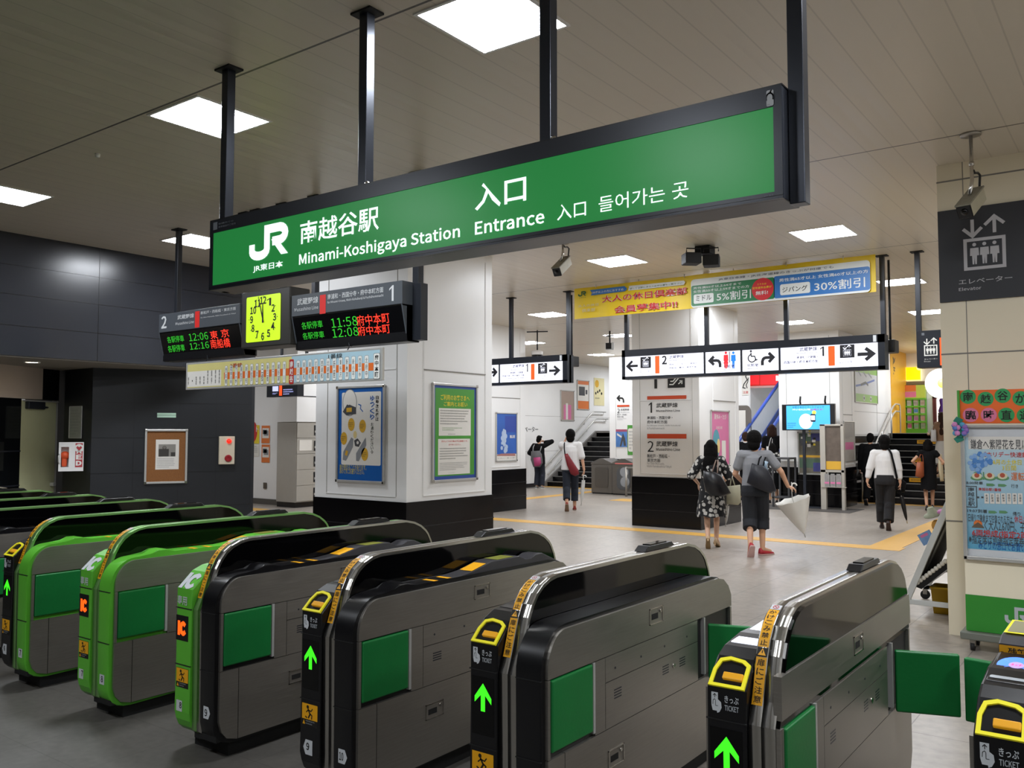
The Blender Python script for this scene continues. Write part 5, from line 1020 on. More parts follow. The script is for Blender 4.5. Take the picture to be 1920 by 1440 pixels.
m = MB(); c = atY(1735, 1008, 8.92); f_ = Matrix.Translation(c) @ Matrix.Rotation(math.radians(-30), 4, 'Y'); m.fr = f_; m.box((-.05, -.012, -.06), (.07, .0, .05), mat('leaflet_blue', '7fa3cf', .5, var=.3, vs=22)); m.box((-.03, -.0135, .01), (.04, -.012, .035), M_PNK); o = m.build('leaflet'); tag(o, 'pale blue leaflet sticking out from the leaning stand', 'leaflet')
# ================================================================== LOCKERS, STAIRS, BINS, SCREEN, SHOP
M_LOCK = mat('locker_grey', 'a8a39a', .5)
t = thing('coin_locker', 'grey coin lockers under the white bulkhead', 'lockers', (-16.15, 13.8, 0))
m = MB(); m.box((-16.2, 12.84, .12), (-15.54, 14.8, 1.925), M_LOCK); m.build('cabinet', t)
m = MB(); m.box((-16.2, 12.86, 0), (-15.56, 14.78, .12), M_BLACK); m.build('plinth', t)
for r in range(5):
    for c in range(3):
        y0, z0 = 12.85 + c * .65, .14 + r * .356
        d = MB(); d.box((-15.54, y0 + .005, z0), (-15.52, y0 + .645, z0 + .348), M_LOCK, .004); dd = d.build('door', t)
        d = MB(); d.box((-15.52, y0 + .49, z0 + .06), (-15.512, y0 + .545, z0 + .29), M_BLACK); d.box((-15.512, y0 + .5, z0 + .12), (-15.495, y0 + .53, z0 + .17), M_ALU); d.build('lock', dd)
m = MB(); m.box((-15.52, 12.92, 1.28), (-15.514, 13.28, 1.52), M_PAPER); m.build('notice_sheet', t)
def stairs(label, x0, x1, y0, n, rise, tread, lab=()):
    t = thing('staircase', label, 'stairs', ((x0 + x1) / 2, y0, 0))
    for k in range(n):
        m = MB(); m.box((x0, y0 + k * tread, 0), (x1, y0 + (k + 1) * tread + .02, (k + 1) * rise - .012), M_TILE); m.box((x0, y0 + k * tread - .012, (k + 1) * rise - .016), (x1, y0 + k * tread + .025, (k + 1) * rise), mat('step_nosing', '8d8b87', .5, .2)); m.box((x0, y0 + k * tread + .025, (k + 1) * rise - .012), (x1, y0 + (k + 1) * tread, (k + 1) * rise), mat('dark_tread', '161619', .8, spec=.2)); m.build('step', t)
    for k, a, b in lab:
        m = MB(frY(y0 + k * tread).M); m.box((a, k * rise + .025, 0), (b, (k + 1) * rise - .03, .003), M_SIGNY); m.small(a + .04, k * rise + .035, b - .04, (k + 1) * rise - .04, 1, M_INK, .004, last=1); m.build('step_label', t)
    return t
t = stairs('black stairs with steel nosings at the far left beside the litter bins', -15.41, -13.37, 22.7, 11, .1535, .3)
m = MB(); m.prism([(22.5, 0), (22.62, .14), (25.7, 1.74), (28, 1.74), (28, 1.69), (25.75, 1.69), (25.75, 0)], -15.476, -15.415, mat('grey_stringer', '6e6a66', .5), axis='x'); m.build('stringer', t)
t = stairs('black stairs with yellow labels on the risers, left of the cream pillar', -5.80, -2.4, 22.1, 11, .152, .3, ((9, -5.07, -4.5), (6, -5.0, -4.55), (3, -4.9, -4.45)))
t = thing('handrail', 'double steel handrail on the wall above the far left stairs', 'handrail', (-15.4, 24, .7))
for dz, dy in ((0, 0), (-.24, .16)):
    m = MB(); m.tube([(-15.40, 22.55 + dy, .60 + dz), (-15.40, 25.42 + dy, 2.36 + dz), (-15.40, 25.5 + dy, 2.39 + dz), (-15.40, 26.3 + dy, 2.39 + dz)], .02, M_ALU); m.build('rail', t)
    for y, z in ((22.9, .81), (23.9, 1.43), (24.9, 2.04), (26.15, 2.39)): m = MB(); m.tube([(-15.40, y + dy, z + dz - .01), (-15.40, y + dy, z + dz - .08), (-15.49, y + dy, z + dz - .08)], .011, M_ALU, 6); m.build('bracket', t)
t = thing('handrail', 'double steel handrail on posts at the left side of the near stairs', 'handrail', (-5.73, 24, 0))
for dz in (0, -.2):
    m = MB(); m.tube([(-5.74, 21.95, .82 + dz), (-5.74, 22.25, .86 + dz), (-5.74, 25.25, 2.4 + dz), (-5.74, 25.5, 2.47 + dz), (-5.74, 25.95, 2.47 + dz)] + ([(-5.74, 26.02, 2.4), (-5.74, 26.02, 1.68)] if dz == 0 else []), .022, M_ALU); m.build('rail', t)
for y, z0, z1 in ((21.98, 0, .8), (22.95, .456, 1.2), (23.95, .92, 1.72), (25.0, 1.53, 2.25)): m = MB(); m.tube([(-5.74, y, z0), (-5.74, y, z1)], .022, M_ALU); m.build('post', t)
# escalator
t = thing('escalator', 'escalator with blue handrails rising under the bright window', 'escalator', (-8.9, 21.6, 0))
M_BLUER = mat('blue_handrail', '27448f', .35); M_BAL = mat('escalator_panel', 'e4e7e8', .25, .1)
def ez(y): return 1.391 + .534 * (y - 23.01)
y0_, y1_ = 21.55, 27.2
for x, pm in ((-9.3, M_BAL), (-8.58, mat('escalator_side', '5a6270', .35, .3))):
    m = MB(); m.prism([(y0_ - .35, 0), (y0_ - .45, .45), (y0_ - .35, .80), (y0_ - .05, ez(y0_) - .02), (22.0, ez(22.0) - .03), (y1_, ez(y1_) - .03), (y1_, ez(y1_) - .85), (22.6, .32), (21.9, .0)], x - .02, x + .02, pm); m.build('balustrade', t)
    m = MB(); m.tube([(x, y0_ - .2, .10), (x, y0_ - .42, .2), (x, y0_ - .48, .45), (x, y0_ - .38, .83), (x, y0_ - .05, ez(y0_) + .01), (x, 22.0, ez(22.0)), (x, y1_, ez(y1_))], .05, M_BLUER, 8); m.build('handrail', t)
    m = MB(); m.prism([(21.7, 0), (21.8, .12), (22.4, .3), (y1_, ez(y1_) - .72), (y1_, ez(y1_) - 1.0), (22.9, 0)], x - .05, x + .05, M_BLUER); m.build('skirt', t)
for k in range(13): m = MB(); y = 21.9 + k * .40; z = max(.02, ez(y) - .88); m.box((-9.24, y, max(0, z - .3)), (-8.64, y + .42, z), mat('escalator_step', 'b9bcbd', .3, .5)); m.build('step', t)
t = thing('glass_panel', 'smoked rounded glass panel beside the escalator foot', 'glass panel', (-9.6, 24.0, 0))
f = frY(24.0); b = f.box(1366, 832, 1408.5, 760); m = MB(f.M); m.prism([(b[0], b[1]), (b[2], b[1])] + arc((b[2] - .14, b[3] - .2), .14, 0, 90, 6, ry=.2) + [(b[0], b[3])], 0, .03, mat('smoked_glass', '6f6862', .15), axis='z'); m.build('glass', t)
m = MB(f.M); m.box((b[0], 0, -.1), (b[2], b[1] - .02, .04), mat('grey_plinth', '3c3836', .4)); m.box((b[0], b[1] - .02, -.02), (b[2] + .02, b[1] + .02, .06), M_ALU); m.build('base', t)
m = MB(f.M); m.box((b[2] - .42, b[1] + .12, .031), (b[2] - .16, b[3] - .14, .034), M_PAPER); m.build('notice_sheet', t)
t = thing('warning_notice', 'white wall notice with a dark escalator step drawing', 'notice', (-10.3, 24.07, 2.2)); f = frY(24.06); b = f.box(1391, 741, 1405, 698)
m = MB(f.M); m.box((b[0], b[1], -.02), (b[2], b[3], 0), M_PAPER); m.build('sheet', t)
m = PB(f); m.l([(1401, 699), (1398, 706), (1401, 712), (1395, 720), (1393, 727), (1398, 728)], .03, M_INK); m.l([(1403, 708), (1402, 716), (1399, 722), (1401, 728)], .025, M_INK); m.t('注意', 1393, 738, 1403, 733, M_RPR, .01); m.build('print', t)
t = thing('shop_sign', 'red lit shop fascia with a white letter above the window', 'sign', (-9.6, 27.4, 3.3)); f = frY(27.3); b = f.box(1405, 722, 1470, 690)
m = MB(f.M); m.box((-10.62, b[1] - .04, -.1), (b[2], 3.98, 0), M_RED); m.box((-10.62, b[1] - .1, -.1), (b[2], b[1] - .04, .03), mat('pale_trim', 'd8a8a4', .5)); m.build('fascia', t)
m = PB(f); m.r(1406, 721, 1423, 700, glow('e21c24', .9), .003); m.r(1426, 721, 1465, 696, glow('e21c24', .9), .003); m.t('N', 1455, 714, 1464, 704, WH, .04, .006); m.build('lettering', t)
# display screen, poster case, leaflet stand, frame
t = thing('display_screen', 'screen with a bright blue advert on a pole before the white pillar', 'screen', (-6.3, 19.7, 0))
f = frY(19.62); b = f.box(1466.5, 807, 1565, 756.5)
m = MB(f.M); m.box((b[0], b[1], -.09), (b[2], b[3], 0), M_BLACK, .008); m.build('housing', t)
m = MB(f.M); q = f.box(1475, 805, 1556, 759.5); m.rect(q[0], q[1], q[2], q[3], glow('3f9de8', .95), .002); m.build('screen', t)
m = PB(f); w2 = glow('f4fbff', 1.0); k2 = mat('screen_ink', '10203c', .5); m.t('お客さまのスマートフォンで', 1486, 765.5, 1545, 761, k2, .004, .004); m.t('チケットをかんたん予約', 1486, 770, 1519, 766, w2, .006, .004); m.t('お得です!', 1520, 770, 1543, 766, glow('8f2fc0', .9), .02, .004)
m.disc(f.uv(1511, 790), .15, w2, .004, 30, ry=.17); q = f.box(1520, 791, 1529, 776); m.rrect(q[0], q[1], q[2], q[3], .02, k2, .005); m.rect(q[0] + .012, q[1] + .04, q[2] - .012, q[3] - .035, w2, .006); m.disc(f.uv(1526.5, 773.5), .045, glow('e6d84a', .9), .0045, 18); m.sm_(1477, 803, 1496, 792, 3, k2, .004); m.build('picture', t)
m = MB(f.M); pu = f.uv(1506, 900)[0]; m.box((pu - .03, 0.02, -.14), (pu + .03, b[3], -.09), M_IRON); m.box((pu - .06, 0, -.3), (pu + .4, .03, .05), M_IRON, .01); m.build('stand', t)
for x in (1498, 1545): u = f.uv(x, 750)[0]; m = MB(f.M); m.tube([(u, b[3] - .02, -.11), (u - .01, b[3] + .06, -.10), (u + .02, b[3] + .17, -.04)], .02, M_BLACK, 8); m.build('spotlight', t)
fZ = frY(20.04)
def art_case(m, a, b, c, d):
    m.rect(a, b, c, d, mat('photo_olive', '6b6658', .5, var=.45, vs=9), .001); m.r(1497, 827, 1521, 811, mat('photo_green', '4d6450'), .002); m.r(1521, 827, 1552, 811, mat('photo_indigo', '40427e'), .002); m.rect(a, b + .12, c, b + .33, mat('photo_green', '4d6450'), .0015); m.r(1525, 884, 1552, 868, mat('photo_indigo', '40427e'), .002); m.rect(a, b + .36, c, b + .41, M_GOLD, .002)
    rd = random.Random(4)
    for k in range(26): u = a + (c - a) * rd.random(); v = b + .55 + .45 * rd.random(); m.rect(u, v, u + rd.uniform(.03, .08), v + rd.uniform(.04, .12), (M_DGR, M_PAPER, M_INK, M_YLW)[k % 4], .002 + k * .0001)
framed('poster_case', 'framed photo poster on the pillar behind the display screen', 'poster', fZ, fZ.box(1497, 889.5, 1553, 809.5), art_case, mat('case_frame', 'a9a8a2', .4, .3), w=.035)
fN = frX(-5.684)
framed('notice', 'narrow framed notice on the right face of the pillar behind the screen', 'notice', fN, fN.box(1582.5, 866, 1601, 790), lambda m, a, b, c, d: (m.rect(a, b, c, d, mat('notice_grey', 'b5b0a8', .5, var=.1, vs=12), .001), m.small(a + .04, b + .5, c - .04, d - .04, 10, M_GRY, .002), m.rect(a + .08, b + .25, c - .08, b + .42, M_PNK, .002)), knobs=False, w=.02)
t = thing('leaflet_stand', 'pale metal leaflet stand holding pink leaflets before the screen', 'leaflet stand', (-5.7, 19.56, 0))
f = frY(19.5); M_LS = mat('leaflet_frame', 'b9b3a8', .45, .3)
m = MB(f.M)
for a, c, dz in ((1538.5, 1548.5, .0), (1577.5, 1583.5, .0)): q = f.uv(a, 900)[0], f.uv(c, 900)[0]; m.box((q[0], 0, -.1), (q[1], 1.87, 0), M_LS, .006)
q = f.uv(1538.5, 900)[0], f.uv(1583, 900)[0]; m.box((q[0], 1.83, -.1), (q[1], 1.87, 0), M_LS, .006); m.box((q[0], .82, -.1), (q[1], .87, 0), M_LS); m.build('frame', t)
m = MB(f.M); q = f.uv(1549, 900)[0], f.uv(1577, 900)[0]; m.box((q[0], .87, -.06), (q[1], 1.83, -.03), mat('photo_brown', '62564c', .5, var=.45, vs=8)); m.box((q[0], .88, -.03), (q[1], 1.06, -.027), M_GOLD); m.build('picture', t)
for k in range(3): u = q[0] - .03 + k * .125; m = MB(f.M); m.box((u, .50, -.06), (u + .105, .76, .02), mat('clear_plastic', 'b8b6b4', .2)); m.box((u + .01, .52, .02), (u + .095, .79, .024), mat('leaflet_grey', '8d8a88', .5, var=.3, vs=30)); m.box((u + .005, .57, .025), (u + .1, .61, .027), M_PNK); m.build('leaflet_pocket', t)
m = MB(f.M); m.box((q[0] - .1, .49, -.08), (q[1] + .1, .505, .02), M_LS); m.build('shelf', t)
t = thing('metal_frame', 'dark grey metal table frame left of the display screen', 'frame', (-7.1, 19.7, 0))
f = frY(19.5); m = MB(f.M); q = f.uv(1447, 900)[0], f.uv(1480, 900)[0]
for u in (q[0], q[1] - .04):
    for d in (-.5, -.04): m.box((u, 0, d), (u + .04, 1.08, d + .04), mat('grey_tube_dark', '4c4c4e', .45, .4))
m.box((q[0], 1.08, -.5), (q[1], 1.12, 0), mat('grey_tube_dark', '4c4c4e')); m.box((q[0], .2, -.5), (q[1], .23, 0), mat('grey_tube_dark', '4c4c4e')); m.build('frame', t)
m = MB(); m.box((-7.4, 18.9, 0), (-5.2, 20.05, .006), mat('dark_mat', '45413d', .7)); o = m.build('floor_mat'); tag(o, 'dark floor mat under the screen and leaflet stand', 'mat')
# litter bins and barrier
M_BIN = mat('bin_steel', '6f6b66', .36, .7, var=.15, aniso=(1, 1, 12))
def litter_bin(label, x0, x1, y0, y1, h, art=False):
    t = thing('litter_bin', label, 'bin', ((x0 + x1) / 2, (y0 + y1) / 2, 0)); ym = (y0 + y1) / 2; xm = (x0 + x1) / 2
    m = MB(); m.box((x0, y0, .03), (x1, y1, h - .16), M_BIN, .01); m.box((x0 + .02, y0 + .02, 0), (x1 - .02, y1 - .02, .03), M_RUBBER); m.build('body', t)
    m = MB(); m.prism([(x0 - .01, h - .16), (x1 + .01, h - .16), (x1 + .01, h - .12), (xm + .06, h), (xm - .06, h), (x0 - .01, h - .12)], y0 - .01, y1 + .01, M_BIN, axis='y', bev=.005)
    m.build('hood', t)
    m = MB(); m.poly([(xm + .13, ym - .15, h - .045), (x1 - .06, ym - .15, h - .093), (x1 - .06, ym + .15, h - .093), (xm + .13, ym + .15, h - .045)], M_BLACK); m.build('opening', t)
    m = MB(frY(y0 - .012).M)
    if art: m.rrect(x0 + .15, .15, x1 - .12, h - .24, .12, M_DGR, .001); m.disc((xm + .04, .62), .13, M_GRY, .002, 16); m.disc((xm + .06, .36), .14, M_GRY, .002, 14); m.rect(x0 + .1, h - .15, x1 - .02, h - .115, mat('label_red', 'c46a66'), .004)
    else: m.rrect(x0 + .12, .18, x1 - .12, h - .24, .06, mat('panel_steel', '5c5853', .4, .6), .001)
    m.build('front_panel', t)
litter_bin('steel litter bin with plain front beside the far stairs', -12.62, -11.96, 20.75, 21.35, .97)
litter_bin('steel litter bin with red labels partly behind the printed pillar', -11.93, -11.25, 20.7, 21.3, .98, True)
t = thing('barrier', 'low steel barrier frame in front of the litter bins', 'barrier', (-11.1, 20.3, 0)); m = MB()
for x in (-11.3, -11.06): m.tube([(x, 20.35, 0), (x, 20.35, .78)], .03, M_STEEL)
m.tube([(-11.3, 20.35, .75), (-10.2, 20.35, .75)], .025, M_STEEL); m.tube([(-11.3, 20.35, .1), (-10.2, 20.35, .1)], .02, M_STEEL); m.build('frame', t)
# map poster on the stair side wall
fM = frX(-5.846)
framed('area_map', 'green edged station map on the white wall above the near stairs', 'map', fM, fM.box(1603, 754, 1643.5, 692), lambda m, a, b, c, d: (m.rect(a, b, c, d, mat('map_green', '86b84e', .4), .001), m.rect(a, b + .2, c, d - .16, mat('map_grey', 'c7c8ca', .4), .002), [m.line([(a + .3 + .45 * k, b + .75), (a + .55 + .5 * k, d - .24)], .05, M_GRY, .003) for k in range(3)], m.line([(a + .05, b + .38), (a + .8, b + .45), (c - .25, b + .6)], .05, mat('map_route', '5a6fb0'), .003), m.line([(a + .5, b + .42), (a + .95, b + .5), (a + 1.2, b + .44)], .06, M_DGR, .0035), m.rect(a + .7, b + .04, a + .86, b + .16, M_PAPER, .003), m.rect(a + 1.35, b + .04, a + 1.5, b + .16, M_PAPER, .003), m.disc((a + .78, b + .1), .04, M_INK, .004, 8), m.disc((a + 1.42, b + .1), .04, M_INK, .004, 8)), knobs=False, w=.02)
# yellow wall script
t = thing('wall_lettering', 'dark script lettering down the yellow wall end', 'sign', (-5.8, 26, 2.9)); f = frX(-5.826); m = PB(f)
m.l([(1674, 670), (1676, 675), (1675, 681), (1677, 677), (1678, 671)], .05, M_DGR); m.l([(1675, 689), (1678, 690), (1676, 694), (1678, 696)], .035, M_DGR); m.l([(1675, 699), (1676, 702)], .03, M_DGR); m.build('lettering', t)
# shop front on the landing
fS2 = frY(27.34); ZL = 1.672
t = thing('shop_sign', 'yellow lit box sign over the green shop rack', 'sign', (-5.5, 27.3, 3.15)); b = fS2.box(1698, 714.5, 1728, 688)
m = MB(fS2.M); m.box((b[0], b[1], -.01), (b[2], b[3], .08), glow('f8e9a0', 1.0)); m.rect(b[0] + .03, b[1] + .02, b[2] - .02, b[3], glow('f7d000', 1.05), .083); m.disc((b[2] - .05, b[3] - .03), .07, glow('fff09a', 1), .086, 16); m.build('lit_box', t)
t = thing('shop_rack', 'tall green shop rack of packets at the head of the near stairs', 'shop rack', (-5.5, 27.2, ZL)); b = fS2.box(1702, 814, 1737, 722)
M_RG = mat('rack_green', '5cae2c', .4); M_RGD = mat('rack_dark', '2a5a1e', .6)
m = MB(fS2.M); m.box((b[0], ZL, .0), (b[2], b[3], .03), M_RGD)
zs = [ZL + .12 + (b[3] - .38 - ZL - .12) * k / 4 for k in range(5)]
for z in zs: m.box((b[0], z - .045, .03), (b[2], z, .22), M_RG)
for k in range(4): u = b[0] + (b[2] - b[0]) * k / 3; m.box((u - .008, ZL, .03), (u + .008, zs[-1], .2), M_RG)
m.box((b[0], ZL, .03), (b[2], ZL + .08, .22), M_RG); m.build('shelving', t)
m = PB(fS2); e = b[3]; m.rect(b[0], zs[-1] + .02, b[2], e, mat('rack_lime', 'b7cf52', .5), .225); m.rect(b[0], zs[-1] + .2, b[0] + .3, e, M_ORP, .227); m.rect(b[0], zs[-1] + .03, b[0] + .3, zs[-1] + .19, M_PNK, .227); m.box((b[0], zs[-1], .03), (b[2], e, .224), mat('rack_lime', 'b7cf52')); m.build('header', t)
pc = [('b8b4b0', 'a09a98', 'b09a90'), ('c48fb4', '4f8fd0', 'd0b4a8'), ('b06ab0', 'b878b4', 'cf9c98'), ('c8608c', '8fc0a4', '9fb49c')]
rows = ('bottom', 'second lowest', 'second highest', 'top'); cols3 = ('left', 'middle', 'right')
for r in range(4):
    for c in range(3):
        u0 = b[0] + (b[2] - b[0]) * c / 3 + .025; w = (b[2] - b[0]) / 3 - .05; z = zs[r]
        m = MB(fS2.M); m.box((u0, z + .001, .06), (u0 + w, z + .20, .15), M_PAPER, .01); m.box((u0 + .01, z + .03, .15), (u0 + w - .01, z + .13, .153), mat('packet_' + pc[3 - r][c], pc[3 - r][c], .5)); o = m.build('packet'); tag(o, 'small shop packet on the %s shelf of the green rack, %s bay' % (rows[r], cols3[c]), 'packet', 'packets on the green shop rack')
m = MB(fS2.M); q = fS2.box(1691, 818, 1699, 716), fS2.box(1691, 718, 1752, 714.5)
m.box((q[0][0], ZL, 0), (q[0][2], q[0][3], .08), mat('door_post_grey', 'c9c5c4', .4)); m.box((q[1][0], q[1][1] - .06, 0), (q[1][2], q[1][3], .06), mat('grey_header', '7a6d58', .5)); struct(m, 'trim_3', 'pale frame round the shop rack')
t = thing('shop_door', 'dark red framed lit shop entrance behind the round lamp', 'door', (-4.4, 27.3, ZL)); u0 = fS2.uv(1750.5, 780)[0]; u1 = fS2.uv(1757, 780)[0]
m = MB(fS2.M); zt = fS2.uv(1752, 742)[1]
m.box((u0, ZL, 0), (u1, zt, .1), mat('dark_red_wood', '5c1a18', .4)); m.box((u0, zt - .08, 0), (-3.2, zt, .1), mat('dark_red_wood', '5c1a18')); m.build('frame', t)
m = MB(fS2.M); m.rect(u1, ZL, -3.2, zt - .08, glow('fff4e8', 1.2), .004); m.build('lit_interior', t)
m = MB(); c = atY(1768, 770, 27.2); m.lathe([(.03, .42), (.09, .3), (.07, .15), (.12, 0), (.08, -.2), (.10, -.45), (.02, -.5)], mat('purple_cloth', '43207a', .8), c, 10); m.tube([c + V((0, 0, .4)), c + V((0, 0, 1.2))], .006, M_IRON, 6); o = m.build('purple_banner'); tag(o, 'purple cloth hanging in the lit shop entrance', 'cloth')
t = thing('round_lamp_sign', 'round white glowing sign beside the cream pillar', 'sign', (-4.6, 25.6, 2.7)); c = atY(1765, 719, 25.6)
m = MB(); m.lathe([(.001, -.10), (.36, -.10), (.40, -.06), (.40, .06), (.36, .10), (.001, .10)], glow('fffdf4', 1.6), c, 32, (.45, -.89, 0)); m.build('disc', t)
m = MB(); m.lathe([(.001, .102), (.13, .102), (.13, .104), (.001, .104)], glow('e8dc6a', 1.2), c, 20, (.45, -.89, 0)); m.build('emblem', t)
m = MB(); m.tube([c + V((0, 0, .40)), V((c.x, c.y, 4.0))], .03, M_IRON); m.build('hanger', t)
# cameras, loudspeakers and other ceiling fittings
M_CCTV = mat('camera_beige', 'b9b49c', .5, var=.12, vs=14)
def cctv(label, x, y, zc, d, L=.32, dirt=True):
    t = thing('security_camera', label, 'camera', (x, y, zc)); d = V(d).normalized(); u = d.cross(V((0, 0, 1))).normalized(); w = u.cross(d)
    c = V((x, y, zc)) + d * .02; F_ = Matrix((u, d, w)).transposed().to_4x4(); F_.translation = c
    m = MB(F_); m.box((-.05, -L / 2, -.055), (.05, L / 2, .055), M_CCTV, .006); m.box((-.056, -L / 2, .05), (.056, L / 2 + .02, .062), mat('camera_hood', '8b8778', .6, var=.2, vs=30)); m.build('housing', t)
    m = MB(F_); m.box((-.053, L / 2, -.058), (.053, L / 2 + .014, .055), M_BLACK, .01); m.lathe([(.001, .012), (.026, .012), (.026, .016), (.001, .016)], M_GLOSS, (0, L / 2 + .004, 0), 16, (0, 1, 0)); m.build('front', t)
    m = MB(); top = c + w * .062; m.tube([top, (x, y, zc + .16), (x, y, 3.995)], .014, M_STEELB, 10); m.tube([(x, y, 3.75), (x, y, 3.78)], .018, M_STEELB, 10); m.lathe([(.001, 3.985), (.075, 3.985), (.075, 4.0), (.001, 4.0)], M_STEEL, (x, y, 0), 20); m.build('mount', t)
    m = MB(); b_ = c - d * (L / 2); m.tube([(x + .012, y, zc + .24), V((x, y, zc + .20)) - d * .06, b_ + V((0, 0, .17)) - d * .0, b_ + V((0, 0, .13)) - d * .05, b_ - d * .02], .010, M_BLACK, 6); m.build('cable', t)
cctv('beige security camera on a steel pole in front of the elevator board', -1.075, 7.41, 3.47, (-.2, -.9, -.62))
cctv('beige security camera hanging just under the entrance sign', -5.72, 8.77, 3.72, (.08, -.9, -.6))
t = thing('twin_projector', 'black twin box fitting on the ceiling behind the entrance sign', 'projector', (-4.45, 10.0, 3.65))
m = MB(); m.box((-4.53, 9.93, 3.90), (-4.33, 10.10, 4.0), M_RUBBER, .008); m.build('ceiling_box', t)
for x, y, r in ((-4.54, 9.86, .75), (-4.33, 9.98, .35)):
    R_ = Matrix.Rotation(r, 3, 'Z'); m = MB(); m.box((x - .10, y - .10, 3.765 - (.03 if r < .5 else 0)), (x + .10, y + .10, 3.90 - (.03 if r < .5 else 0)), M_RUBBER, .012, rot=R_)
    m.build('lamp_box', t); d = R_ @ V((.09, -.09, 0)); e = R_ @ V((-.09, -.09, 0)); p = V((x, y, 3.9)); m = MB(); m.tube([p + e, p + e + V((0, 0, .045)), p + d + V((0, 0, .045)), p + d], .008, M_RUBBER, 6); m.build('handle', t)
t = thing('security_camera', 'small white camera on a ceiling pole behind the left white sign', 'camera', (-11.2, 16.1, 3.3)); m = MB(); m.tube([(-11.2, 16.1, 3.5), (-11.2, 16.1, 4.0)], .016, M_IRON); m.tube([(-11.42, 16.0, 3.97), (-10.98, 16.2, 3.97)], .014, M_IRON); m.build('pole', t)
m = MB(); m.lathe([(.05, .13), (.13, .10), (.13, .05), (.11, -.05), (.06, -.12), (.001, -.13)], M_WHITE, (-11.2, 16.1, 3.42), 18); m.lathe([(.131, .02), (.115, -.05), (.105, -.05), (.12, .02)], M_BLACK, (-11.2, 16.1, 3.42), 18); m.build('dome', t)
t = thing('security_camera', 'small black camera on a short ceiling stalk above the far white pillar', 'camera', (-9.95, 17.2, 3.6)); c = atY(1144, 632, 17.2)
m = MB(); m.tube([(-9.95, 17.2, 3.7), (-9.95, 17.2, 4.0)], .02, M_BLACK); m.lathe([(.001, -.02), (.09, -.02), (.09, 0), (.001, 0)], M_BLACK, (-9.95, 17.2, 3.9), 14); m.build('mount', t)
m = MB(); m.box((-10.04, 17.08, 3.58), (-9.86, 17.3, 3.72), M_BLACK, .01, rot=Matrix.Rotation(.5, 3, 'Z')); m.box((-9.86, 17.04, 3.58), (-9.80, 17.2, 3.72), M_OFFW, .01, rot=Matrix.Rotation(.5, 3, 'Z')); m.build('housing', t)
for lab, px, py, Y in (('black loudspeaker at the end of the left white sign', 1071, 678, 12.25), ('black loudspeaker at the right end of the long white sign', 1669, 650, 12.25)):
    c = atY(px, py, Y); t = thing('loudspeaker', lab, 'loudspeaker', c); m = MB(); m.box(c - V((.075, .12, .085)), c + V((.085, .12, .085)), M_BLACK, .012); m.build('cabinet', t)
    m = MB(); m.tube([c + V((0, .02, .06)), V((c.x, c.y + .02, 4.0))], .016, M_IRON); m.build('hanger', t)
    m = MB(); m.box(c + V((-.06, -.125, -.07)), c + V((.07, -.12, .07)), mat('speaker_grille', '1d1d1f', .6)); m.build('grille', t)
t = thing('ceiling_detector', 'tiny round detector on the ceiling at far left', 'detector', (-6.2, 4.6, 3.98)); c = atZ(183, 292, 3.985); m = MB(); m.lathe([(.001, -.012), (.018, -.01), (.022, .015), (.001, .015)], M_WHITE, c, 14); m.build('body', t); t.location = c; bpy.data.objects[t.children[0].name].location = V((0, 0, 0))
for v in t.children[0].data.vertices: v.co -= c - V((-6.2, 4.6, 3.98))
# ================================================================== PEOPLE
M_SKIN = mat('skin', 'c99a7c', .55, var=.05); M_SKIN2 = mat('skin_pale', 'd3a88c', .55, var=.05); M_HAIR = mat('black_hair', '0b0908', .8, spec=.12, var=.3, vs=60, bump=.6, bs=70); M_HAIRB = mat('brown_hair', '33221a', .8, spec=.15, var=.3, vs=60, bump=.6, bs=70)
def cap(m, p0, r0, p1, r1, mm, n=12, sx=1.0):
    p0, p1 = V(p0), V(p1); d = (p1 - p0); L = d.length; d.normalize()
    prof = [(r0 * math.sin(a), -r0 * math.cos(a)) for a in (.15, .5, .9, 1.3)] + [(r1 * math.sin(a), L - r1 * math.cos(a)) for a in (1.84, 2.24, 2.64, 2.99)]
    m.lathe(prof, mm, p0, n, d)
def ell(m, c, r, mm, n=14): m.ball(c, 1, mm, n, r)
def ik(a, b, l1, l2, pole):
    a, b = V(a), V(b); d = b - a; L = min(d.length, (l1 + l2) * .999); dn = d.normalized(); b = a + dn * L
    x = (l1 * l1 - l2 * l2 + L * L) / (2 * L); h = math.sqrt(max(l1 * l1 - x * x, 1e-6)); p = V(pole); p = (p - dn * p.dot(dn)).normalized()
    return a + dn * x + p * h, b
def fuse(m, name, parent, voxel=.008, it=5, dec=None):
    """closes overlapping shapes into one continuous skin"""
    me = bpy.data.meshes.new('tmp'); bmesh.ops.recalc_face_normals(m.bm, faces=m.bm.faces[:]); m.bm.to_mesh(me); m.bm.free(); o = bpy.data.objects.new('tmp', me); COL.objects.link(o)
    r = o.modifiers.new('r', 'REMESH'); r.mode = 'VOXEL'; r.voxel_size = voxel; r.use_smooth_shade = True
    s = o.modifiers.new('s', 'SMOOTH'); s.factor = .5; s.iterations = it
    dg = bpy.context.evaluated_depsgraph_get(); dg.update(); nm = bpy.data.meshes.new_from_object(o.evaluated_get(dg)); nm.name = name
    bpy.data.objects.remove(o); bpy.data.meshes.remove(me)
    nm.materials.clear(); nm.materials.append(m.ms[0])
    for p in nm.polygons: p.use_smooth = True; p.material_index = 0
    o = bpy.data.objects.new(name, nm); COL.objects.link(o)
    if parent is not None:
        o.parent = parent
        for v in nm.vertices: v.co -= parent.location
    return o
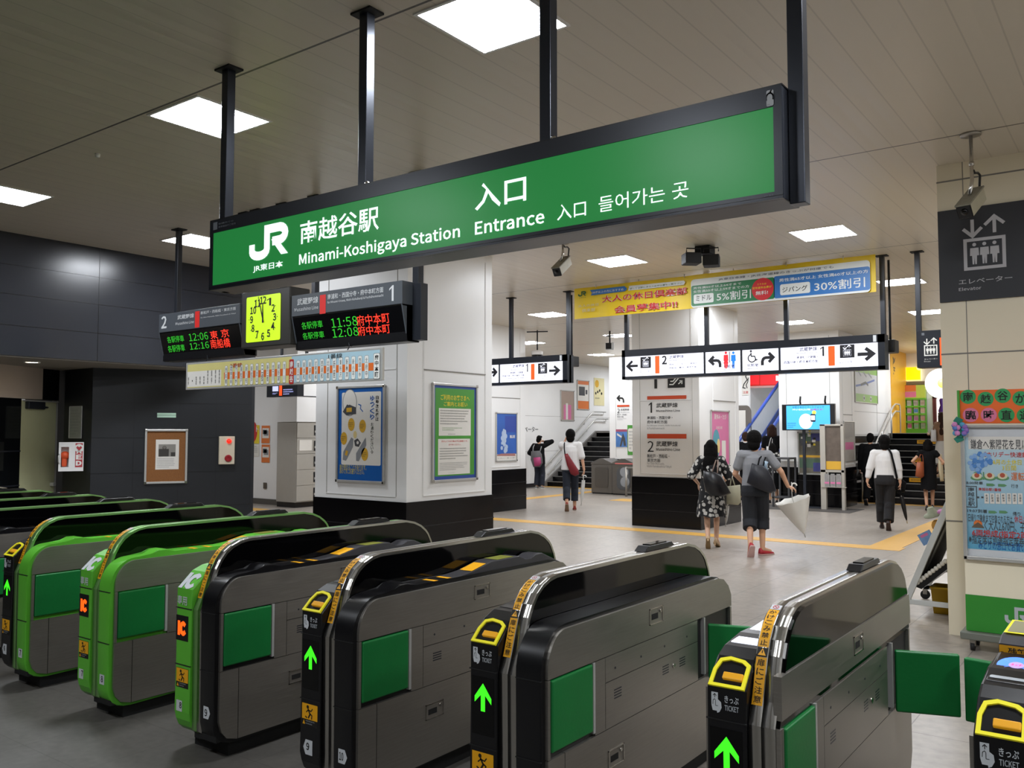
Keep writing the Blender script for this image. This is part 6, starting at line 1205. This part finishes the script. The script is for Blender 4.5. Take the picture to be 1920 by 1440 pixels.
class Person:
    def __init__(s, label, base, head, H, skin=None, vox=.008, **k):
        s.base = V(base); h = V((head[0], head[1], 0)).normalized(); s.k = H / 1.70; s.v = vox; s.skin = skin or M_SKIN
        s.M = Matrix.Translation(s.base) @ Matrix((V((h.y, -h.x, 0)), h, V((0, 0, 1)))).transposed().to_4x4() @ Matrix.Scale(s.k, 4); s.inv = s.M.inverted()
        s.p = dict(lean=0, twist=0, aL=(-.095, .0, .08), aR=(.095, 0, .08), wL=(-.25, .05, .84), wR=(.25, .05, .84), eL=(-.5, -1, -.2), eR=(.5, -1, -.2), kL=(0, 1, 0), kR=(0, 1, 0), toeL=(0, 1, 0), toeR=(0, 1, 0), female=False, turn=0.0, hl=(0, .25, -1), hr=(0, .25, -1), palmL=(1, 0, 0), palmR=(-1, 0, 0)); s.p.update(k)
        s.label = label; q = s.p; ln = q['lean']
        s.up = lambda z, y=0: V((0, y + (z - .92) * ln, z))
        sw = .155 if q['female'] else .178
        s.sL, s.sR = s.up(1.385) + V((-sw, 0, 0)), s.up(1.385) + V((sw, 0, 0)); s.hL, s.hR = V((-.088, 0, .90)), V((.088, 0, .90))
        s.elL, s.wL = ik(s.sL, q['wL'], .285, .245, q['eL']); s.elR, s.wR = ik(s.sR, q['wR'], .285, .245, q['eR'])
        s.knL, s.anL = ik(s.hL, q['aL'], .42, .415, q['kL']); s.knR, s.anR = ik(s.hR, q['aR'], .42, .415, q['kR'])
        m = MB(s.M); sk = s.skin; f = .92 if q['female'] else 1
        ell(m, (0, -.005, .94), (.150, .105, .12), sk); ell(m, s.up(1.08), (.125 * f, .09, .17), sk); ell(m, s.up(1.27), (.150 * f, .102, .16), sk); cap(m, s.sL, .058 * f, s.sR, .058 * f, sk)
        ell(m, s.up(1.385), (.12 * f, .075, .07), sk); cap(m, s.up(1.37, -.005), .06 * f, s.up(1.53, .01), .048 * f, sk)
        hc = s.up(1.595, .018); s.hc = hc; tr = Matrix.Rotation(q['turn'], 3, 'Z')
        def hp(x, y, z): return hc + tr @ V((x, y, z))
        s.hp = hp
        ell(m, hc, (.073, .090, .108), sk); ell(m, hp(0, .035, -.055), (.052, .055, .06), sk); ell(m, hp(0, .095, -.012), (.011, .016, .022), sk); ell(m, hp(0, .083, -.062), (.022, .012, .01), sk)
        for x in (-.075, .075): ell(m, hp(x, .0, -.01), (.012, .022, .032), sk, 10)
        for x in (-.03, .03): ell(m, hp(x, .080, .012), (.014, .01, .008), sk, 8)
        for sg, S_, E_, W_, hd, pn in ((-1, s.sL, s.elL, s.wL, q['hl'], q['palmL']), (1, s.sR, s.elR, s.wR, q['hr'], q['palmR'])):
            cap(m, S_, .052 * f, E_, .040 * f, sk); cap(m, E_, .041 * f, W_, .027 * f, sk)
            d = V(hd).normalized(); n = V(pn); n = (n - d * n.dot(d)).normalized(); t = d.cross(n)      # fingers, palm normal, across
            P = W_ + d * .045
            for u in (-.022, 0, .022): cap(m, W_ + t * u * .6 + d * .01, .017, P + t * u + d * .03, .0145, sk, 8)
            for i, (u, l) in enumerate(((-.031, .062), (-.0105, .072), (.0105, .068), (.030, .054))):
                b = P + t * u + d * .035; k1 = b + d * l * .55 + n * l * .28; k2 = k1 + d * l * .12 + n * l * .45; cap(m, b, .0095, k1, .0088, sk, 8); cap(m, k1, .0088, k2, .0075, sk, 8)
            tb = W_ + d * .02 - t * .026 * sg; k1 = tb + d * .032 - t * .024 * sg + n * .018; cap(m, tb, .012, k1, .0105, sk, 8); cap(m, k1, .0105, k1 + d * .025 + n * .018, .0085, sk, 8)
        for Hh, K, A, to in ((s.hL, s.knL, s.anL, q['toeL']), (s.hR, s.knR, s.anR, q['toeR'])):
            cap(m, Hh, .085, K, .055, sk); cap(m, K, .054, A, .036, sk); d = (A - K); back = V((0, -1, 0)); ell(m, K + d * .30 + back * .014, (.048, .052, .11), sk); cap(m, A, .036, A + V(to).normalized() * .13 + V((0, 0, -.035)), .028, sk)
        s.o = fuse(m, 'person', None, vox); s.o.location = s.base
        for v in s.o.data.vertices: v.co -= s.base
        tag(s.o, label, 'person')
    def part(s, name, mm, fn, vox=None, it=4): m = MB(s.M); m.mi(mm); fn(m); return fuse(m, name, s.o, vox or s.v, it)
    def hair(s, mm, style='short'):
        def fn(m):
            h = s.hp; ell(m, h(0, -.015, .022), (.085, .095, .106), mm); ell(m, h(0, -.045, -.035), (.076, .065, .085), mm); ell(m, h(0, .045, .075), (.068, .055, .042), mm)
            for x in (-.074, .074): ell(m, h(x, -.002, .012), (.016, .042, .055), mm)
            if style == 'bushy': ell(m, h(0, -.02, .03), (.108, .118, .118), mm); ell(m, h(0, -.055, -.06), (.092, .07, .088), mm)
            if style == 'long':
                ell(m, h(0, -.05, -.10), (.108, .07, .17), mm); ell(m, h(-.01, -.085, -.28), (.128, .055, .17), mm); ell(m, h(-.05, -.10, -.40), (.10, .045, .13), mm)
                for x in (-.08, .08): cap(m, h(x, -.01, .02), .03, h(x * 1.15, -.02, -.22), .026, mm)
            if style == 'bob':
                ell(m, h(0, -.045, -.08), (.095, .065, .12), mm)
                for x in (-.08, .08): cap(m, h(x, -.01, .02), .03, h(x * 1.1, -.015, -.15), .028, mm)
        return s.part('hair', mm, fn)
    def top(s, mm, sleeve=1.0, name='shirt', loose=.02, hem=.86, wide=0, female=False):
        def fn(m):
            f = .93 if s.p['female'] else 1; g = loose
            ell(m, s.up(1.27), (.150 * f + g, .102 + g, .165), mm); ell(m, s.up(1.09), (.138 * f + g + wide, .098 + g, .2), mm)
            zs = [(hem, .155 + g + wide, .112 + g), (hem + .02, .157 + g + wide, .114 + g), (1.0, .150 * f + g + wide, .106 + g), (1.12, .142 * f + g + wide * .6, .1 + g), (1.26, .152 * f + g, .104 + g), (1.36, .14 * f + g, .085 + g)]
            m.rings([[s.up(z) + V((a * math.cos(t), b * math.sin(t), 0)) for t in (2 * math.pi * j / 20 for j in range(20))] for z, a, b in zs], mm)
            cap(m, s.sL, .062 * f + g * .7, s.sR, .062 * f + g * .7, mm); ell(m, s.up(1.40), (.10 * f, .068 + g * .5, .055), mm)
            for S_, E_, W_ in ((s.sL, s.elL, s.wL), (s.sR, s.elR, s.wR)):
                a = S_ + (E_ - S_) * min(1, sleeve * 2); cap(m, S_, .056 * f + g, a, .049 * f + g * 1.05, mm)
                if sleeve > .5: b = E_ + (W_ - E_) * (sleeve - .5) * 2; cap(m, E_, .044 * f + g, b, .036 * f + g * .8, mm)
        return s.part(name, mm, fn)
    def trousers(s, mm, length=1.0, name='trousers', g=.016, waist=.99):
        def fn(m):
            zs = [(waist, .142 + g, .100 + g), (.95, .152 + g, .108 + g), (.88, .16 + g, .116 + g), (.82, .150 + g, .105 + g)]
            m.rings([[V((a * math.cos(t), b * math.sin(t) - .004, z)) for t in (2 * math.pi * j / 20 for j in range(20))] for z, a, b in zs], mm)
            for Hh, K, A in ((s.hL, s.knL, s.anL), (s.hR, s.knR, s.anR)):
                cap(m, Hh + V((0, 0, -.02)), .088 + g * .6, Hh + (K - Hh) * min(1, length * 2), (.06 if length >= .5 else .07) + g * 1.1, mm)
                if length >= .6: back = V((0, -1, 0)); d = (A - K); ell(m, K, (.066 + g, .07 + g, .08), mm)
                if length > .8: ell(m, K + d * .3 + back * .014, (.054 + g, .06 + g, .13), mm)
                if length > .5: cap(m, K, .06 + g * 1.1, K + (A - K) * (length - .5), .055 + g * 1.2, mm); m.tube([K, K + (A - K) * (length - .5) * 2], [.058 + g * 1.1, .048 + g * 1.35], mm, 16)
        return s.part(name, mm, fn)
    def skirt(s, mm, z0, z1, r0, r1, name='skirt', flare=1.0):
        n = 36; R = []
        for k in range(9):
            t = k / 8; z = z1 + (z0 - z1) * t; r = r1 + (r0 - r1) * t; R.append([V(((r * (1 + .05 * t * math.sin(7 * a) * flare)) * math.cos(a), (r * (1 + .05 * t * math.sin(7 * a) * flare)) * .78 * math.sin(a) - .02 * t, z + .012 * t * math.sin(5 * a))) for a in (2 * math.pi * j / n for j in range(n))])
        m = MB(s.M); m.rings(R, mm, caps=False); inner = [[p * .97 if False else V((p.x * .96, p.y * .96, p.z)) for p in r] for r in R[::-1]]; m.rings([R[-1]] + inner, mm, caps=False)
        return m.build(name, s.o)
    def shoes(s, mm, sole=None, heel=0, slim=1.0):
        for A, to in ((s.anL, s.p['toeL']), (s.anR, s.p['toeR'])):
            f = V(to).normalized(); side = f.cross(V((0, 0, 1))).normalized(); up = side.cross(f)
            F_ = Matrix((side, f, up)).transposed().to_4x4(); F_.translation = A
            secs = [(-.06, .020, .0), (-.052, .032, .015), (-.02, .036, .02), (.03, .038, -.005), (.09, .044, -.022), (.14, .043, -.036), (.175, .034, -.045), (.195, .016, -.054)]
            def P(x, y, z): return F_ @ V((x * slim, y, z))
            m = MB(s.M); R = []
            for y, w, zt in secs: R.append([P(w * math.cos(a), y, (-.066 if a > math.pi else -.066 + (zt + .066) * math.sin(a)) if True else 0) for a in (2 * math.pi * j / 14 for j in range(14))])
            m.rings(R, mm, True); o = m.build('shoe', s.o)
            m = MB(s.M); m.rings([[P(w * 1.06 * math.cos(a), y * 1.02, -.064 - .0 if math.sin(a) > 0 else -.082) for a in (2 * math.pi * j / 14 for j in range(14))] for y, w, zt in secs], sole or mm); m.build('sole', o)
            if heel: m = MB(s.M); m.tube([P(0, -.045, -.06), P(0, -.05, -.066 - heel)], [.018, .009], mm); m.build('heel', o)
    def L(s, px, py, dy=0):
        """a pixel at the person's own distance, in body coordinates"""
        r = ray(px, py); f = V((FW.x, FW.y, 0)).normalized(); p = CAM + r * ((s.base - CAM).dot(f) / r.dot(f)); return s.inv @ p + V((0, dy, 0))
def pl(base, px, py, d=0):
    """a pixel in the upright plane through a person, d metres nearer to the view point"""
    r = ray(px, py); f = V((FW.x, FW.y, 0)).normalized(); return CAM + r * (((V(base) - CAM).dot(f) - d) / r.dot(f))
def strap(name, parent, pts, mm, w=.012): m = MB(); m.tube(pts, w, mm, 6); return m.build(name, parent)
def bag(name, label, cat, base, outline, d0, d1, mm, straps=(), sm=None, bulge=.25, origin=None):
    """a soft bag: outline in pixels at the wearer's distance, from depth d0 to d1 nearer the viewer"""
    t = thing(name, label, cat, pl(base, sum(p[0] for p in outline) / len(outline), max(p[1] for p in outline), (d0 + d1) / 2))
    m = MB(); cx = sum(p[0] for p in outline) / len(outline); cy = sum(p[1] for p in outline) / len(outline)
    def ring(d, s): return [pl(base, cx + (x - cx) * s, cy + (y - cy) * s, d) for x, y in outline]
    dm = (d0 + d1) / 2; m.rings([ring(d0, 1 - bulge), ring(d0 + (dm - d0) * .5, .97), ring(dm, 1), ring(d1 - (d1 - dm) * .5, .97), ring(d1, 1 - bulge)], mm); m.build('bag_body', t)
    for pts, w in straps: strap('strap', t, [pl(base, x, y, d) for x, y, d in pts], sm or mm, w)
    return t
def umbrella(label, base, hand, top, tip, r, mm, hm, open_=0.0, d=0.0, ribs=8, shaft=None):
    """handle at hand, canopy from top (handle end) down to tip"""
    A, B, C = pl(base, *hand, d), pl(base, *top, d), pl(base, *tip, d); t = thing('umbrella', label, 'umbrella', C); ax = (B - C).normalized(); L = (B - C).length
    u = ax.orthogonal().normalized(); w = ax.cross(u); m = MB(); R = []
    for k in range(9):
        q = k / 8; rr = r * (q ** (.9 if open_ else .55)) * (1 if open_ else (1 - .35 * max(0, q - .6) / .4)) + .008
        R.append([C + ax * (L * q - (.03 * L * (1 if j % 2 else 0) if k == 8 else 0)) + (u * math.cos(a) + w * math.sin(a)) * rr * (1 if j % 2 == 0 else (.90 if open_ else .55)) for j, a in ((j, 2 * math.pi * j / (2 * ribs)) for j in range(2 * ribs))])
    m.rings(R, mm, caps=False)
    if open_: inn = [[C + ax * .012 + (p - C) * .97 for p in r_] for r_ in R[::-1]]; m.rings([R[-1]] + inn, mm, caps=False)
    m.build('canopy', t)
    m = MB(); m.tube([C - ax * .05, B + ax * .02, A], .007, M_ALU, 8); m.build('shaft', t)
    hd = (A - B).normalized(); sd = RT if abs(hd.dot(RT)) < .95 else UP
    m = MB(); P = [A - hd * .13] + [A - hd * .05 + sd * .035 * (1 - math.cos(a)) + hd * .035 * math.sin(a) for a in (math.pi * k / 6 for k in range(7))]; m.tube(P, .011, hm, 8); m.build('handle', t)
    return t
def fl(px, py): return atZ(px, py, 0)
M_WCL = mat('white_cloth', 'dedcda', .8, bump=.15, bs=25); M_JEAN = mat('dark_denim', '1f2530', .85, var=.15, vs=40); M_BLKC = mat('black_cloth', '0c0c0e', .9, spec=.2, var=.2, vs=20); M_GREYC = mat('grey_jersey', '85868a', .85, var=.06, vs=20); M_UMB = mat('white_umbrella_vinyl', 'e2e0da', .35); M_CHAR = mat('charcoal_cloth', '1b1a1c', .85)
# ---- man with the red sling bag
b = fl(1070, 957); P = Person('person in white shirt and rolled jeans walking away, red sling bag across back', b, (-.54, .84), 1.73, wL=(-.12, .08, 1.47), eL=(-.6, .2, -1), hl=(.3, .2, 1), palmL=(1, 0, 0), wR=(.29, -.02, .86), eR=(1, -.4, 0), aL=(-.08, -.26, .15), toeL=(0, .55, -.85), aR=(.085, .10, .08), kR=(0, 1, 0))
P.hair(M_HAIR, 'bushy'); P.top(M_WCL, .42, loose=.03, hem=.86, wide=.015); P.trousers(M_JEAN, .86, g=.022); P.shoes(mat('rust_shoe', '8a2f26', .6), mat('tan_sole', '8c6f58', .7))
bag('sling_bag', 'dark red sling bag on the back of the person in rolled jeans', 'bag', b, [(1058, 852), (1064, 850), (1076, 868), (1084, 880), (1086, 889), (1079, 893), (1070, 889), (1063, 872)], .15, .25, mat('dark_red_leather', '7a1620', .5), [([(1060, 855, .17), (1058, 842, .17), (1058, 832, .09), (1059, 829, .0)], .012)], M_BLKC)
umbrella('closed clear white umbrella held low by the person in rolled jeans', b, (1093, 890), (1094, 900), (1090, 944), .045, M_UMB, M_WHT, d=.06)
# ---- person with backpack by the far wall
b = fl(1011, 916); P = Person('person in black jacket with raised right arm, standing by the far wall', b, (-.25, .97), 1.58, vox=.009, wR=(.14, .16, 1.50), eR=(1, .5, .5), hr=(-.6, .5, .3), wL=(-.2, .14, 1.0), eL=(-1, -.6, 0), turn=-.5)
P.hair(M_HAIR); P.top(M_BLKC, .96, 'jacket', loose=.028, hem=.78, wide=.02); P.trousers(mat('navy_cloth', '171b28', .85), .97, g=.028); P.shoes(mat('grey_shoe', '8d8c8a', .6), M_WHT)
t = bag('backpack', 'grey and pink backpack worn by the person in the black jacket', 'backpack', b, [(996, 846), (1012, 845), (1016, 852), (1018, 868), (1013, 876), (1000, 876), (995, 862)], .12, .32, mat('backpack_grey', '5c5a5c', .7), [([(999, 848, .13), (1000, 838, .12), (1002, 834, .02)], .014), ([(1012, 848, .13), (1015, 838, .12), (1016, 834, .02)], .014)], mat('strap_grey', '9a9a9a', .6), bulge=.12)
m = MB(); m.rings([[pl(b, x, y, d) for x, y in ((1000, 858), (1013, 857), (1015, 868), (1011, 874), (1002, 874))] for d in (.27, .34, .35)], mat('backpack_pink', 'a83a6c', .6)); m.build('pocket', t)
# ---- woman in the floral dress
def floral():
    m = mat('floral_cloth', '101013', .8); n = m.node_tree.nodes; L = m.node_tree.links; tc = n.new('ShaderNodeTexCoord'); vo = n.new('ShaderNodeTexVoronoi'); vo.inputs['Scale'].default_value = 15; nz = n.new('ShaderNodeTexNoise'); nz.inputs['Scale'].default_value = 55
    ad = n.new('ShaderNodeMath'); ad.operation = 'MULTIPLY_ADD'; ad.inputs[1].default_value = .32; L.new(tc.outputs['Object'], vo.inputs['Vector']); L.new(tc.outputs['Object'], nz.inputs['Vector']); L.new(nz.outputs['Fac'], ad.inputs[0]); L.new(vo.outputs['Distance'], ad.inputs[2])
    lt = n.new('ShaderNodeMath'); lt.operation = 'LESS_THAN'; lt.inputs[1].default_value = .60; L.new(ad.outputs[0], lt.inputs[0])
    mx = n.new('ShaderNodeMix'); mx.data_type = 'RGBA'; mx.inputs['A'].default_value = lin('101013'); mx.inputs['B'].default_value = lin('b9b6b0'); L.new(lt.outputs[0], mx.inputs['Factor']); L.new(mx.outputs['Result'], n['Principled BSDF'].inputs['Base Color']); return m
M_FLO = floral()
b = fl(1335, 1027); P = Person('person with long dark hair in a black dress with white flowers', b, (-.40, .917), 1.57, skin=M_SKIN2, female=True, wR=(.20, .30, 1.04), eR=(.8, -.8, -.4), hr=(.1, .8, .2), palmR=(0, 0, 1), wL=(-.2, .18, 1.0), eL=(-1, -.7, -.2), aL=(-.06, -.17, .17), toeL=(0, .6, -.8), aR=(.07, .06, .125), toeR=(.25, .85, -.38))
P.hair(M_HAIR, 'long'); P.top(M_FLO, .52, 'dress_bodice', loose=.028, hem=.98); P.skirt(M_FLO, .50, 1.08, .235, .165, 'dress_skirt'); P.shoes(mat('beige_shoe', 'c9ab86', .5), mat('beige_sole', '8f744f', .6), heel=.05, slim=.85)
bag('shoulder_bag', 'large black shoulder bag of the person in the floral dress', 'bag', b, [(1319, 882), (1341, 885), (1352, 890), (1371, 925), (1356, 931), (1332, 930), (1322, 920), (1318, 900)], .16, .32, mat('black_leather', '121216', .35), [([(1335, 886, .2), (1342, 864, .12), (1344, 860, .02), (1345, 862, -.06)], .010), ([(1345, 890, .26), (1346, 866, .16), (1346, 861, .04)], .010)], mat('taupe_strap', '8a7468', .5), bulge=.12)
bag('tote_bag', 'cream tote bag hanging beside the person in the floral dress', 'bag', b, [(1362, 912), (1388, 909), (1389, 942), (1384, 947), (1362, 945)], -.02, .06, mat('cream_canvas', 'b5b198', .8), [([(1369, 912, .02), (1371, 896, .0), (1372, 892, -.02)], .008), ([(1378, 911, .02), (1373, 896, .0), (1372, 892, -.02)], .008)], bulge=.1)
umbrella('thin closed white umbrella below the cream tote bag', b, (1366, 935), (1364, 948), (1361, 981), .03, M_UMB, M_WHT, d=-.08)
# ---- man in the grey T-shirt
b = fl(1418, 1041); P = Person('person in grey T-shirt and long dark shorts holding a white umbrella', b, (-.357, .934), 1.69, vox=.007, wR=(.44, .10, .955), eR=(.7, -.8, -.3), hr=(.7, .1, -.25), palmR=(0, .2, -1), wL=(-.16, .22, .98), eL=(-.9, -.8, 0), hl=(.3, 1, 0), aL=(-.075, -.22, .15), toeL=(-.15, .45, -.85), aR=(.085, .05, .083), toeR=(.75, .65, 0), turn=-.25)
P.hair(M_HAIR, 'bushy'); P.top(M_GREYC, .30, 't_shirt', loose=.02, hem=.85, wide=.012); P.trousers(mat('dark_denim_short', '1c1e24', .85, var=.2, vs=30), .67, 'shorts', g=.036, waist=.97); P.shoes(mat('red_shoe', 'a81f2c', .5), mat('pink_sole', 'c9a49f', .6))
bag('tote_bag', 'dark navy tote bag slung on the back of the person in grey', 'bag', b, [(1410, 868), (1420, 872), (1430, 872), (1442, 884), (1450, 900), (1456, 921), (1446, 925), (1424, 919), (1400, 905), (1406, 884)], .15, .27, mat('navy_leather', '15161f', .5, bump=.2, bs=20), [([(1421, 874, .2), (1424, 860, .14), (1431, 852, .03), (1434, 850, -.05)], .011), ([(1431, 874, .22), (1434, 861, .15), (1437, 854, .03), (1438, 852, -.05)], .011)], M_BLKC, bulge=.1)
bag('packet', 'pale blue packet poking out of the navy tote bag', 'packet', b, [(1428, 873), (1434, 864), (1441, 866), (1438, 872), (1441, 884), (1434, 878)], .16, .19, mat('pale_blue_plastic', '9db4c8', .4), bulge=.1)
umbrella('half open white umbrella hanging point down from the hand of the person in grey', b, (1484, 904), (1486, 936), (1508, 1001), .245, M_UMB, M_WHT, open_=1, d=-.05, ribs=8)
# ---- man in white shirt heading for the stairs
b = fl(1662, 993); P = Person('person in white long sleeved shirt and black trousers heading for the stairs', b, (-.23, .97), 1.62, wL=(-.31, -.03, .86), eL=(-1, -.3, 0), hl=(.1, .15, -1), wR=(.25, -.02, .86), eR=(1, -.5, 0), aL=(-.075, .22, .08), aR=(.04, -.20, .14), toeR=(.05, .5, -.85), lean=.06)
P.hair(M_HAIR, 'bushy'); P.top(M_WCL, .80, loose=.023, hem=.93, wide=.01); P.trousers(M_CHAR, .96, g=.03, waist=1.0); P.shoes(mat('dark_brown_shoe', '2b1c18', .45), mat('brown_sole', '3d2a22', .6))
bag('shoulder_bag', 'black shoulder bag on the right hip of the person in white shirt', 'bag', b, [(1680, 895), (1690, 897), (1700, 905), (1696, 923), (1684, 925), (1676, 915)], -.04, .10, M_BLKC, [([(1682, 897, .12), (1676, 870, .17), (1671, 850, .15), (1667, 843, .05), (1667, 842, -.03)], .018)], bulge=.15)
umbrella('dark folded umbrella with pale pattern pointing down behind the person in white shirt', b, (1688, 915), (1690, 930), (1700, 976), .04, mat('dark_umbrella', '1c1b1e', .5, var=.6, vs=14), M_BLKC, d=.1)
# ---- dark suited person beyond him
b = fl(1633, 947); P = Person('person all in black just ahead of the person in white shirt', b, (.0, 1), 1.66, vox=.01, aL=(-.06, -.18, .13), toeL=(0, .6, -.8), aR=(.09, .22, .08), lean=.10)
P.hair(M_HAIR); P.top(M_BLKC, .95, 'jacket', loose=.03, hem=.78, wide=.02); P.trousers(M_BLKC, .97, g=.026); P.shoes(M_BLACK)
# ---- woman in black dress by the pillar
b = fl(1743, 957); P = Person('person with dark hair in a short black dress at the near stairs', b, (-.2, .98), 1.53, skin=M_SKIN, vox=.009, female=True, wL=(-.22, .10, 1.02), eL=(-1, -.6, 0), wR=(.2, .14, 1.02), eR=(1, -.6, 0), aL=(-.06, -.05, .11), aR=(.07, .12, .11), toeL=(0, .9, -.3), toeR=(0, .9, -.3))
P.hair(M_HAIR, 'bob'); P.top(M_BLKC, .12, 'dress_bodice', loose=.02, hem=.9, wide=.01); P.skirt(M_BLKC, .50, 1.02, .185, .165, 'dress_skirt', .4); P.shoes(M_BLACK, heel=.03, slim=.85)
bag('handbag', 'tan leather handbag on the arm of the person in black dress', 'handbag', b, [(1719, 866), (1732, 865), (1733, 893), (1728, 897), (1716, 893)], -.02, .12, mat('tan_leather', '9c4f2c', .5), [([(1721, 867, .05), (1726, 852, .03), (1730, 853, .0), (1731, 866, .05)], .009)], bulge=.1)
bag('jacket', 'cream jacket folded over the right arm of the person in black dress', 'jacket', b, [(1759, 850), (1766, 852), (1769, 880), (1770, 902), (1763, 903), (1759, 880)], -.03, .10, mat('cream_cloth', 'c5b898', .85, bump=.2), bulge=.15)
# ---- person higher on the steps, half hidden by the pillar
b = V((-4.16, 23.17, .608)); P = Person('person in tan top and white skirt on the steps half behind the pillar', b, (-.7, .7), 1.56, skin=M_SKIN2, vox=.01, female=True, wL=(-.16, .34, 1.13), eL=(-.4, -.4, -1), hl=(.1, 1, .2), wR=(.2, .12, .9), eR=(1, -.5, 0))
P.hair(M_HAIRB, 'long'); P.top(mat('tan_cloth', '8a6a50', .85), .6, 'blouse', loose=.03, hem=.95); P.skirt(mat('white_skirt', 'c9c4bc', .8), .38, 1.02, .25, .165, 'skirt'); P.shoes(mat('beige_shoe', 'c9ab86', .5))
bag('tote_bag', 'white tote bag on the arm of the person in tan top', 'bag', b, [(1746, 806), (1755, 806), (1756, 828), (1745, 828)], .0, .10, M_WCL, [([(1748, 807, .05), (1749, 798, .03), (1752, 798, .02), (1753, 807, .05)], .008)], bulge=.1)
# ---- three people at the foot of the escalator
b = V((-8.25, 20.95, 0)); P = Person('person in black suit with brown hair at the escalator foot', b, (-.3, .95), 1.69, vox=.01); P.hair(M_HAIRB); P.top(M_BLKC, .96, 'jacket', loose=.035, hem=.78, wide=.02); P.trousers(M_BLKC, .97, g=.026); P.shoes(M_BLACK)
m = MB(P.M); m.lathe([(.062, 0), (.068, .02), (.06, .035)], M_WCL, P.up(1.43), 16); m.build('shirt_collar', P.o)
b = V((-7.95, 22.0, .0)); P = Person('person with tied brown hair in black top behind the white pillar', b, (-.4, .9), 1.88, vox=.01, female=True); P.hair(M_HAIRB, 'bob'); P.top(M_BLKC, .3, 'blouse', loose=.02); P.skirt(M_BLKC, .45, 1.0, .2, .16); P.shoes(M_BLACK)
bag('tote_bag', 'white tote bag on the shoulder of the person with brown hair', 'bag', b, [(1437, 837), (1449, 837), (1450, 850), (1445, 857), (1437, 853)], .1, .25, M_WCL, [([(1441, 838, .18), (1445, 822, .1), (1447, 820, .05)], .008), ([(1448, 838, .18), (1448, 824, .1), (1447, 820, .05)], .008)], bulge=.12)
b = V((-7.42, 20.55, 0)); P = Person('small person in black and white patterned top by the metal frame', b, (-.4, .9), 1.42, vox=.01, female=True); P.hair(M_HAIR, 'bob'); P.top(M_FLO, .5, 'blouse', loose=.03); P.skirt(M_BLKC, .4, 1.0, .2, .16); P.shoes(M_BLACK)
